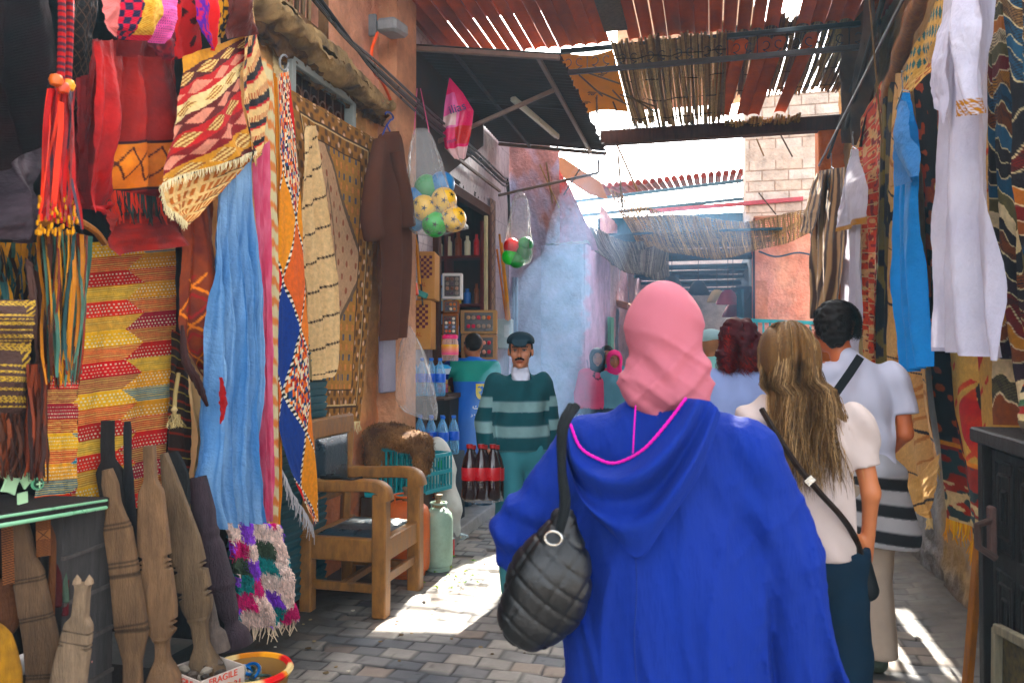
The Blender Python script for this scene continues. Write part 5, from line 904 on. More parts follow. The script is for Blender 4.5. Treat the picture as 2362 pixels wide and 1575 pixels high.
text('FRAGILE', .032, c_ + Rr @ Vector((.104, 0, .06)), fr_, redi, bx); text('GLASS  31', .036, c_ + Rr @ Vector((.104, 0, .02)), fr_, redi, bx); text('14  51', .045, c_ + Rr @ Vector((.104, 0, -.035)), fr_, redi, bx)
fr2 = Matrix((Rr @ Vector((1, 0, 0)), Vector((0, 0, 1)), Rr @ Vector((0, -1, 0)))).transposed(); text('FRAGILE', .035, c_ + Rr @ Vector((0, -.096, .055)), fr2, redi, bx); text('GLASS 51', .045, c_ + Rr @ Vector((0, -.096, 0)), fr2, redi, bx)
for i in range(14):
    p = c_ + Rr @ Vector((random.uniform(-.09, .09), random.uniform(-.06, .06), .04 + random.random() * .04)); w = MB(); s_ = random.uniform(.016, .028); w.lathe([(0, -s_ * .6), (s_ * .8, -s_ * .3), (s_, s_ * .1), (s_ * .5, s_ * .6), (0, s_ * .7)], p, 9, (random.gauss(0, 1), random.gauss(0, 1), 1), C(random.choice(['#5a5048', '#8d8478', '#3a342e', '#a09a90']))); tag(w.build('trinket', m_stone), 'dull stone or metal trinket heaped in the white carton', 'trinket', 'trinkets heaped in the carton')
w = MB(); w.box((-2.4, 2.35, .08), (.8, 1.2, .16), col=C('#2e2724'), bev=.01); tag(w.build('platform', m_wood), 'low dark platform under the leaning planks', 'platform')
# ================================================================ RIGHT WALL TEXTILES, far to near
GR2 = 'textiles along the right wall'
def rh(*a, **k):
    k.setdefault('nrm', (-1, 0, 0)); k.setdefault('group', GR2); return hang(*a, **k)
def dj(U, V): t = U * 11 + .6 * np.abs(V - .15) * (U - .5); K = full(U, '#c09a74'); K[(t % 1) < .45] = C('#4a3024'); return K
rb2 = thing('striped_robe', 'brown and cream vertically striped robe with a hood near the pink wall', 'robe', P(1900, 735, x=1.0), GR2)
p = hangpos([(1885, 395), (1872, 500), (1872, 735)], [(1950, 385), (1948, 560), (1935, 735)], 1.0, 70, 140, fold=(.035, 3, .1), nrm=(-1, 0, 0)); sheet('body', p, m_cloth, 70, 140, dj, rb2)
p = hangpos([(1880, 400, .96), (1862, 470, .93), (1848, 535, .93)], [(1900, 400, .94), (1892, 480, .92), (1876, 545, .92)], .95, 30, 50, fold=(.02, 1, .1), nrm=(-1, 0, 0), belly=.04); sheet('sleeve', p, m_cloth, 30, 50, lambda U, V: dj(U * .4, V), rb2)
def white(U, V): return mixc(C('#d8d6e0'), C('#c6c4d4'), fbm(U * 6, V * 9, 3))
ws = thing('white_shirt', 'short white tunic with gold braided cuffs between striped robe and orange carpet', 'shirt', P(1960, 835, x=1.02), GR2)
p = hangpos([(1960, 345), (1950, 450), (1945, 600), (1942, 780)], [(1978, 345), (1990, 480), (1995, 650), (1985, 838)], 1.03, 50, 140, fold=(.03, 2.2, .1), nrm=(-1, 0, 0)); sheet('body', p, m_thin, 50, 140, white, ws)
p = hangpos([(1958, 365, 1.0), (1940, 470, .97), (1930, 535, .97)], [(1975, 360, 1.0), (1996, 450, .97), (1990, 515, .97)], .98, 30, 50, fold=(.02, 1.5, .1), nrm=(-1, 0, 0), belly=.03); sheet('sleeve', p, m_thin, 30, 50, lambda U, V: np.where((V > .93)[..., None], C('#b5864a'), white(U, V)), ws)
def orr(U, V):
    n = vn(U * 9, V * 60, 3); n2 = vn(U * 14, V * 90, 8); K = mixc(C('#c8552a'), C('#d8a878'), (n > .55)); K = mixc(K, C('#7a2a1c'), (n2 > .74)); K[(np.abs(np.sin(V * 70)) < .1)] = C('#d9c090'); return K
rh('patterned_carpet', 'orange and cream figured carpet on the right wall with a slanting top', 'carpet', [(1958, 322), (1985, 500), (1990, 700), (1994, 838)], [(2035, 185), (2032, 400), (2026, 640), (2022, 860)], 1.22, m_wool, orr, 80, 300, fold=(.02, 2, 0))
rh('patterned_carpet', 'olive and black carpet strip beside the orange carpet', 'carpet', [(2034, 190), (2028, 500), (2022, 870)], [(2062, 190), (2058, 500), (2050, 870)], 1.2, m_wool, lambda U, V: mixc(C('#6b5a2c'), C('#15110e'), vn(U * 4, V * 22, 5) > .5), 40, 160, fold=(.02, 1.5, 0))
rh('patterned_carpet', 'small blue and orange rug end behind the shirted man', 'carpet', [(2022, 860), (2040, 1000), (2062, 1130)], [(2056, 870), (2072, 1050), (2090, 1180)], 1.28, m_wool, lambda U, V: mixc(mixc(C('#1c3040'), C('#e0862c'), np.abs(V - .45) < .06), C('#dcd2b4'), V > .52), 30, 60, fold=(.01, 1, 0))
def swirl(U, V):
    K = mixc(C('#cda97a'), C('#b98f5c'), fbm(U * 5, V * 9, 3)); f = np.zeros_like(U)
    for cx, cy, s_ in ((.6, .88, 1), (.35, .72, 1), (.4, .5, 1), (.5, .32, 1), (.3, .18, 1)):
        dx, dy = (U - cx), (V - cy) * 6; r = np.hypot(dx, dy); a = np.arctan2(dy, dx); f = np.maximum(f, (np.abs(((r * 3.2 - a / 6.28) % 1) - .5) < .09) & (r < .55))
    K = mixc(K, C('#9a5f28'), f * .75); t = V * 7.5 - U * 1.1; K[((t % 1) < .05) & (np.floor(t) % 2 == 0)] = C('#1c1c20'); K[((t % 1) < .025) & (np.floor(t) % 2 == 1)] = C('#2c2624'); return K
rh('swirl_rug', 'long cream rug with brown swirls and black slanting lines folded at its foot', 'rug', [(2062, 170), (2050, 500), (2052, 800), (2070, 1060), (2078, 1140)], [(2090, 170), (2120, 500), (2150, 830), (2168, 1000), (2178, 1068)], 1.2, m_wool, swirl, 110, 380, fold=(.03, 2, .1), fringe=dict(n=40, ln=.05, col='#cbb080', w=.004))
rh('rug_corner', 'fringed turned-up corner of the swirl rug', 'rug', [(2082, 1130, 1.1), (2100, 1170, 1.1), (2140, 1196, 1.1)], [(2168, 1045, 1.1), (2160, 1120, 1.1), (2142, 1196, 1.1)], 1.1, m_wool, lambda U, V: mixc(C('#c7a06a'), C('#241e1c'), np.abs(V - .5 - .3 * (U - .5)) < .03), 50, 50, fold=(.01, 1, 0), fringe=dict(n=30, ln=.06, col='#d8c294', w=.004))
# ornate carpet
def orn(U, V):
    K = full(U, '#17100e'); fl = (vn(U * 22, V * 60, 3) > .62); K = np.where((fl & ((U < .16) | (V > .78)))[..., None], C('#a8502a'), K)
    e = ((U - .6) / (.5 + .05 * np.sin(V * 60))) ** 2 + ((V - .5) / .44) ** 2; cream = e < .9; K = np.where(cream[..., None], mixc(C('#d8b888'), C('#c49c5c'), V * 1.3), K); K[(e > .87) & (e < .93)] = C('#8a3a20')
    m1 = ((U - .56 - .05 * np.sin(V * 22)) / (.12 + .06 * np.sin(V * 34))) ** 2 + ((V - .55) / .3) ** 2 < 1; br = (np.abs(np.sin(V * 44 + U * 14)) < .26) & (np.abs(U - .58) < .3) & cream; wv = vn(U * 14, V * 36, 7); K = np.where((m1 | (br & (wv > .38)))[..., None], mixc(C('#a83418'), C('#c8602c'), wv * 2 - .6), K)
    K = np.where((m1 & (((U - .56) / .06) ** 2 + (((V * 5) % 1 - .5) / .3) ** 2 < 1))[..., None], np.where((vn(U * 30, V * 90, 4) > .5)[..., None], C('#d8b070'), C('#22201c')), K)
    K = np.where((V > .86)[..., None], mixc(C('#8e3418'), C('#2c3c3c'), vn(U * 14, V * 90, 9) > .58), K); K[np.abs(V - .86) < .004] = C('#d08a3c'); K = np.where(((V > .93) & (vn(U * 20, V * 160, 2) > .55))[..., None], C('#c9b48c'), K); return K * (.8 + .35 * fbm(U * 40, V * 70, 4))[..., None]
rh('ornate_carpet', 'black carpet with a cream and red floral medallion and long yellow fringe', 'carpet', [(2092, 120), (2128, 400), (2150, 800), (2178, 1060), (2192, 1195)], [(2330, 60), (2335, 400), (2345, 800), (2350, 1060), (2360, 1330)], 1.26, m_wool, orn, 240, 480, fold=(.03, 2.4, .1), fringe=dict(n=150, ln=.13, col=('#d8a01c', '#e8b830', '#c88818'), w=.007))
rh('carpet_border', 'cream and green patterned carpet border draped across the top', 'carpet', [(2080, 165, 1.12), (2086, 200, 1.12), (2092, 230, 1.12)], [(2190, -60, 1.1), (2196, 20, 1.1), (2198, 100, 1.1)], 1.12, m_wool, lambda U, V: mixc(mixc(C('#c9a468'), C('#35605c'), (np.sin(U * 60) * np.sin(V * 20 + U * 30) > .1) & (V < .55)), C('#9a5a34'), (V > .62) & (vn(U * 20, V * 20, 3) > .6)), 90, 60, fold=(.02, 1, 0))
# blue tunic
bl = thing('blue_tunic', 'bright blue cotton tunic hanging in front of the cream swirl rug', 'tunic', P(2105, 860, x=1.05), GR2); cb_ = M('blue_cotton', rough=.85, bs=50, bump=.9, bd=.01, var=.08, transl=.15)
p = hangpos([(2076, 215), (2064, 400), (2062, 640), (2084, 858)], [(2088, 215), (2114, 400), (2122, 620), (2142, 845)], 1.06, 60, 160, fold=(.035, 2.4, .1), nrm=(-1, 0, 0)); sheet('body', p, cb_, 60, 160, flat('#3f86c8', .15), bl)
p = hangpos([(2074, 230, 1.03), (2066, 330, 1.0), (2068, 432, 1.0)], [(2086, 235, 1.0), (2108, 350, .98), (2116, 405, .98)], 1.0, 36, 60, fold=(.02, 1.3, .1), nrm=(-1, 0, 0), belly=.04); sheet('sleeve', p, cb_, 36, 60, flat('#4f7fb4', .15), bl)
# long white tunic
wt = thing('white_tunic', 'long white tunic with gold embroidered cuff hanging nearest on the right', 'tunic', P(2240, 835, x=1.0), GR2)
p = hangpos([(2180, -80), (2170, 200), (2165, 500), (2164, 785), (2166, 800)], [(2300, -80), (2275, 200), (2285, 500), (2300, 700), (2312, 832)], 1.02, 110, 220, fold=(.05, 3.2, .1), nrm=(-1, 0, 0)); sheet('body', p, m_thin, 110, 220, white, wt)
def gold(U, V): K = white(U, V); g_ = (V > .9) & (np.sin(U * 90 + V * 60) * np.sin(V * 200) > -.2); return np.where(g_[..., None], C('#a8783c'), K)
p = hangpos([(2204, -80, .97), (2208, 100, .94), (2212, 270, .93)], [(2248, -80, .96), (2252, 100, .93), (2262, 262, .92)], .95, 46, 110, fold=(.02, 1.6, .1), nrm=(-1, 0, 0), belly=.05); sheet('sleeve', p, m_thin, 46, 110, gold, wt)
p = hangpos([(2165, 60, .98), (2152, 180, .96), (2158, 250, .96)], [(2190, 20, .97), (2185, 170, .95), (2182, 285, .95)], .96, 30, 60, fold=(.015, 1.2, .1), nrm=(-1, 0, 0), belly=.03); sheet('sleeve', p, m_thin, 30, 60, white, wt)
for (a, x_, lab) in (((2082, 208), 1.05, 'wire hanger at the neck of the blue tunic'), ((1968, 338), 1.03, 'wire hanger at the neck of the short white tunic'), ((1918, 384), 1.0, 'wire hanger at the neck of the striped robe')):
    c_ = P(*a, x=x_); w = MB(); w.tube([c_ + Vector((0, -.16, -.06)), c_ + Vector((0, 0, .0)), c_ + Vector((0, .16, -.06))], .005, 5, C('#6a6a68')); w.tube([c_, c_ + Vector((0, 0, .05)), c_ + Vector((0, .025, .08)), c_ + Vector((0, .01, .11)), c_ + Vector((0, -.015, .1))], .004, 5, C('#6a6a68')); tag(w.build('coat_hanger', m_metal), lab, 'hanger')
# multicolour rugs at the right edge
def rainbow(sd, pal):
    P_ = [C(c) for c in pal]
    def f(U, V):
        w_ = fbm(U * 1.6, V * 2.2, sd) * 1.6 + .5 * U; t = V * 13 + w_ * 3.2 - U * 2; i = np.floor(t * 2); K = np.array(P_)[(_h(i, i * 0, sd) * (len(P_) - .01)).astype(int)]; f2 = (t * 2) % 1; b_ = _h(i, i, sd + 1) > .6
        wv = ((V * 150 + U * 12 + 2 * np.sin(U * 9)) % 1) < .45; K = np.where((b_ & wv)[..., None], C('#241a18'), K); K = np.where((f2 < .08)[..., None], C('#ddc9a0'), K); return K * (.8 + .4 * fbm(U * 30, V * 60, 4))[..., None]
    return f
pal = ('#6a2420', '#b8803a', '#24455a', '#d0bc98', '#1e181a', '#7a4526', '#5a5438', '#2f5268', '#a8683a', '#2c1c22', '#8a6a48', '#1e181a')
rh('rainbow_rug', 'multicoloured rug with wavy diagonal bands right of the white tunic', 'rug', [(2262, -80), (2280, 300), (2290, 640), (2300, 980)], [(2322, -80), (2330, 300), (2342, 640), (2420, 980)], 1.16, m_wool, rainbow(5, pal), 90, 420, fold=(.03, 1.6, .1))
rh('rainbow_rug', 'second multicoloured wavy rug hanging nearest at the right edge', 'rug', [(2312, -80), (2338, 250), (2344, 600), (2372, 960)], [(2460, -80), (2460, 300), (2470, 640), (2480, 1000)], 1.08, m_wool, rainbow(9, pal), 90, 420, fold=(.04, 1.6, .3))
rh('coiled_rug', 'rolled rug end with concentric coloured rings beside the cabinet', 'rug', [(2356, 880, 1.05), (2350, 930, 1.05), (2358, 1000, 1.05)], [(2420, 850, 1.02), (2420, 930, 1.0), (2420, 1030, 1.0)], 1.02, m_wool, lambda U, V: np.array([C(c) for c in ('#b04a1c', '#1c1c1e', '#e2d4ac', '#4a6a4a', '#a83a24', '#d8c294', '#6a5a44', '#3a2a22')])[(np.clip(V, 0, .99) * 8).astype(int)], 40, 60, fold=(.01, 1, 0), belly=.01)
# ---------------------------------------------------------------- carved black cabinet
cab = thing('carved_cabinet', 'black carved wooden cabinet with a forged handle at the right edge', 'cabinet', (1.3, 3.4, 0)); ck = C('#1e1814'); mblk = M('black_wood', rough=.6, stretch=(6, 6, 1), bs=40, bump=.6, bd=.005, var=.4, vs=6, spec=.18)
X0 = 1.08; y1 = P(2272, 1000, x=X0).y; zt = P(2272, 985, x=X0).z; y0 = 2.2; w = MB()
w.box((X0 + .2, (y0 + y1) / 2, zt - .03), (.5, y1 - y0 + .06, .06), col=ck * 1.5, bev=.008); w.build('top', mblk, cab); w = MB()
w.box((X0 + .22, (y0 + y1) / 2, zt / 2 - .03), (.4, y1 - y0 - .04, zt - .07), col=ck * .7); w.bar((X0, y1 - .035, 0), (X0, y1 - .035, zt - .06), .06, .06, ck); w.build('body', mblk, cab)
dr = MB(); dr.box((X0 + .005, y1 - .5, zt / 2 - .03), (.03, .78, zt - .09), col=ck * .95, bev=.004); door = dr.build('door', mblk, cab)
w = MB()
for zc, hh in ((zt - .28, .34), (zt - .68, .3), (.25, .3)):
    for yc in (y1 - .26, y1 - .5, y1 - .74):
        for q_, c2 in ((1., .5), (.7, 1.15), (.35, .45)):
            hy, hz = .085 * q_, hh / 2 * q_
            for a, b in (((-hy, -hz), (hy, -hz)), ((hy, -hz), (hy, hz)), ((hy, hz), (-hy, hz)), ((-hy, hz), (-hy, -hz))): w.bar((X0 - .014, yc + a[0], zc + a[1]), (X0 - .014, yc + b[0], zc + b[1]), .012, .014, ck * c2)
w.build('carved_moulding', mblk, door)
w = MB(); yh = y1 - .17; zh = P(2330, 1260, x=X0).z + .03; w.box((X0 - .03, yh, zh), (.025, .05, .2), col=C('#5a4640'), bev=.006); w.tube([(X0 - .03, yh - .01, zh + .05), (X0 - .09, yh - .03, zh + .03), (X0 - .09, yh - .04, zh - .05), (X0 - .03, yh - .05, zh - .09)], .014, 7, C('#4a3a34')); w.build('handle', mblk, door)
w = MB(); p0 = P(2226, 1640, x=1.05); p1 = P(2262, 1210, x=1.08); w.bar(p0, p1, .03, .04, C('#a06a34'), .004); tag(w.build('wooden_lath', m_wood), 'orange brown wooden lath leaning beside the cabinet', 'lath')
fm = thing('mirror_frame', 'small old wooden frame leaning against the cabinet foot', 'frame', (.98, 3.0, 0)); w = MB(); q = [P(2300, 1448, x=1.0), P(2420, 1510, x=1.0), P(2420, 1660, x=1.0), P(2298, 1640, x=1.0)]
for i in range(4): w.bar(q[i], q[(i + 1) % 4], .03, .035, C('#8d8570'), .004)
w.build('frame', m_wood, fm); w = MB(); w.ngon([v + Vector((.02, 0, 0)) for v in q], .008, (1, 0, 0), C('#3a342a')); w.build('panel', M('flaked_paint', '#5c5236', rough=.7, vs=25, var=.9, bs=40, bump=.5), fm)
# ================================================================ CHAIR and things beside it
ch = thing('armchair', 'heavy brown wooden armchair with worn black leather seat and back', 'chair', (-2.05, 4.5, 0)); wd = M('chair_wood', rough=.42, stretch=(6, 6, 2), bs=40, bump=.35, bd=.004, var=.45, vs=4, stain=.3, spec=.5); wc = C('#87603a')
cx0, cx1, cya, cyb = -2.29, -1.83, 4.24, 4.78
def leg(x, y, h, s=.075): w = MB(); w.box((x, y, h / 2), (s, s, h), col=wc, bev=.008); w.build('leg', wd, ch)
leg(cx1, cya, .70, .085); leg(cx1, cyb, .72, .085); leg(cx0, cya, .45); leg(cx0, cyb, .45)
for y in (cya, cyb):
    w = MB(); q = resamp([(cx0 - .12, y, .735), (cx0 + .15, y, .735), (cx1 - .08, y, .745), (cx1 + .01, y, .725), (cx1 + .035, y, .66)], 24); V = []; n = 12
    for i in range(24):
        t = q[min(i + 1, 23)] - q[max(i - 1, 0)]; t /= np.linalg.norm(t); nn = np.array((-t[2], 0, t[0]))
        for j in range(n): a = 2 * math.pi * j / n; sx = abs(math.cos(a)) ** .4 * np.sign(math.cos(a)); sy = abs(math.sin(a)) ** .4 * np.sign(math.sin(a)); V.append(q[i] + np.array((0, 1, 0)) * sx * .045 + nn * sy * .036)
    w.add(V, [(i * n + j, i * n + (j + 1) % n, (i + 1) * n + (j + 1) % n, (i + 1) * n + j) for i in range(23) for j in range(n)] + [tuple(range(n - 1, -1, -1)), tuple(range(23 * n, 24 * n))], wc * 1.05); w.build('armrest', wd, ch)
w = MB()
for a, b in (((cx0, cya), (cx1, cya)), ((cx1, cya), (cx1, cyb)), ((cx1, cyb), (cx0, cyb)), ((cx0, cyb), (cx0, cya))): w.bar((a[0], a[1], .375), (b[0], b[1], .375), .06, .13, wc, .006)
for y in (cya, cyb): w.bar((cx0, y, .16), (cx1, y, .16), .035, .05, wc * .8, .004)
w.bar((cx1, cya, .2), (cx1, cyb, .2), .03, .05, wc, .004); w.bar((cx1 - .25, cya, .16), (cx1 - .25, cyb, .16), .035, .04, wc * .8, .004); w.build('seat_frame', wd, ch)
def seatp(U, V): x = cx0 + .03 + (cx1 - cx0 - .07) * U; y = cya + .03 + (cyb - cya - .06) * V; e = np.minimum(np.minimum(U, 1 - U), np.minimum(V, 1 - V)); return np.stack([x, y, .425 + .045 * np.clip(e * 7, 0, 1) ** .5 + .012 * (fbm(U * 4, V * 4, 3) - .5) - .015 * np.exp(-((U - .5) ** 2 + (V - .5) ** 2) * 9)], -1)
lth = M('black_leather', '#1a2a33', rough=.3, bs=60, bump=.35, bd=.006, var=.3, spec=.6); sheet('seat', seatp, lth, 50, 50, None, ch)
bk = [P(a, b, x=-2.36) for a, b in ((700, 990), (806, 984), (838, 1240), (700, 1290))]
def bpos(ins, off): 
    c = sum(bk, Vector()) / 4; return [c + (q - c) * ins + Vector((off, 0, 0)) for q in bk]
w = MB(); yb0, yb1 = cya + .04, cyb - .0; 
w.bar((cx0 - .02, cyb - .02, .4), (cx0 + .0, cyb + .0, 1.02), .07, .05, wc, .006); w.bar((cx0 - .02, cya + .02, .4), (cx0 + .0, cya, 1.02), .07, .05, wc, .006); w.bar((cx0 + .0, cya - .03, 1.05), (cx0 + .0, cyb + .03, 1.05), .05, .12, wc, .01); w.bar((cx0 - .05, cya, .62), (cx0 - .05, cyb, .62), .04, .07, wc, .006)
w.build('back_frame', wd, ch)
def padp(U, V): e = np.minimum(np.minimum(U, 1 - U), np.minimum(V, 1 - V)); y = cya + .05 + (cyb - cya - .1) * U; z = .66 + .34 * V; return np.stack([cx0 + .0 + .045 * np.clip(e * 6, 0, 1) ** .5, y, z], -1)
sheet('backrest', padp, lth, 40, 40, None, ch)
w = MB(); q = resamp([(-2.2, 4.22, .785), (-2.1, 4.24, .785), (-2.0, 4.2, .783), (-1.96, 4.26, .783)], 16); w.tube([tuple(p) for p in q], [.012 + .006 * math.sin(i * .4) for i in range(16)], 8, C('#101214')); tag(w.build('folded_glasses', m_plas), 'black folded sunglasses lying on the near armrest', 'glasses')
# fur pelt over crates
def crate(name, label, c, s, col, rot=0):
    t = thing(name, label, 'crate', (c[0], c[1], c[2]), 'plastic crates behind the chair'); w = MB(); R3 = Matrix.Rotation(rot, 3, 'Z'); X, Y, Z = s; co = C(col)
    for zz in (0, Z * .5, Z): 
        for a, b in (((-X, -Y), (X, -Y)), ((X, -Y), (X, Y)), ((X, Y), (-X, Y)), ((-X, Y), (-X, -Y))): w.bar(Vector(c) + R3 @ Vector((a[0] / 2, a[1] / 2, zz)), Vector(c) + R3 @ Vector((b[0] / 2, b[1] / 2, zz)), .016, .03, co, .002)
    n = 9
    for i in range(n + 1):
        for sg in (-1, 1):
            f = i / n - .5; w.bar(Vector(c) + R3 @ Vector((X * f, sg * Y / 2, 0)), Vector(c) + R3 @ Vector((X * f, sg * Y / 2, Z)), .012, .01, co, .0); w.bar(Vector(c) + R3 @ Vector((sg * X / 2, Y * f, 0)), Vector(c) + R3 @ Vector((sg * X / 2, Y * f, Z)), .01, .012, co, .0)
    w.build('slats', m_plas, t); w = MB(); w.box(Vector(c) + Vector((0, 0, .012)), (X, Y, .012), R3, co); w.build('base', m_plas, t); return t
c1 = P(935, 1135, d=5.9); crate('plastic_crate', 'turquoise plastic crate standing behind the chair arm', (c1.x - .1, c1.y, c1.z), (.34, .3, .33), '#1a9aa0', .2)
c2 = P(975, 1125, d=6.2); crate('plastic_crate', 'teal slatted crate tilted under the fur pelt beside the white sack', (c2.x, c2.y, c2.z), (.3, .34, .26), '#1f8a94', -.3)
w = MB(); w.box((c1.x - .08, c1.y, c1.z / 2 - .01), (.4, .34, c1.z - .02), col=C('#4a3a2e')); w.box((c2.x - .1, c2.y + .1, c2.z / 2 - .01), (.3, .3, c2.z - .02), col=C('#3c342e')); tag(w.build('wooden_block', m_wood), 'rough wooden blocks supporting the crates behind the chair', 'wooden block')
pc = P(925, 1000, d=5.8)
fur = []; rr = random.Random(3)
fl_ = [ell((pc.x - .1, pc.y, pc.z - .0), (.17, .2, .08)), ell((pc.x + .08, pc.y - .03, pc.z - .04), (.14, .18, .07)), ell((pc.x - .19, pc.y, pc.z - .14), (.07, .16, .17)), ell((pc.x + .19, pc.y - .05, pc.z - .14), (.06, .12, .15))]
fp = thing('fur_pelt', 'shaggy brown fur pelt thrown over the crates behind the chair', 'pelt', (pc.x, pc.y, pc.z - .3))
V, Q = sdf(fl_, .012, .05, warp=lambda x, y, z: .03 * (fbm(x * 14 + y * 9, z * 14, 3) - .5)); fcol = mixc(C('#4a3222'), C('#9a7654'), fbm(V[:, 0] * 9, V[:, 2] * 9 + V[:, 1] * 5, 4) * 2 - .5); mesh('skin', V, Q, m_wool, fp, True, fcol)
w = MB()
for i in range(5000):
    j = rr.randrange(len(V)); q = Vector(V[j]); w.ribbon([q, q + Vector((rr.gauss(.004, .008), rr.gauss(-.008, .006), rr.gauss(-.004, .008))), q + Vector((rr.gauss(.008, .012), rr.gauss(-.016, .01), -.025))], [.005, .004, .001], (1, 0, 0), fcol[j] * rr.uniform(.6, 1.5))
w.build('hair', m_hair, fp)
# sack, gas bottles, can
sk = thing('white_sack', 'white plastic sack with faded orange lettering leaning beside the crates', 'sack', P(1020, 1250, z=.01))
b_ = P(1015, 1252, z=.0); 
def sackw(x, y, z): return .025 * (fbm(x * 16 + z * 5, y * 16 + z * 9, 3) - .5) + .012 * np.sin(z * 25 + x * 30)
sm = M('woven_plastic', '#cfd0c8', rough=.5, bs=150, bump=.2, var=.12, vs=10); V, Q = sdf([ell((b_.x, b_.y + .1, .2), (.14, .14, .24)), ell((b_.x - .03, b_.y + .12, .48), (.12, .12, .24)), ell((b_.x - .06, b_.y + .13, .7), (.1, .09, .12))], .012, .06, warp=sackw); mesh('sack', V, Q, sm, sk)
frs = frame((.97, .24, 0), (-.0, 0, 1)); oi = M('orange_ink', '#c8602c', rough=.7); text('SIMA', .07, (b_.x + .0, b_.y - .045, .42), frame((.5, .1, .85), (-.85, 0, .5)), oi, sk); text('CE4', .05, (b_.x + .0, b_.y - .05, .3), frs, oi, sk)
w = MB(); w.lathe([(0, 0), (.035, 0), (.035, .003), (0, .003)], (b_.x + .01, b_.y - .0, .62), 16, (0, -1, 0), C('#2fa05c')); w.build('green_seal', m_plas, sk)
def gas(label, c, r, h, col, group='gas bottles behind the chair'):
    t = thing('gas_bottle', label, 'gas bottle', c, group); w = MB(); cc_ = C(col); w.lathe([(r * .8, 0), (r * .82, .03), (r * .95, .04), (r, .08), (r, h * .5), (r * 1.01, h * .5 + .005), (r, h * .51), (r, h * .82), (r * .9, h * .91), (r * .6, h * .98), (r * .2, h)], c, 32, col=cc_); w.build('body', m_metal, t)
    w = MB(); w.lathe([(.03, 0), (.03, .03), (.018, .04), (.018, .07), (.03, .075), (.03, .09), (0, .09)], (c[0], c[1], c[2] + h), 12, col=C('#7a6a54')); w.build('valve', m_metal, t); w = MB()
    w.tube([(c[0] + r * .55 * math.cos(a * .3), c[1] + r * .55 * math.sin(a * .3), c[2] + h * 1.07) for a in range(22)], .008, 6, cc_, cap=False); [w.bar((c[0] + r * .55 * math.cos(a), c[1] + r * .55 * math.sin(a), c[2] + h * .95), (c[0] + r * .55 * math.cos(a), c[1] + r * .55 * math.sin(a), c[2] + h * 1.07), .01, .01, cc_) for a in (0, 2, 4)]; w.build('collar', m_metal, t)
g1_ = P(1000, 1322, z=0); gas('pale green gas bottle standing right of the chair', (g1_.x, g1_.y + .1, 0), .1, .43, '#8fa596'); g2_ = P(918, 1338, z=0); gas('squat orange gas bottle seen under the chair arm', (g2_.x, g2_.y + .15, 0), .16, .5, '#cc7038')
t = thing('paint_can', 'small red printed tin can at the foot of the white sack', 'can', P(1032, 1284, z=0)); c_ = P(1032, 1284, z=0); w = MB(); w.lathe([(.042, 0), (.044, .004), (.042, .008), (.042, .125), (.044, .13), (.04, .132), (0, .128)], c_ + Vector((0, .04, 0)), 24, cols=[C('#b8262c')] * 4 + [C('#9a9a98')] * 3); w.build('can', m_plas, t); w = MB(); w.lathe([(0, 0), (.022, 0), (.022, .002), (0, .002)], c_ + Vector((0, -.001, .085)), 18, (0, -1, 0), C('#e8ded0')); w.lathe([(0, 0), (.015, 0), (.015, .004), (0, .004)], c_ + Vector((0, -.001, .085)), 18, (0, -1, 0), C('#b8262c')); w.build('emblem', m_plas, t); text('MOCHA', .024, c_ + Vector((0, -.004, .035)), frame((1, 0, 0), (0, 0, 1)), M('white_ink', '#e8e4dc'), t)
# crushed bottle and greens on the paving
w = MB(); c_ = P(1062, 1238, z=.02); w.lathe([(.0, -.06), (.03, -.05), (.026, -.02), (.034, .0), (.024, .03), (.012, .05), (.012, .065), (0, .065)], c_, 9, (1, .3, .1), C('#cfd8dc')); tag(w.build('crushed_bottle', clear_mat('clear_plastic', '#dfeef2', .45)), 'crushed clear bottle lying at the end of the kerb', 'bottle')
for i in range(26):
    x, y = random.gauss(1030, 45), random.gauss(1325, 28)
    if i > 17: x, y = random.uniform(985, 1015), random.uniform(1295, 1325)
    c_ = P(x, y, z=.012); w = MB()
    for k in range(5): a = random.random() * 6.28; w.ribbon([c_, c_ + Vector((.012 * math.cos(a), .012 * math.sin(a), .008)), c_ + Vector((.024 * math.cos(a), .024 * math.sin(a), .002))], [.004, .01, .002], (-math.sin(a), math.cos(a), 0), C(random.choice(['#6f9a2c', '#a8b03c', '#4c7a2c'])))
    tag(w.build('herb_leaf', m_thin), 'scattered green herb leaf on the paving by the gas bottle', 'leaf', 'herb leaves dropped on the paving')
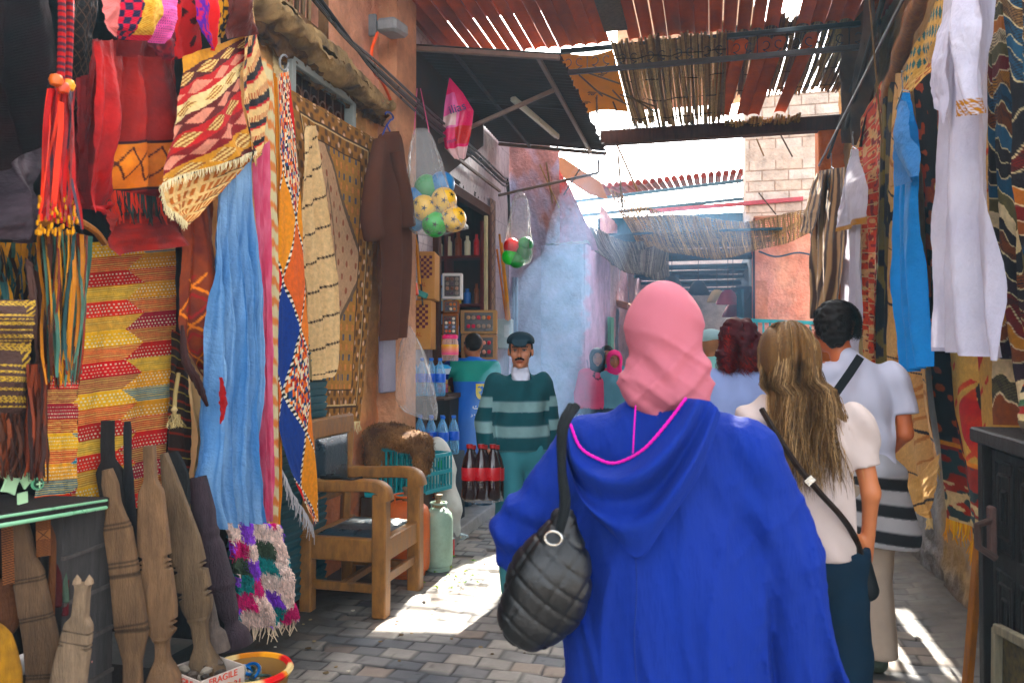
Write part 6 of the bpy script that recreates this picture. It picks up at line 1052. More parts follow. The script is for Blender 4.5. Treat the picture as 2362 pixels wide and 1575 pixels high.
# ---------------------------------------------------------------- clear bags of balls
def ball(label, c, r, col, star=True, group='toy balls in the big clear bag'):
    t = thing('toy_ball', label, 'ball', tuple(c), group) if star else None; w = MB(); prof = [(r * math.sin(a / 14 * math.pi), -r * math.cos(a / 14 * math.pi)) for a in range(15)]; w.lathe(prof, c, 24, (random.gauss(0, 1), random.gauss(0, 1), 1), C(col))
    o = w.build('ball' if star else 'toy_ball', m_plas, t, True)
    if not star: return tag(o, label, 'ball', group)
    w = MB(); vd = (CL - Vector(c)).normalized(); q = vd.to_track_quat('Z', 'Y').to_matrix()
    for dx, dy in ((0, 0), (.6, .45), (-.6, .4), (.35, -.65), (-.5, -.55)):
        cc3 = q @ (Vector((dx, dy, math.sqrt(max(.05, 1 - dx * dx - dy * dy)))).normalized() * r * 1.0)
        q2 = cc3.normalized().to_track_quat('Z', 'Y').to_matrix(); s_ = r * .26
        for k in range(5): a = k * 1.2566; tip = Vector(c) + (cc3 + q2 @ Vector((s_ * math.cos(a), s_ * math.sin(a), 0))).normalized() * r * 1.012; w.tube([Vector(c) + cc3.normalized() * r * 1.012, tip], [r * .07, r * .01], 4, C('#16180f'))
    w.build('star_marks', m_plas, t); return t
def clearbag(name, label, prof, c, d, lift=0, group=None, knot=True):
    """prof: list of (py, left px, right px)"""
    n = 40; V = []; py = [p[0] for p in prof]; ys = np.linspace(py[0], py[-1], 50)
    for i, y in enumerate(ys):
        l = np.interp(y, py, [p[1] for p in prof]); r = np.interp(y, py, [p[2] for p in prof]); a_, b_ = P(l, y, d=d), P(r, y, d=d); m_ = (a_ + b_) / 2; hw = (b_ - a_).length / 2; sx = (b_ - a_).normalized(); fy = Vector((sx.y, -sx.x, 0))
        for j in range(n): th = 2 * math.pi * j / n; rr = hw * (1 + .07 * math.sin(j * 1.9 + i * .12) * min(1, i / 8) + .04 * math.sin(j * 3.7 - i * .3)); V.append(m_ + sx * rr * math.cos(th) + fy * rr * .8 * math.sin(th))
    Fs = [(i * n + j, i * n + (j + 1) % n, (i + 1) * n + (j + 1) % n, (i + 1) * n + j) for i in range(49) for j in range(n)] + [tuple(range(49 * n, 50 * n))]
    return tag(mesh(name, [tuple(v) for v in V], Fs, clear_mat('clear_film', '#eef4f8', .2), None, True), label, 'plastic bag', group)
D1 = 6.0
clearbag('clear_bag', 'large clear plastic bag full of yellow, green and blue balls on pink strings', [(300, 955, 990), (330, 948, 1003), (430, 938, 1035), (500, 936, 1062), (525, 940, 1078), (540, 960, 1030), (545, 985, 1000)], None, D1)
for x, y, col, lab in ((978, 480, '#e2b80c', 'yellow ball with black stars lowest left of the yellow three'), (1024, 462, '#e2b80c', 'yellow ball with black stars uppermost of the yellow three'), (1046, 506, '#e2b80c', 'yellow ball with black stars furthest right in the big bag'), (1003, 518, '#3aa84c', 'light green ball at the bottom of the big bag'), (985, 432, '#1a8a48', 'dark green ball at the top of the big bag'), (955, 462, '#2c7ab0', 'blue ball at the left side of the big bag'), (1020, 425, '#2c7ab0', 'blue ball at the back right of the big bag'), (955, 505, '#4a8ab8', 'pale blue ball at the bottom left of the big bag')):
    ball(lab, P(x, y, d=D1 + (0 if col in ('#e2b80c', '#3aa84c') else .12)), .098, col, col in ('#e2b80c', '#3aa84c'))
w = MB(); w.tube([P(955, 310, d=D1), P(962, 205, d=6.6)], .004, 5, C('#d86a90')); w.tube([P(990, 305, d=D1), P(970, 205, d=6.6)], .004, 5, C('#d86a90')); tag(w.build('pink_string', m_plas), 'pink string pair holding the big ball bag', 'string')
D2 = 8.0
clearbag('clear_bag', 'small clear bag of red and green balls hanging by the lilac wall', [(440, 1196, 1202), (452, 1188, 1212), (462, 1184, 1218), (540, 1168, 1225), (585, 1163, 1228), (605, 1170, 1222), (613, 1188, 1205)], None, D2)
for x, y, col, lab in ((1180, 568, '#c83a2c', 'red ball in the small clear bag'), (1176, 593, '#2cc23c', 'bright green ball low left in the small bag'), (1212, 565, '#1a7a48', 'dark green ball upper right in the small bag'), (1209, 582, '#16703c', 'dark green ball lower right in the small bag'), (1192, 600, '#1f8a44', 'green ball at the very bottom of the small bag')): ball(lab, P(x, y, d=D2), .082, col, False, 'toy balls in the small clear bag')
clearbag('clear_bag', 'long empty clear bag hanging by the water bottles', [(752, 938, 946), (790, 925, 968), (850, 912, 990), (890, 902, 998), (920, 905, 1005), (950, 935, 1008), (968, 980, 1006)], None, 6.2)
# pink printed bag
pkb = thing('printed_bag', 'glossy pink plastic packet with dark blue script hanging under the awning', 'packet', P(1050, 370, d=7.0))
def pkc_(U, V): K = mixc(C('#d81a6c'), C('#e87ab0'), np.clip((U < .6) * 1. * (V > .2) * (V < .62), 0, 1) * .8); K = mixc(K, C('#e8c8c8'), (V > .86) | ((U < .5) & (V > .45) & (V < .6))); K = mixc(K, C('#c01838'), (U > .45) & (V > .62) & (V < .82)); return K
def pkpos(U, V):
    l = resamp([P(a, b, d=7.) for a, b in ((1036, 180), (1026, 240), (1020, 300), (1025, 340), (1050, 368))], 81, False); r = resamp([P(a, b, d=7.) for a, b in ((1038, 180), (1068, 215), (1092, 255), (1086, 310), (1075, 366))], 81, False); i = np.rint(V * 80).astype(int); p = l[i] * (1 - U[..., None]) + r[i] * U[..., None]
    p[..., 1] -= .05 * np.sin(np.pi * U) * np.sin(np.pi * V) + .02 * np.sin(U * 14 + V * 7) * V; return p
sheet('packet', pkpos, M('glossy_film', rough=.22, bs=12, bump=.5, bd=.02, var=.08, spec=.6), 40, 80, pkc_, pkb)
text('ilias', .105, P(1055, 250, d=6.9), frame((.93, .2, .3), (-.3, 0, .95)), M('navy_ink', '#1a1f5c', rough=.5), pkb, ext=.003); text('mini', .05, P(1042, 325, d=6.9), frame((.9, .2, .3), (-.3, 0, .95)), M('navy_ink'), pkb, ext=.003)
# ---------------------------------------------------------------- cartons, brooms, shelves, snacks
def carton(label, px0, py0, px1, py1, d, dep, col='#b98a5a', check=True, yaw=.0):
    a, b = P(px0, py1, d=d), P(px1, py0, d=d); w_ = (Vector((b.x, b.y, 0)) - Vector((a.x, a.y, 0))).length; h_ = b.z - a.z; c = (a + b) / 2; rx = Vector((b.x - a.x, b.y - a.y, 0)).normalized(); fy = Vector((-rx.y, rx.x, 0)); R3 = Matrix((rx, fy, Vector((0, 0, 1)))).transposed()
    t = thing('carton', label, 'box', (c.x, c.y, a.z), 'stacked cartons at the shop front'); w = MB(); w.box(c + fy * dep / 2, (w_, dep, h_), R3, C(col), .004); w.build('box', m_paper, t)
    if check:
        w = MB(); s_ = w_ * .11
        for i in range(5):
            for j in range(8):
                if (i + j) % 2 == 0: w.box(c - fy * .002 + rx * (-w_ * .1 + i * s_) + Vector((0, 0, h_ * .38 - j * s_)), (s_, .003, s_), R3, C('#5a2a34'))
        w.build('chequer_print', m_paper, t); text('QHAL', w_ * .24, c - fy * .004 + Vector((0, 0, -h_ * .2)) + rx * (-w_ * .1), frame(rx, (0, 0, 1)), M('brown_ink', '#a0502c', rough=.8), t, sx=.8)
    return t, c, rx, fy, R3, w_, h_
carton('upper tall cardboard carton with a maroon chequer print', 944, 580, 1003, 690, 7.0, .35); carton('lower tall cardboard carton with a maroon chequer print', 932, 692, 994, 806, 6.95, .35)
br_ = thing('broom', 'green headed broom with orange clip hanging head down among the poles', 'broom', P(960, 672, d=6.7)); w = MB(); w.tube([P(968, 655, d=6.7), P(955, 480, d=6.8)], .014, 8, C('#d89a50')); w.build('handle', m_wood, br_); w = MB(); w.bar(P(934, 662, d=6.68), P(986, 684, d=6.68), .04, .05, C('#127a70'), .008); w.build('head', m_plas, br_); w = MB(); w.tube([P(945, 650, d=6.66), P(952, 668, d=6.62)], .02, 7, C('#e8603c')); w.tube([P(958, 654, d=6.66), P(962, 680, d=6.62)], .016, 7, C('#e8603c')); w.build('clip', m_plas, br_)
for i, (a, b, c, r_) in enumerate((((945, 545), (947, 660), '#e0a050', .014), ((953, 548), (955, 655), '#c88a44', .014), ((962, 540), (975, 705), '#3a3434', .008), ((938, 545), (936, 800), '#d8823c', .012), ((1152, 540), (1172, 740), '#d8903c', .013), ((1157, 560), (1176, 738), '#e0a04c', .013), ((1146, 575), (1168, 738), '#c87a34', .012))):
    d_ = 6.75 if i < 4 else 9.0; w = MB(); w.tube([P(*a, d=d_), P(*b, d=d_ + .02)], r_, 7, C(c)); tag(w.build('wooden_pole', m_wood), ['light orange pole left of the green broom', 'second tan pole just left of the broom handle', 'thin dark rod crossing the upper carton', 'long orange pole reaching down beside the lower carton', 'leftmost of the tall poles by the lilac wall', 'brightest of the tall poles by the lilac wall', 'thinner brown pole leaning by the lilac wall'][i], 'pole', 'poles for sale at the shop')
def tray_box(label, px0, py0, px1, py1, d, dep, col, nx, ny, cols, win=True):
    t, c, rx, fy, R3, w_, h_ = carton(label, px0, py0, px1, py1, d, dep, col, False); r = random.Random(int(px0))
    w = MB(); w.box(c - fy * .003, (w_ * .78, .006, h_ * .78), R3, C('#2a1c18')); w.build('window', m_plas, t)
    for i in range(nx):
        for j in range(ny):
            w = MB(); p = c - fy * .012 + rx * (w_ * .7 * ((i + .5) / nx - .5)) + Vector((0, 0, h_ * .72 * ((j + .5) / ny - .5))); s_ = min(w_ * .7 / nx, h_ * .72 / ny) * .42
            w.lathe([(0, -s_), (s_ * .7, -s_ * .8), (s_, 0), (s_ * .7, s_ * .8), (0, s_)], p, 8, (r.gauss(0, .3), r.gauss(0, .3), 1), C(r.choice(cols))); w.build('sweet_packet', m_plas, t)
    return t
tray_box('white pastry box with a clear window of wrapped cakes', 1020, 630, 1066, 690, 7.5, .12, '#d8d4d0', 3, 4, ['#6b4636', '#a8806a', '#8a8078', '#4a3a44'])
tray_box('brown tray of striped chocolate wafers below the pastry box', 1022, 693, 1058, 722, 7.45, .1, '#7a4a2c', 3, 2, ['#5a1c1c', '#e8dcc8', '#2a1a3a', '#c87a3c']); tray_box('second brown tray of chocolate wafers lower down', 1020, 723, 1056, 776, 7.4, .1, '#7a4a2c', 3, 4, ['#5a1c1c', '#8a9ab8', '#e8dcc8', '#c8601c'])
tray_box('open fronted carton of pink sweet packets behind the shopkeeper', 1062, 715, 1146, 770, 8.3, .3, '#b08862', 5, 2, ['#d82a5c', '#e86a3c', '#b89a88', '#c8a080']); tray_box('lower fronted carton of sweets behind the shopkeeper', 1064, 772, 1146, 830, 8.28, .3, '#a88060', 5, 2, ['#c83a4c', '#e8a08c', '#b89a98']); carton('plain grey carton lowest behind the shopkeeper', 1066, 832, 1146, 900, 8.26, .3, '#8c8682', False)
w = MB(); c_ = P(1105, 905, d=8.4); w.box((c_.x, c_.y + .1, c_.z / 2), (.4, .35, c_.z), col=C('#3c3434')); tag(w.build('wooden_counter', m_wood), 'dark wooden stand under the stacked cartons', 'stand')
t = thing('sweet_jar', 'clear plastic jar with pink lid and yellow label on the counter', 'jar', P(1040, 832, d=7.1)); c_ = P(1038, 832, d=7.1); w = MB(); w.lathe([(.07, 0), (.075, .01), (.075, .17), (.06, .2)], c_, 20, col=C('#c8a0a0')); w.build('jar', clear_mat('jar_plastic', '#e8c8c0', .55), t); w = MB(); w.lathe([(.068, .195), (.072, .2), (.072, .225), (.05, .235), (0, .235)], c_, 20, col=C('#e01c78')); w.build('lid', m_plas, t); w = MB(); w.lathe([(.0765, .05), (.0775, .055), (.0775, .14), (.0765, .145)], c_, 20, cols=[C('#e8b83c'), C('#e85a8c'), C('#f0b030'), C('#e8b83c')]); w.build('label', m_plas, t)
t = thing('blue_lid_tub', 'round tub with sky blue lid beside the pink lidded jar', 'tub', P(1020, 850, d=7.0)); c_ = P(1020, 852, d=7.0); w = MB(); w.lathe([(.06, -.04), (.075, 0), (.07, .02)], c_, 18, col=C('#c0c8d0')); w.build('tub', m_plas, t); w = MB(); w.lathe([(.08, .01), (.08, .02), (.05, .04), (0, .045)], c_, 18, col=C('#3aa0d0')); w.build('lid', m_plas, t)
w = MB(); c_ = P(1010, 905, d=7.2); w.box((c_.x - .2, c_.y + .1, c_.z - .03), (.7, .5, .04), col=C('#4a3830')); w.box((c_.x - .2, c_.y + .15, (c_.z - .05) / 2), (.66, .4, c_.z - .06), col=C('#2e2824')); tag(w.build('shop_counter', m_wood), 'dark wooden counter holding jars at the shop entrance', 'counter')
for i, (dz, col) in enumerate(((.02, '#8a2a3c'), (.06, '#b0502c'), (.1, '#c8a05c'))): w = MB(); w.box((c_.x - .02, c_.y - .08, c_.z + dz - .0), (.26, .1, .035), Matrix.Rotation(.1 * i, 3, 'Z'), C(col), .004); tag(w.build('biscuit_packet', m_plas), ['lowest maroon biscuit packet on the counter', 'middle orange biscuit packet on the counter', 'top tan biscuit packet on the counter'][i], 'packet')
# goods on the inner shelves
shf = thing('shelf_cabinet', 'dark red wooden shelf cabinet inside the shop doorway', 'shelf', (-2.95, 8.8, 0)); w = MB(); rc = C('#6b2a24')
for z in (.9, 1.5, 2.05, 2.6): w.box((-2.95, 8.78, z), (.9, .26, .03), col=rc)
for x in (-2.52, -2.95, -3.38): w.box((x, 8.78, 1.55), (.03, .27, 2.9), col=rc)
w.build('frame', m_wood, shf); r = random.Random(8)
for z in (.92, 1.52, 2.07, 2.62):
    for i in range(7):
        x = -2.6 - i * .11; h_ = r.uniform(.14, .3); rr_ = r.uniform(.03, .045); w = MB(); w.lathe([(rr_, 0), (rr_, h_ * .7), (rr_ * .5, h_ * .8), (rr_ * .5, h_), (0, h_)], (x, 8.72, z), 10, col=C(r.choice(['#e8dcc0', '#3ac85c', '#c83a2c', '#d8b048', '#3a6ab0', '#8a4a2c', '#dfe4e6']))); tag(w.build('shelf_container', m_plas), 'bottle or canister standing on the red shelf in the doorway', 'container', 'goods on the red shelves')
w = MB(); w.box((-2.46, 7.5, .9), (.3, .05, 1.8), col=C('#2a2422'))
for i in range(5):
    for j in range(4):
        w = MB(); c_ = P(1003 + i * 3 + j * 1.5, 720 - j * 30 + 16, d=7.6 + i * .1); w.box(c_, (.05, .03, .1), col=C(r.choice(['#c8b0a0', '#2c6aa0', '#c8d0b0', '#3a8ab0', '#a89070'])), bev=.004)
        tag(w.build('snack_packet', m_plas), 'small snack packet hanging in the strip beside the cartons', 'packet', 'hanging strips of snack packets')
w = MB(); c_ = P(1165, 770, d=9.2); w.box(c_, (.17, .14, .34), col=C('#b8c4c4'), bev=.01); w.box(c_ + Vector((.04, -.075, .03)), (.06, .01, .14), col=C('#d8dcdc')); tag(w.build('electric_box', m_plas), 'white electric meter box on the tiled wall by the poles', 'meter box')
for x in (1185, 1192): w = MB(); w.tube([P(x, 640, d=9.5), P(x, 900, d=9.5)], .018, 8, C('#8a9ab0')); tag(w.build('drain_pipe', m_metal), 'left grey blue pipe on the lilac wall' if x == 1185 else 'right grey blue pipe on the lilac wall', 'pipe')
# ---------------------------------------------------------------- bottles
mcola = M('cola_plastic', rough=.12, var=.05, bs=20, bump=.03, spec=.7); 
def bottle(label, c, h, kind, group):
    t = thing('soda_bottle' if kind == 'cola' else 'water_bottle', label, 'bottle', tuple(c), group); r = h * .145; liq, cap_ = ('#1c0a08', '#8a1820') if kind == 'cola' else ('#7ab4d8', '#2c6ac0')
    w = MB(); w.lathe([(r * .8, 0), (r, h * .05), (r, h * .3), (r * .94, h * .34), (r, h * .4), (r, h * .6), (r * .75, h * .75), (r * .35, h * .88), (r * .3, h * .94)], c, 14, col=C(liq)); w.build('bottle', mcola if kind == 'cola' else clear_mat('water_plastic', '#8ac0e8', .5), t, True)
    w = MB(); w.lathe([(r * .42, h * .93), (r * .42, h), (0, h)], c, 10, col=C(cap_)); w.build('cap', m_plas, t)
    w = MB(); w.lathe([(r * 1.01, h * .36), (r * 1.03, h * .37), (r * 1.03, h * .58), (r * 1.01, h * .59)], c, 14, col=C('#9a2430' if kind == 'cola' else '#2c5ab8')); w.build('label', m_plas, t); return t
def copytree(o, loc, label):
    c = o.copy(); COL.objects.link(c); c.location = loc; c['label'] = label
    for k_ in list(o.children): d = k_.copy(); COL.objects.link(d); d.parent = c
    return c
kz = .085
pk1 = P(1052, 1125, x=-2.2); b0 = bottle('cola bottle with red label in the upper pack behind the white sack', Vector((-2.2, 7.2, kz + .33)), .33, 'cola', 'cola bottles stacked on the kerb')
for i in range(3):
    for j in range(2):
        if i or j: copytree(b0, Vector((-2.2 - j * .1, 7.2 + i * .11, kz + .33)), 'cola bottle with red label in the upper pack behind the white sack')
        copytree(b0, Vector((-2.2 - j * .1, 7.2 + i * .11, kz)), 'cola bottle with red label in the lower pack on the kerb')
b1 = bottle('clear blue water bottle standing on the kerb beside the cola', Vector((-2.1, 7.25, kz)), .34, 'water', 'water bottles on the kerb'); copytree(b1, Vector((-2.1, 7.37, kz)), 'clear blue water bottle standing on the kerb beside the cola'); copytree(b1, Vector((-2.1, 7.49, kz)), 'clear blue water bottle standing on the kerb beside the cola')
w = MB(); c_ = P(1010, 990, d=6.7); w.box((c_.x - .05, c_.y + .05, c_.z / 2 - .1), (.4, .45, c_.z - .2), col=C('#2e3438')); tag(w.build('crate_stack', m_wood), 'dark stack of crates carrying the water bottles', 'crates')
b2 = bottle('water bottle in the pack standing on the dark crates', Vector((c_.x + .08, c_.y - .1, c_.z - .2)), .32, 'water', 'water bottles on the crates'); 
for i in range(4):
    for j in range(2):
        if i or j: copytree(b2, Vector((c_.x + .08 - i * .1 + .06 * j, c_.y - .1 + j * .1, c_.z - .2)), 'water bottle in the pack standing on the dark crates')
for i in range(4): copytree(b2, Vector((c_.x + .02 - i * .08, c_.y - .0, c_.z + .28)), 'water bottle in the upper pack beside the cartons')
w = MB(); w.box((c_.x - .1, c_.y + .0, c_.z + .26), (.4, .25, .02), col=C('#4a3830')); w.box((c_.x - .2, c_.y + .1, c_.z + .13), (.1, .1, .27), col=C('#4a3830')); tag(w.build('small_shelf', m_wood), 'small shelf carrying the upper water bottles', 'shelf')

r = random.Random(21)
for i in range(30):
    x, y = r.uniform(620, 1250), r.uniform(1300, 1560); c_ = P(x, y, z=.01); w = MB(); s_ = r.uniform(.008, .02); w.ngon([c_ + Vector((s_ * math.cos(a * 1.3) * r.uniform(.5, 1), s_ * math.sin(a * 1.3) * r.uniform(.5, 1), .002)) for a in range(5)], .003, (0, 0, 1), C(r.choice(['#8a7a60', '#c8c0b0', '#4a3c2c', '#6a5a44']))); tag(w.build('paper_scrap', m_paper), 'tiny scrap of litter on the paving in front of the armchair', 'litter', 'scraps of litter on the paving')
# ================================================================ PEOPLE
def V3(*a): return np.array(a, float)
def hand_parts(w, d, n, th, curl=.5, s=1.):
    """w wrist, d pointing direction, n palm normal, th thumb side"""
    d = d / np.linalg.norm(d); n = n - d * (n @ d); n /= np.linalg.norm(n); t = np.cross(d, n); t = t if t @ th > 0 else -t; P_ = []
    for i in range(4):
        o = t * (.027 - .018 * i) * s; kn = w + d * .085 * s * (1 - .03 * abs(i - 1)) + o; P_.append(cap(w + o * .7 + d * .01, .013 * s, kn, .0105 * s, k=.008)); L = (.042, .047, .044, .034)[i] * s
        c1 = d * math.cos(curl) + n * math.sin(curl); c2 = d * math.cos(curl * 2.1) + n * math.sin(curl * 2.1); p1 = kn + c1 * L; p2 = p1 + c2 * L * .75; P_ += [cap(kn, .0095 * s, p1, .0085 * s, k=.003), cap(p1, .0085 * s, p2, .007 * s, k=.003)]
    a = w + d * .02 * s + t * .018 * s; b = a + (d * .5 + t * .75 + n * .3) * .042 * s; c = b + (d * .85 + t * .2 + n * .45) * .034 * s; P_ += [cap(a, .014 * s, b, .0115 * s, k=.008), cap(b, .0115 * s, c, .009 * s, k=.004)]; return P_
def head_parts(hc, R3, s=1.):
    f = lambda *a: hc + R3 @ (np.array(a) * s); E = lambda c, r, k=None, sub=False: ell(f(*c), np.array(r) * s, R3, k, sub); P_ = [E((0, -.012, .025), (.076, .096, .094)), E((0, .022, -.045), (.06, .068, .072)), E((0, .072, -.096), (.022, .018, .017), .02)]
    P_ += [cap(f(0, .086, .018), .008 * s, f(0, .11, -.022), .0125 * s, k=.012), E((.012, .1, -.026), (.008, .009, .007), .008), E((-.012, .1, -.026), (.008, .009, .007), .008), cap(f(-.036, .078, .034), .011 * s, f(.036, .078, .034), .011 * s, k=.014)]
    for sg in (-1, 1): P_ += [E((sg * .043, .062, -.02), (.02, .02, .02), .02), E((sg * .03, .094, .012), (.014, .012, .009), .008, True), E((sg * .03, .077, .012), (.0125, .0125, .0125), .001), E((sg * .08, -.005, -.005), (.011, .02, .032), .006), cap(f(sg * .0, .094, -.055), .006 * s, f(sg * .022, .084, -.058), .005 * s, k=.006)]
    P_ += [cap(f(-.016, .091, -.066), .006 * s, f(.016, .091, -.066), .006 * s, k=.006)]; return P_
def face_col(skin, hc, R3, brow='#1c1410'):
    sk = C(skin)
    def f(x, y, z):
        q = (np.stack([x, y, z], -1) - hc) @ R3; X, Y, Z = q[:, 0], q[:, 1], q[:, 2]; K = np.tile(sk, (len(X), 1)) * (.9 + .2 * fbm(X * 30, Z * 30, 3))[:, None]; fr = (Y > .05)
        for sg in (-1, 1):
            dx = X - sg * .03; dz = Z - .012; K[fr & (dx ** 2 / .013 ** 2 + dz ** 2 / .0065 ** 2 < 1)] = C('#7a6a62'); K[fr & (dx ** 2 + dz ** 2 < .0058 ** 2)] = C('#1a0f0a'); K[fr & (np.abs(dz - .0075) < .0028) & (np.abs(dx) < .015)] = C('#1a110c')
            K[fr & (np.abs(Z - .034 - .1 * (.001 - (dx * 1.0) ** 2 * 4)) < .0055) & (np.abs(dx) < .021)] = C(brow)
        K[fr & (np.abs(Z + .06) < .0105) & (np.abs(X) < .024) & (Y > .075)] = sk * np.array([.95, .6, .6]); K[fr & (np.abs(Z + .06) < .0016) & (np.abs(X) < .022) & (Y > .07)] = sk * .25; return K
    return f
DJ = dict(hc=(0, .015, 1.615), neck=(0, -.01, 1.44), nh=(0, .0, 1.55), shL=(-.185, -.01, 1.41), shR=(.185, -.01, 1.41), elL=(-.235, -.03, 1.13), elR=(.235, -.03, 1.13), wrL=(-.245, .06, .89), wrR=(.245, .06, .89),
          hiL=(-.09, 0, .93), hiR=(.09, 0, .93), knL=(-.1, .02, .5), knR=(.1, .02, .5), anL=(-.1, -.02, .08), anR=(.1, -.02, .08))
def joints(H, **o):
    s = H / 1.75; J = {k: np.array(v, float) * s for k, v in DJ.items()}; J.update({k: np.array(v, float) for k, v in o.items()}); J['s'] = s; return J
def torso_parts(J, g=0., w=1., belly=0.):
    s = J['s']; c = (J['shL'] + J['shR']) / 2; pel = (J['hiL'] + J['hiR']) / 2; m = lambda f: pel * (1 - f) + c * f
    return [ell(m(.72), (.155 * w * s + g, .108 * s + g, .17 * s + g)), ell(m(.38) + V3(0, belly, 0), (.14 * w * s + g, .1 * s + g + belly, .17 * s + g)), ell(m(.02), (.158 * w * s + g, .112 * s + g, .13 * s + g)), cap(J['shL'] + V3(.02, 0, -.01), .055 * s + g, J['shR'] - V3(.02, 0, .01), .055 * s + g), cap(c + V3(0, 0, .0), .07 * s + g, J['neck'] + V3(0, 0, .03), .05 * s + g * .4)]
def arm(J, sd, g=0., f=1., loose=0.):
    s = J['s']; a, b, c = J['sh' + sd], J['el' + sd], J['wr' + sd]; P_ = [cap(a, .05 * s + g, b if f >= .5 else a + (b - a) * f * 2, (.041 * s + g + loose) if f >= .5 else .046 * s + g + loose, k=.03)]
    if f > .5: t = (f - .5) * 2; P_.append(cap(b, .039 * s + g + loose, b + (c - b) * t, .029 * s + g + loose, k=.02))
    return P_
def legp(J, sd, g=0., f=1., loose=0.):
    s = J['s']; a, b, c = J['hi' + sd], J['kn' + sd], J['an' + sd]; P_ = [cap(a, .083 * s + g, b, .055 * s + g + loose, k=.03)]
    if f > .5: P_.append(cap(b, .054 * s + g + loose, b + (c - b) * (f - .5) * 2, .038 * s + g + loose, k=.03))
    return P_
def folds(a=.006, fx=9, fz=4, sd=3, diag=0.): return lambda x, y, z: a * (np.sin(fx * 6 * (x + diag * z) + 5 * vn(x * 4, z * 3, sd)) * (.3 + vn(x * 5 + 9, z * 4, sd + 1)) + 1.6 * (fbm(x * fx, z * fz + y * 5, sd + 2) - .5))
def scut(J, f, hem):
    """cut short sleeves square at fraction f of the upper arm, and the hem at height hem(X)"""
    def g(X, Y, Z):
        r = hem(X) - Z + 0 * Y
        for sd, sg in (('L', -1), ('R', 1)):
            a, b = J['sh' + sd], J['el' + sd]; e = a + (b - a) * f; n = (b - a) / np.linalg.norm(b - a); d = (X - e[0]) * n[0] + (Y - e[1]) * n[1] + (Z - e[2]) * n[2]; r = np.maximum(r, np.where(sg * X > sg * a[0] - .02, d, -1.))
        return r
    return g
class Fig:
    def __init__(s, label, px, d, yaw, H, group=None, hy=0., hp=0., skin='#b07a58', **o):
        g_ = P(px, 815, d=d); s.base = (g_.x, g_.y, 0.); s.yaw = R_(yaw); s.J = joints(H, **o); s.t = thing('person', label, 'person', s.base, group); s.skin = skin
        s.R = np.array(Matrix.Rotation(R_(hy), 3, 'Z') @ Matrix.Rotation(R_(hp), 3, 'X')); s.hc = s.J['hc']
    def add(s, name, parts, mat, h=.01, k=.03, col=None, **kw): return solid(name, parts, mat, s.t, h, k, col, s.base, s.yaw, **kw)
    def body(s, h=.007, hands=True, curlL=.5, curlR=.5, legs=True, feet=True):
        J = s.J; c = s.J['s']; P_ = torso_parts(J, -.012) + head_parts(s.hc, s.R, c) + [cap(J['neck'] - V3(0, 0, .04), .06 * c, s.hc - s.R @ V3(0, .02, .06) * c, .05 * c, k=.02)]
        for sd, sg, cu in (('L', -1, curlL), ('R', 1, curlR)):
            P_ += arm(J, sd, -.007); dr = J['wr' + sd] - J['el' + sd]; dr = dr / np.linalg.norm(dr) * .6 + V3(0, 0, -.4)
            if hands: P_ += hand_parts(J['wr' + sd], dr, V3(-sg, .25, 0), V3(-sg * .2, 1, 0), cu, c)
            if legs: P_ += legp(J, sd, -.004)
            if feet: a = J['an' + sd]; P_ += [cap(a + V3(0, -.02, -.035), .035 * c, a + V3(sg * .01, .14, -.05), .028 * c, k=.02)]
        return s.add('body', P_, m_skin, h, .02, face_col(s.skin, s.hc, s.R))
    def shoes(s, col, h=.01):
        for sd, sg in (('L', -1), ('R', 1)): a = s.J['an' + sd]; s.add('shoe', [cap(a + V3(0, -.03, -.03), .05, a + V3(sg * .012, .15, -.042), .04, k=.03), cap(a + V3(0, 0, .02), .045, a + V3(0, .02, -.03), .048, k=.02)], m_leather, h, .02, col, cut=lambda X, Y, Z: (.0 - Z) + 0 * X + 0 * Y)
# ---- woman in the blue hooded robe
bw = Fig('woman seen from behind in a cobalt blue hooded robe and rose pink headscarf', 1530, 2.1, 3, 1.66, skin='#b98a6a', hc=(0, .02, 1.555), neck=(0, 0, 1.36), shL=(-.2, 0, 1.27), shR=(.2, 0, 1.265), elL=(-.365, -.02, 1.01), wrL=(-.24, .22, 1.0), elR=(.33, 0, .98), wrR=(.385, .04, .73)); bw.body(.01)
def bwarp(x, y, z):
    n = vn(x * 7 + y * 3, z * 1.1, 4) - .5; low = np.clip((1.25 - z) * 1.6, 0, 1); el = np.exp(-((x + .37) ** 2 + (z - 1.02) ** 2) / .012)
    rd = lambda a, p=3: (1 - np.abs(np.sin(a))) ** p
    sw = x - .05 * np.sin(z * 5) + .25 * (1.3 - z) * (x) * -.35
    return -.036 * rd(sw * 13 + 2.2 * vn(z * 1.6, x * 2, 31), 4) * low - .016 * rd(sw * 31 + 3 * vn(z * 2, x * 3, 33), 3) * low - .007 * rd((x * .8 - z) * 17 + 3 * vn(x * 3, z * 3, 35), 4) * np.exp(-((z - 1.08) / .16) ** 2) * (np.abs(x) > .16) + .03 * n * low + .009 * np.sin(x * 40 + z * 5 + 5 * vn(x * 3, z * 2, 6)) * low + .006 * (vn(x * 18 + z * 4, z * 5, 15) - .5) - .004 * rd(x * 55 + z * 24 + 4 * vn(x * 4, z * 4, 41), 3) - .0035 * rd(z * 70 - x * 30 + 4 * vn(x * 5, z * 5, 43), 4) + .009 * np.sin(z * 62 + x * 22 + 3 * vn(x * 5, z * 5, 2)) * el * 1.8 + .007 * np.sin((x + z) * 40 + 2) * np.exp(-((x - .2) ** 2 + (z - 1.15) ** 2) / .02) + .004 * (fbm(x * 14, z * 9, 8) - .5)
brobe = M('blue_jersey', '#082b72', spec=.15, rough=.85, bs=4.5, bump=.3, bd=.04, var=.1, vs=5, stretch=(1.6, 1.6, .28))
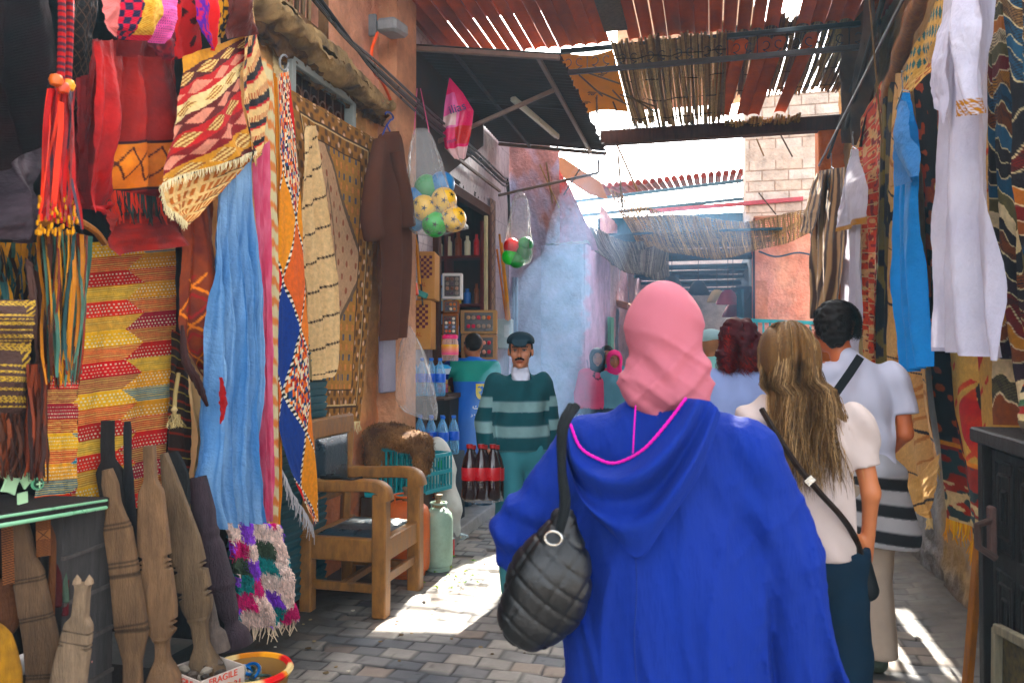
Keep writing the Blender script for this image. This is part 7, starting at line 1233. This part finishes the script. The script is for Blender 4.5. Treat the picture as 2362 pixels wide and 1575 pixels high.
RB = [cap((-.19, 0, 1.255), .075, (.19, 0, 1.25), .078, k=.05), cap((0, .01, 1.26), .1, (0, .01, 1.35), .075, k=.06), cap((0, 0, 1.17), .215, (0, 0, .88), .25, .62, .05), cap((0, 0, .88), .245, (.0, .0, .12), .335, .66, .08),
      cap((.215, 0, 1.235), .083, (.32, .0, .98), .08, k=.05), cap((.32, 0, .98), .08, (.352, .02, .66), .08, k=.016), cap((-.215, 0, 1.235), .08, (-.36, -.02, 1.02), .082, k=.05), cap((-.36, -.02, 1.02), .08, (-.25, .2, 1.0), .07, k=.04)]
bw.add('robe', RB, brobe, .008, .04, None, warp=bwarp, lap=1)
def hjw(x, y, z):
    lo = np.clip((1.56 - z) * 8, 0, 1); rd = lambda a, p=3: (1 - np.abs(np.sin(a))) ** p
    return -.012 * rd(z * 26 + x * 16 + 2 * vn(x * 8, z * 6, 21)) * np.clip((1.62 - z) * 9, 0, 1) - .012 * rd(z * 34 - x * 30 + 2 * vn(x * 7, z * 8, 23)) * lo - .006 * rd(z * 60 + x * 44) * lo + .6 * (.012 * np.sin(z * 70 - np.abs(x - .02) * 60 + 4 * vn(x * 9, z * 7, 3)) + .010 * np.sin(x * 55 + z * 36 + 2)) * lo * (.4 + vn(x * 8, z * 8, 5)) + .005 * (fbm(x * 9, z * 9, 2) - .5) + .004 * np.sin(z * 40 + x * 30) * np.exp(-((z - 1.58) / .05) ** 2)
bw.add('headscarf', [ell((0, .015, 1.578), (.092, .118, .116), k=.04), cap((.003, 0, 1.55), .095, (.008, -.012, 1.43), .094, k=.04), cap((-.05, -.035, 1.405), .056, (.062, -.035, 1.415), .057, k=.05)], M('rose_jersey', '#ad6c76', rough=.85, bs=300, bump=.2, bd=.002, var=.06, vs=5, weave=120, transl=.1), .006, .04, None, warp=hjw, lap=2)
# hood lying on her back
rows = [[(1316, 978), (1338, 1030), (1375, 1056), (1420, 1068), (1480, 1040), (1532, 985), (1583, 918)], [(1306, 992), (1322, 1062), (1365, 1097), (1420, 1110), (1492, 1086), (1562, 1015), (1612, 920)], [(1301, 1012), (1320, 1100), (1365, 1147), (1425, 1162), (1502, 1140), (1586, 1035), (1638, 925)],
        [(1300, 1025), (1334, 1140), (1388, 1197), (1442, 1215), (1512, 1182), (1604, 1060), (1655, 940)], [(1302, 1040), (1347, 1160), (1412, 1232), (1472, 1290), (1530, 1218), (1620, 1085), (1662, 955)], [(1308, 1040), (1352, 1156), (1416, 1226), (1472, 1280), (1526, 1210), (1614, 1080), (1655, 955)]]
G = np.array([resamp([(a, b, 0) for a, b in r_], 61)[:, :2] for r_ in rows]); bul = [.02, .085, .03, .08, .035, .0]; nr = 50; tt = np.linspace(0, 5, nr + 1)
HV = []
for t_ in tt:
    i = min(4, int(t_)); f = t_ - i; fs_ = f * f * (3 - 2 * f); row = G[i] * (1 - f) + G[i + 1] * f; b_ = bul[i] * (1 - fs_) + bul[i + 1] * fs_; ln = []
    for j, (a, b) in enumerate(row):
        u = j / 60; q0 = P(a, b, d=2.1); X_ = (q0.x - bw.base[0]); zz = q0.z; rad = .2 + max(0, 1.2 - zz) * .1; yb = -(.135 + .06 * np.clip(1.3 - zz, 0, .3)) * math.sqrt(max(.02, 1 - (X_ / .31) ** 2)); e = math.sin(math.pi * min(1, max(0, u))) ** .5
        wob = .008 * math.sin(u * 11 + t_ * 2.2) + .012 * (float(vn(u * 5, t_ * 1.3, 6)) - .5); ln.append(tuple(P(a, b, y=bw.base[1] + yb - (b_ + wob) * (.35 + .65 * e) - .012)))
    HV.append(ln)
HV = np.array(HV); sheet('hood', HV, brobe, 60, nr, None, bw.t)
pk_ = M('pink_trim', '#c8249a', rough=.8, bs=200, bump=.3); w = MB(); w.tube([tuple(q + np.array((0, -.004, .001))) for q in HV[0]], [.0032 + .0012 * (i % 2) for i in range(61)], 6); w.build('pink_trim', pk_, bw.t)
w = MB(); w.tube([P(1466, 935, y=bw.base[1] - .15), P(1463, 985, y=bw.base[1] - .158), P(1460, 1045, y=bw.base[1] - .162)], .0018, 5); w.build('seam_piping', pk_, bw.t)
w = MB()
for y_, o in ((.0, 0),):
    q = [bw.base[0] + .0, 0]
w.tube([P(1466 + 3 * math.sin(k), 1285 + k * 40, y=bw.base[1] - .185 - .004 * k) for k in range(9)], .0022, 5, C('#0a2868')); w.build('back_seam', m_cloth, bw.t)
# her shoulder bag
hb = thing('handbag', 'black quilted shoulder bag with a silver ring hanging from the woman in blue', 'handbag', P(1250, 1500, d=1.98)); bx_ = lambda a, b, dd=1.95: np.array(P(a, b, d=dd))
mq = M('quilted_leather', '#090a0b', rough=.42, bs=120, bump=.3, bd=.002, var=.25, spec=.5)
V, Q = sdf([cap(bx_(1300, 1200), .035, bx_(1265, 1330), .085, .75, .05), cap(bx_(1265, 1330), .09, bx_(1225, 1420), .085, .75, .05), cap(bx_(1300, 1290), .05, bx_(1290, 1400), .055, .8, .05)], .0045, .05, warp=lambda x, y, z: .0042 * np.exp(-(np.sin((x * .8 + z) * 52) / .22) ** 2) + .0034 * np.exp(-(np.sin((z - x * 1.5) * 34) / .2) ** 2)); mesh('bag_body', V, Q, mq, hb)
w = MB()
for o in (0, .022): q = resamp([P(1330 - o * 500, 935, d=1.93), P(1302 - o * 300, 985, d=1.9), P(1296, 1080, d=1.9), P(1300 + o * 300, 1160, d=1.9), P(1290, 1225, d=1.9)], 30); w.tube([tuple(p) for p in q], .0105, 8, C('#101416'))
w.build('strap', m_leather, hb); w = MB(); rc_ = P(1277, 1240, d=1.86); w.tube([rc_ + Vector((.02 * math.cos(a * .314), -.004, .016 * math.sin(a * .314))) for a in range(21)], .0032, 7, cap=False); w.build('ring', M('silver', '#b8b8b4', rough=.2, metal=1, var=.05), hb)
# ---- woman with long brown hair
def strandhair(fig, n, root, length, cols, w_=.004, name='hair', curl=0., seed=1, dirf=None):
    r = random.Random(seed); mb = MB(); Rz = rotz(fig.yaw); Rh = fig.R
    for i in range(n):
        th = r.uniform(0, 6.283); ph = math.acos(r.uniform(-.35, 1)); q = V3(math.sin(ph) * math.cos(th), math.sin(ph) * math.sin(th), math.cos(ph))
        if q[1] > .55 and q[2] < .6: continue
        L = length(q) * r.uniform(.72, 1.05); pts = []; jx, jy = r.gauss(0, .022), r.gauss(0, .012); ph2 = r.uniform(0, 6.3); rr0 = r.uniform(1.0, 1.1); wa = r.uniform(.006, .016)
        for k in range(14):
            s_ = k / 13; d_ = L * s_; ang = ph + d_ / .105; drop = 0.
            if ang > 1.75: drop = (ang - 1.75) * .105; ang = 1.75
            if ph > 1.75: drop = d_; ang = ph
            ca = V3(math.sin(ang) * math.cos(th), math.sin(ang) * math.sin(th), math.cos(ang)); pos = V3(.09, .108, .106) * ca * rr0 + V3(0, -.012, .028); g2 = min(1, drop / .1)
            pos = pos + V3(jx * drop * 3 + wa * math.sin(drop * 26 + ph2) * g2, (jy - .02) * drop * 3 + .006 * math.cos(drop * 22 + ph2), -drop)
            if not curl and drop > .03: pos[1] = min(pos[1], -.03 - .25 * min(drop, .25)) if pos[1] > -.3 else pos[1]
            if curl: pos = pos + V3(math.cos(k * 1.9 + ph2), math.sin(k * 1.9 + ph2), .3 * math.sin(k * 2.3)) * curl * min(1, s_ * 3)
            if dirf: pos = dirf(pos, s_)
            pos = fig.hc + Rh @ pos; pts.append(Vector(Rz @ pos + np.array(fig.base)))
        c = C(r.choice(cols)) * r.uniform(.7, 1.25); mb.ribbon(pts, [w_ * .7] + [w_] * 11 + [w_ * .6, w_ * .2], Vector((math.cos(th * 3), math.sin(th * 3), 0)), c)
    return mb.build(name, m_hair, fig.t, True)
hw = Fig('woman with long wavy brown hair in a pale pink T-shirt and dark jeans', 1868, 2.8, 6, 1.62, skin='#b5785a', hy=8, hp=-4, hc=(-.075, .02, 1.475), neck=(-.045, 0, 1.32), shL=(-.185, 0, 1.275), shR=(.15, 0, 1.255), elR=(.195, -.02, 1.02), wrR=(.195, .03, .78), elL=(-.22, .0, 1.02), wrL=(-.2, .12, .82), hiL=(-.06, 0, .82), hiR=(.1, 0, .82), knL=(-.07, .02, .45), knR=(.12, .0, .45), anL=(-.07, .1, .08), anR=(.13, -.06, .08)); hw.body(.009)
tsh = M('pink_tshirt', '#cabbb4', rough=.9, bs=260, bump=.25, bd=.002, var=.08, vs=6, weave=120, transl=.1)
J = hw.J; hw.add('tshirt', torso_parts(J, .02, .98) + [cap((.02, -.01, .98), .145, (.02, -.01, .8), .165, .75, .05)] + arm(J, 'L', .010, .5, .012) + arm(J, 'R', .010, .5, .012), tsh, .008, .025, None, warp=folds(.012, 7, 5, 3, .6), cut=scut(J, .62, lambda X: .8 + .03 * X), lap=1)
jn = M('dark_jeans', '#12293a', rough=.85, bs=300, bump=.4, bd=.002, var=.25, vs=8, weave=90)
hw.add('jeans', [ell((.02, -.01, .8), (.165, .125, .14), k=.04)] + legp(J, 'L', .014, 1., .012) + legp(J, 'R', .014, 1., .012), jn, .009, .03, None, warp=folds(.004, 6, 12, 5), cut=lambda X, Y, Z: Z - .83 + 0 * X + 0 * Y); hw.shoes('#2a2420')
def drift(p, s): return p + V3(.03 + .1 * p[2] * -1 * .35 if p[2] < -.1 else 0, 0, 0)
hw.add('hair_mass', [ell(hw.hc + V3(0, -.02, .03), (.093, .108, .108), k=.04), cap(hw.hc + V3(0, -.045, 0), .088, hw.hc + V3(.03, -.085, -.2), .085, .7, .06), cap(hw.hc + V3(.03, -.085, -.2), .08, hw.hc + V3(.07, -.1, -.36), .035, .6, .05)], M('hair_dark', '#5f4429', rough=.5, stretch=(9, 9, 1), bs=40, bump=.8, bd=.006, var=.4, vs=14), .009, .05, None, warp=lambda x, y, z: .006 * np.sin(x * 160 + 9 * vn(x * 9, z * 3, 3)) + .012 * (fbm(x * 20, z * 5, 4) - .5), cut=lambda X, Y, Z: (Y - .075) + 0 * X - .6 * np.clip(Z - (hw.hc[2] + .02), 0, .1))
strandhair(hw, 7500, None, lambda q: .46 if q[1] < .2 else .42, ('#5a4530', '#6c543c', '#86694c', '#4a3624', '#a08464', '#735c44'), .0022, seed=2, dirf=drift)
sb = thing('shoulder_bag', 'dark strap bag worn across the back of the long haired woman', 'bag', P(1995, 1360, d=2.75)); w = MB()
q = resamp([P(1757, 944, d=2.69), P(1790, 1000, d=2.62), P(1840, 1075, d=2.6), P(1890, 1135, d=2.6), P(1940, 1190, d=2.62), P(1970, 1235, d=2.66), P(1990, 1290, d=2.7)], 30); w.tube([tuple(p) for p in q], .0105, 6, C('#241c18')); w.build('strap', m_leather, sb)
V, Q = sdf([cap(np.array(P(1992, 1280, d=2.72)), .02, np.array(P(2000, 1360, d=2.74)), .04, .7)], .006, .03); mesh('pouch', V, Q, M('dark_pouch', '#14181a', rough=.5), sb); w = MB(); w.box(P(1868, 1108, d=2.585), (.022, .006, .03), Matrix.Rotation(.8, 3, 'Y')); w.build('buckle', M('silver'), sb)
# ---- man in white T-shirt
wm = Fig('man in a white T-shirt with a striped cloth tied round his waist', 1988, 3.85, 2, 1.77, skin='#b0694c', hy=38, hc=(-.12, .03, 1.62), neck=(-.07, 0, 1.44), shL=(-.2, 0, 1.42), shR=(.16, 0, 1.38), elR=(.185, -.03, 1.12), wrR=(.12, .12, .98), elL=(-.25, .0, 1.12), wrL=(-.2, .15, .95), hiL=(-.09, 0, .92), hiR=(.07, 0, .92), knL=(-.07, .1, .5), knR=(.02, .03, .48), anL=(-.08, .3, .1), anR=(.03, -.1, .1)); wm.body(.009)
J = wm.J; wm.add('tshirt', torso_parts(J, .016, 1.02) + arm(J, 'L', .006, .5, .014) + arm(J, 'R', .006, .5, .018), M('white_tshirt', '#c9c9d6', rough=.9, bs=260, bump=.25, bd=.002, var=.05, transl=.15), .008, .025, None, warp=folds(.018, 5, 4, 8, .5), cut=scut(J, .66, lambda X: .93 + 0 * X))
def wst(x, y, z): K = np.tile(C('#c9c6c6'), (len(x), 1)); K = mixc(K, C('#2a2a2c'), np.clip((.24 - np.abs(((z + .15 * x) / .125 % 1) - .24)) * 12 + .5, 0, 1)); K[z > .93] = C('#b8b8bc'); return K
wm.add('striped_cloth', [ell((0, -.02, .93), (.185, .14, .08), k=.03), cap((0.02, -.02, .9), .165, (.07, -.03, .63), .185, .6, .05)], m_knit, .006, .04, wst, warp=folds(.008, 5, 2, 11), cut=lambda X, Y, Z: .6 - .12 * X - Z + 0 * Y)
wm.add('trousers', [ell((0, 0, .88), (.165, .12, .13), k=.04)] + legp(J, 'L', .022, 1., .03) + legp(J, 'R', .022, 1., .035), M('beige_trousers', '#a8998a', rough=.9, bs=200, bump=.25, var=.1, vs=7), .01, .03, None, warp=folds(.008, 5, 9, 4), cut=lambda X, Y, Z: .09 - Z + 0 * X + 0 * Y); wm.shoes('#3c4238')
wm.add('hair', [ell(wm.hc + V3(0, -.018, .04), (.092, .108, .1), k=.03), ell(wm.hc + V3(0, -.06, -.03), (.07, .06, .06), k=.03)], m_hair, .006, .03, '#171310', warp=lambda x, y, z: .02 * (vn(x * 70 + y * 30, z * 70, 3) - .5) + .012 * (vn(x * 30 + z * 20, y * 40 + z * 9, 5) - .5), cut=lambda X, Y, Z: -.0 + ((X - wm.hc[0]) * -math.sin(R_(38)) + (Y - wm.hc[1]) * math.cos(R_(38)) - .055 - .9 * np.clip(Z - wm.hc[2] - .02, 0, .1)))
strandhair(wm, 3000, None, lambda q: .05, ('#171310', '#2a211c', '#0f0c0a'), .003, name='hair_curls', curl=.009, seed=7)
w = MB(); hcw = wm.hc; Rw = rotz(wm.yaw); T_ = lambda *a: Vector(Rw @ (hcw + wm.R @ V3(*a)) + np.array(wm.base))
for sg in (-1, 1): w.tube([T_(sg * .033 + .02 * math.cos(a * .45), .106, .01 + .014 * math.sin(a * .45)) for a in range(15)], .002, 5, C('#101010'), cap=False); w.tube([T_(sg * .055, .102, .015), T_(sg * .08, .05, .016), T_(sg * .086, -.01, .01)], .0022, 5, C('#101010'))
w.tube([T_(-.013, .108, .013), T_(.013, .108, .013)], .002, 5, C('#101010')); w.build('glasses', m_plas, wm.t)
w = MB(); q = resamp([P(1985, 822, d=3.75), P(1960, 860, d=3.7), P(1925, 910, d=3.68), P(1900, 950, d=3.72)], 14); [w.ribbon([tuple(p) for p in q], .042, Vector((.8, .2, -.55)).normalized(), C('#16191c'))]; st_o = w.build('bag_strap', m_cloth); tag(st_o, 'wide black strap crossing the white T-shirt back', 'strap')
# ---- woman with dark red curls
rh_ = Fig('woman with short curly dark red hair and a pale blue blouse', 1705, 4.4, 2, 1.68, skin='#b5785a', hy=-5, neck=(.0, 0, 1.4), hc=(0, .02, 1.55), shL=(-.18, 0, 1.345), shR=(.18, 0, 1.345)); rh_.body(.012)
J = rh_.J; rh_.add('blouse', torso_parts(J, .02, 1.05) + arm(J, 'L', .02, .9, .01) + arm(J, 'R', .02, .9, .01), M('blue_blouse', '#8f9cc0', rough=.9, bs=200, var=.08, transl=.1), .011, .05, None, warp=folds(.007, 6, 4, 12))
rh_.add('trousers', [ell((0, 0, .86), (.17, .13, .15))] + legp(J, 'L', .02, 1., .02) + legp(J, 'R', .02, 1., .02), jn, .014, .03); rh_.shoes('#2a2420', .014)
rh_.add('hair_mass', [ell(rh_.hc + V3(0, -.02, .035), (.112, .12, .115), k=.04), ell(rh_.hc + V3(-.04, -.04, -.06), (.085, .09, .1), k=.04), ell(rh_.hc + V3(.04, -.04, -.06), (.085, .09, .1), k=.04)], m_hair, .009, .04, '#3a1418', warp=lambda x, y, z: .035 * (vn(x * 45 + y * 20, z * 45, 3) - .5), cut=lambda X, Y, Z: Y - rh_.hc[1] - .06 + 0 * X + 0 * Z)
strandhair(rh_, 3500, None, lambda q: .17, ('#4a161a', '#6b2024', '#2c1012', '#8a3028'), .0038, curl=.014, seed=9)
# ---- mint robed man
mr = Fig('distant man in a mint robe beside the pink headscarf', 1640, 6.4, 0, 1.7, skin='#8a6248', hy=20); mr.body(.016)
J = mr.J; mr.add('robe', torso_parts(J, .035, 1.15) + arm(J, 'L', .03, .95, .02) + arm(J, 'R', .03, .95, .02) + [cap((0, 0, 1.2), .2, (0, 0, .15), .3, .75, .06)], M('mint_robe', '#8ec0bc', rough=.9, var=.08, transl=.1), .014, .05, None, warp=folds(.01, 4, 2, 15)); mr.add('cap', [ell(mr.hc + V3(0, -.01, .07), (.095, .11, .06))], m_cloth, .012, .02, '#a8c4c8'); mr.shoes('#2a2420', .016)
# ---- walking man with moustache
mm = Fig('man with a moustache and black cap walking in a green and grey striped sweater', 1200, 5.15, 203, 1.64, shL=(-.155, -.01, 1.3), shR=(.155, -.01, 1.3), skin='#a8765f', hy=-14, hp=-4, elL=(-.21, -.1, 1.06), wrL=(-.22, -.02, .84), elR=(.23, -.02, 1.06), wrR=(.225, .14, .9), anL=(-.09, -.3, .14), knL=(-.1, .0, .47), anR=(.09, .3, .09), knR=(.1, .2, .49)); mm.body(.006, curlR=1.0, curlL=.9)
J = mm.J
def swc(x, y, z):
    K = np.tile(C('#1c4a50'), (len(x), 1)); ar = np.abs(x) > .19; b_ = np.clip((.22 - np.abs((((z - .03 * ar) - .97) / .155 % 1) - .22)) * 14 + .5, 0, 1); K = mixc(K, C('#88a4a4'), b_ * (z < 1.27)); return K * (.9 + .2 * fbm(x * 40, z * 40, 2))[:, None]
mm.add('sweater', torso_parts(J, .022, 1.0, .012) + arm(J, 'L', .02, .93, .012) + arm(J, 'R', .02, .93, .012) + [cap((0, .005, 1.0), .17, (0, .01, .9), .166, .72, .04)], m_knit, .007, .04, swc, warp=folds(.010, 6, 5, 9, .3), cut=lambda X, Y, Z: np.maximum(.88 - Z, np.where(Z > 1.33, .062 - np.sqrt(X ** 2 + (Y - .035) ** 2) + 0 * Z, -1.)) + 0 * X)
mm.add('collar', [cap(J['neck'] + V3(0, 0, -.02), .07, J['neck'] + V3(0, .01, .04), .056, k=.01), cap(J['neck'] + V3(-.04, .04, .01), .018, J['neck'] + V3(-.012, .085, -.045), .012, k=.01), cap(J['neck'] + V3(.04, .04, .01), .018, J['neck'] + V3(.012, .085, -.045), .012, k=.01)], m_thin, .006, .02, '#d8dce8', cut=lambda X, Y, Z: np.where(Z > J['neck'][2] - .01, .048 - np.sqrt(X ** 2 + Y ** 2) + 0 * Z, -1.))
mm.add('trousers', [ell((0, 0, .86), (.165, .125, .13), k=.04)] + legp(J, 'L', .022, 1., .025) + legp(J, 'R', .022, 1., .025), M('teal_trousers', '#3c6a70', rough=.9, bs=200, bump=.25, var=.12, vs=6), .01, .03, None, warp=folds(.008, 5, 8, 2)); mm.shoes('#1c1a18')
hd = lambda *a: mm.hc + mm.R @ (V3(*a) * mm.J['s'])
mm.add('hair', [ell(hd(0, -.02, .02), (.08, .095, .09), k=.01)], m_hair, .006, .02, '#2c2624', cut=lambda X, Y, Z: (Y - mm.hc[1] - .03) + 0 * X + 0 * Z)
mm.add('moustache', [cap(hd(-.028, .09, -.05), .006, hd(0, .103, -.04), .0095, k=.006), cap(hd(.028, .09, -.05), .006, hd(0, .103, -.04), .0095, k=.006)], m_hair, .003, .006, '#1a1310')
mm.add('cap', [ell(hd(0, -.008, .07), (.09, .106, .062), k=.01), cap(hd(-.0, .1, .066), .05, hd(0, .115, .058), .05, k=.01)], m_cloth, .004, .012, '#1c2e36', cut=lambda X, Y, Z: (lambda fz: np.where((Y - mm.hc[1]) > .085, np.abs(Z - (mm.hc[2] + .066 - .6 * (Y - mm.hc[1] - .09))) - .006, mm.hc[2] + .048 - Z))(0) + 0 * X)
# his cola pack
hwp = Vector(rotz(mm.yaw) @ (J['wrR'] if False else J['wrR']) + np.array(mm.base)); hx = P(1102, 1050, d=4.85)
for i in range(3):
    for j in range(2): copytree(b0, P(1083 + i * 27 + j * 8, 1152, d=4.75 + j * .09), 'cola bottle in the shrink wrapped pack carried by the moustached man')['group'] = 'cola bottles carried by the walking man'
clearbag('shrink_wrap', 'torn clear wrap round the cola bottles carried by the moustached man', [(1048, 1093, 1112), (1062, 1088, 1128), (1085, 1078, 1142), (1120, 1072, 1152), (1154, 1072, 1158)], None, 4.8)
# ---- shopkeeper
sk_ = Fig('shopkeeper in a blue vest with green shoulders reaching into his shop', 1092, 7.5, 30, 1.7, skin='#8f5c42', hy=45, elL=(-.33, .16, 1.25), wrL=(-.38, .4, 1.2), shL=(-.19, .02, 1.38)); sk_.body(.011, curlL=.2)
J = sk_.J
def vest(x, y, z): K = np.tile(C('#0f5fae'), (len(x), 1)); K[(z > 1.24)] = C('#0f8478'); K[(x < -.23)] = C('#123a8c'); K[z > 1.43] = C('#1468b8'); return K
sk_.add('vest', torso_parts(J, .03, 1.1) + arm(J, 'L', .022, .95, .01) + arm(J, 'R', .022, .95, .01) + [cap((0, 0, 1.1), .17, (0, 0, .45), .2, .72, .05)], M('vest_cloth', rough=.7, bs=120, bump=.2, var=.1), .01, .04, vest, warp=folds(.007, 5, 4, 21)); sk_.add('trousers', legp(J, 'L', .02, 1., .02) + legp(J, 'R', .02, 1., .02), jn, .014, .03); sk_.shoes('#1c1a18', .014)
sk_.add('hair', [ell(sk_.hc + V3(0, -.02, .035), (.084, .1, .092), k=.02)], m_hair, .008, .02, '#17120f', cut=lambda X, Y, Z: ((X - sk_.hc[0]) * -math.sin(R_(45)) + (Y - sk_.hc[1]) * math.cos(R_(45)) - .04 - .8 * np.clip(Z - sk_.hc[2] - .03, 0, .1)))
# crest and Arabic lettering on the vest back
Rk = rotz(sk_.yaw)
def onback(x, z): yb = -math.sqrt(max(.0, 1 - (x / .215) ** 2)) * .165 + (-.0); return Vector(Rk @ V3(x, yb - .012, z) + np.array(sk_.base))
cw = MB(); ny, nx_ = 16, 12
def shw(t): return .062 * (1 if t > .45 else math.sqrt(max(0, 1 - ((.45 - t) / .45) ** 2)))
for off, col, sc_ in ((0, '#e0c83c', 1.),):
    V_ = [onback(.045 + (i / nx_ * 2 - 1) * shw(j / ny) * sc_, 1.07 + .15 * j / ny) + Vector((0, -.004, 0)) for j in range(ny + 1) for i in range(nx_ + 1)]; cw.add(V_, [(j * (nx_ + 1) + i, j * (nx_ + 1) + i + 1, (j + 1) * (nx_ + 1) + i + 1, (j + 1) * (nx_ + 1) + i) for j in range(ny) for i in range(nx_)], C(col))
cw.build('crest', m_cloth, sk_.t, True)
def stroke(mb, pts, r, col, z0, x0, sc): mb.tube([onback(x0 + a * sc, z0 + b * sc) + Vector((0, -.008, 0)) for a, b in pts], r, 5, C(col))
cw = MB()
for pts, r_ in (([(-.3, -.1), (-.05, .15), (.1, .4), (.05, .75), (-.1, .95)], .009), ([(.05, .5), (-.45, .9), (-.75, .75)], .007), ([(.1, .4), (.5, .45), (.7, .7)], .006), ([(.05, .2), (.45, .1), (.6, -.15)], .006), ([(-.1, .1), (-.2, -.4), (.0, -.8)], .007), ([(.0, 0), (.35, -.3), (.3, -.6)], .006), ([(-.1, -.05), (-.5, -.2), (-.55, .15)], .004)): stroke(cw, pts, r_, '#1c62a8', 1.145, .045, .055)
cw.build('crest_lion', m_cloth, sk_.t, True)
cw = MB()
for pts in ([(-.9, .25), (-.95, 0), (-.7, -.1), (-.2, -.08), (.0, .0), (.02, .5)], [(.02, 0), (.3, -.05), (.45, .2), (.5, 0), (.7, -.02)], [(.7, .1), (.78, -.15), (.6, -.35)], [(-.62, .15), (-.5, .3)], [(.38, -.2), (.42, -.24)], [(.5, -.22), (.54, -.26)]): stroke(cw, pts, .0045, '#e8e8d8', 1.0, .02, .065)
for pts in ([(-1.2, .1), (-1.1, -.15), (-1.35, -.25)], [(-.8, .15), (-.75, 0), (-.9, -.02)], [(-.5, .0), (-.3, -.02), (-.25, .2)], [(.3, 0), (.6, 0)]): stroke(cw, pts, .0035, '#e8e8d8', .935, .02, .06)
cw.build('arabic_lettering', m_cloth, sk_.t, True)
# ---- three people far down the lane
for (px, lab, top, hij, H, dd) in ((1378, 'far woman in a black headscarf and pink top by the lilac pier', '#d8607c', '#080e12', 1.56, 9.55), (1400, 'far man with short dark hair between the two headscarves', '#4a7a88', None, 1.6, 10.1), (1417, 'far woman in a bright pink headscarf and blue grey coat', '#6a94a4', '#e04c82', 1.53, 9.5)):
    f_ = Fig(lab, px, dd, 190, H, 'people walking toward us far down the lane', skin='#9a6650'); f_.body(.013); J = f_.J
    def tc2(x, y, z, top=top, hij=hij): K = np.tile(C(top), (len(x), 1)); K[(z < .85)] = C('#2c3a48'); (K.__setitem__(np.abs(np.hypot(x, z - 1.24) - .045) < .009, C('#3c2030')) if hij == '#080e12' else None); return K
    f_.add('clothes', torso_parts(J, .025, 1.08) + arm(J, 'L', .02, .95, .01) + arm(J, 'R', .02, .95, .01) + legp(J, 'L', .02, 1., .02) + legp(J, 'R', .02, 1., .02), m_cloth, .014, .04, tc2, warp=folds(.006, 5, 4, 31))
    h = f_.hc
    if hij: f_.add('headscarf', [ell(h + V3(0, -.015, .015), (.098, .108, .118), k=.03), cap(h + V3(0, 0, -.08), .085, J['neck'] + V3(0, 0, -.04), .11, .85, .04)], m_cloth, .01, .04, hij, cut=lambda X, Y, Z, h=h: np.where((Y - h[1] > .02) , .058 - np.sqrt((X - h[0]) ** 2 + ((Z - h[2] + .005) * .8) ** 2), -1.) + 0 * X)
    else: f_.add('hair', [ell(h + V3(0, -.015, .04), (.084, .1, .09), k=.02)], m_hair, .01, .02, '#17120f', cut=lambda X, Y, Z, h=h: (Y - h[1] - .05 - .8 * np.clip(Z - h[2] - .04, 0, .1)) + 0 * X)
# ================================================================ HAZE: smoke drifting in the lane
hz = MB(); hz.box((0, 12, 4.9), (38, 50, 12.2)); ho = hz.build('haze', None, None, False); ho['kind'] = 'stuff'
hm = bpy.data.materials.new('haze'); hm.use_nodes = True; hn = hm.node_tree.nodes; hn.remove(hn['Principled BSDF']); pv = hn.new('ShaderNodeVolumePrincipled')
pv.inputs['Color'].default_value = (.42, .75, 1, 1); pv.inputs['Density'].default_value = .0015; pv.inputs['Anisotropy'].default_value = .1
hm.node_tree.links.new(pv.outputs[0], hn['Material Output'].inputs['Volume']); ho.data.materials.append(hm)
def smoke(label, parts, dens):
    V, Q = sdf(parts, .06, .3, warp=lambda x, y, z: .25 * (fbm(x * 1.3 + y, z * 1.1 + y * .7, 5) - .5)); o = mesh('smoke', V, Q, None, None); tag(o, label, 'smoke', None, 'stuff')
    m = bpy.data.materials.new('smoke'); m.use_nodes = True; n = m.node_tree.nodes; n.remove(n['Principled BSDF']); v = n.new('ShaderNodeVolumePrincipled'); v.inputs['Color'].default_value = (.36, .62, 1, 1); v.inputs['Density'].default_value = dens; v.inputs['Anisotropy'].default_value = .2
    m.node_tree.links.new(v.outputs[0], n['Material Output'].inputs['Volume']); o.data.materials.append(m)
smoke('pale blue smoke drifting in front of the lilac pier', [ell((-1.65, 8.1, 1.2), (.45, 1.1, 1.3)), ell((-1.4, 8.6, 2.3), (.42, .6, 1.0)), ell((-1.6, 6.9, .7), (.5, 1.1, .8)), ell((-1.2, 8.6, 3.0), (.35, .5, .7))], .1)
smoke('faint blue smoke under the woven shades', [ell((-.3, 10.6, 2.6), (1.2, .8, .8)), ell((.2, 11.4, 1.9), (.9, .7, 1.0)), ell((-.8, 10.3, 1.6), (.6, .6, 1.2))], .08)
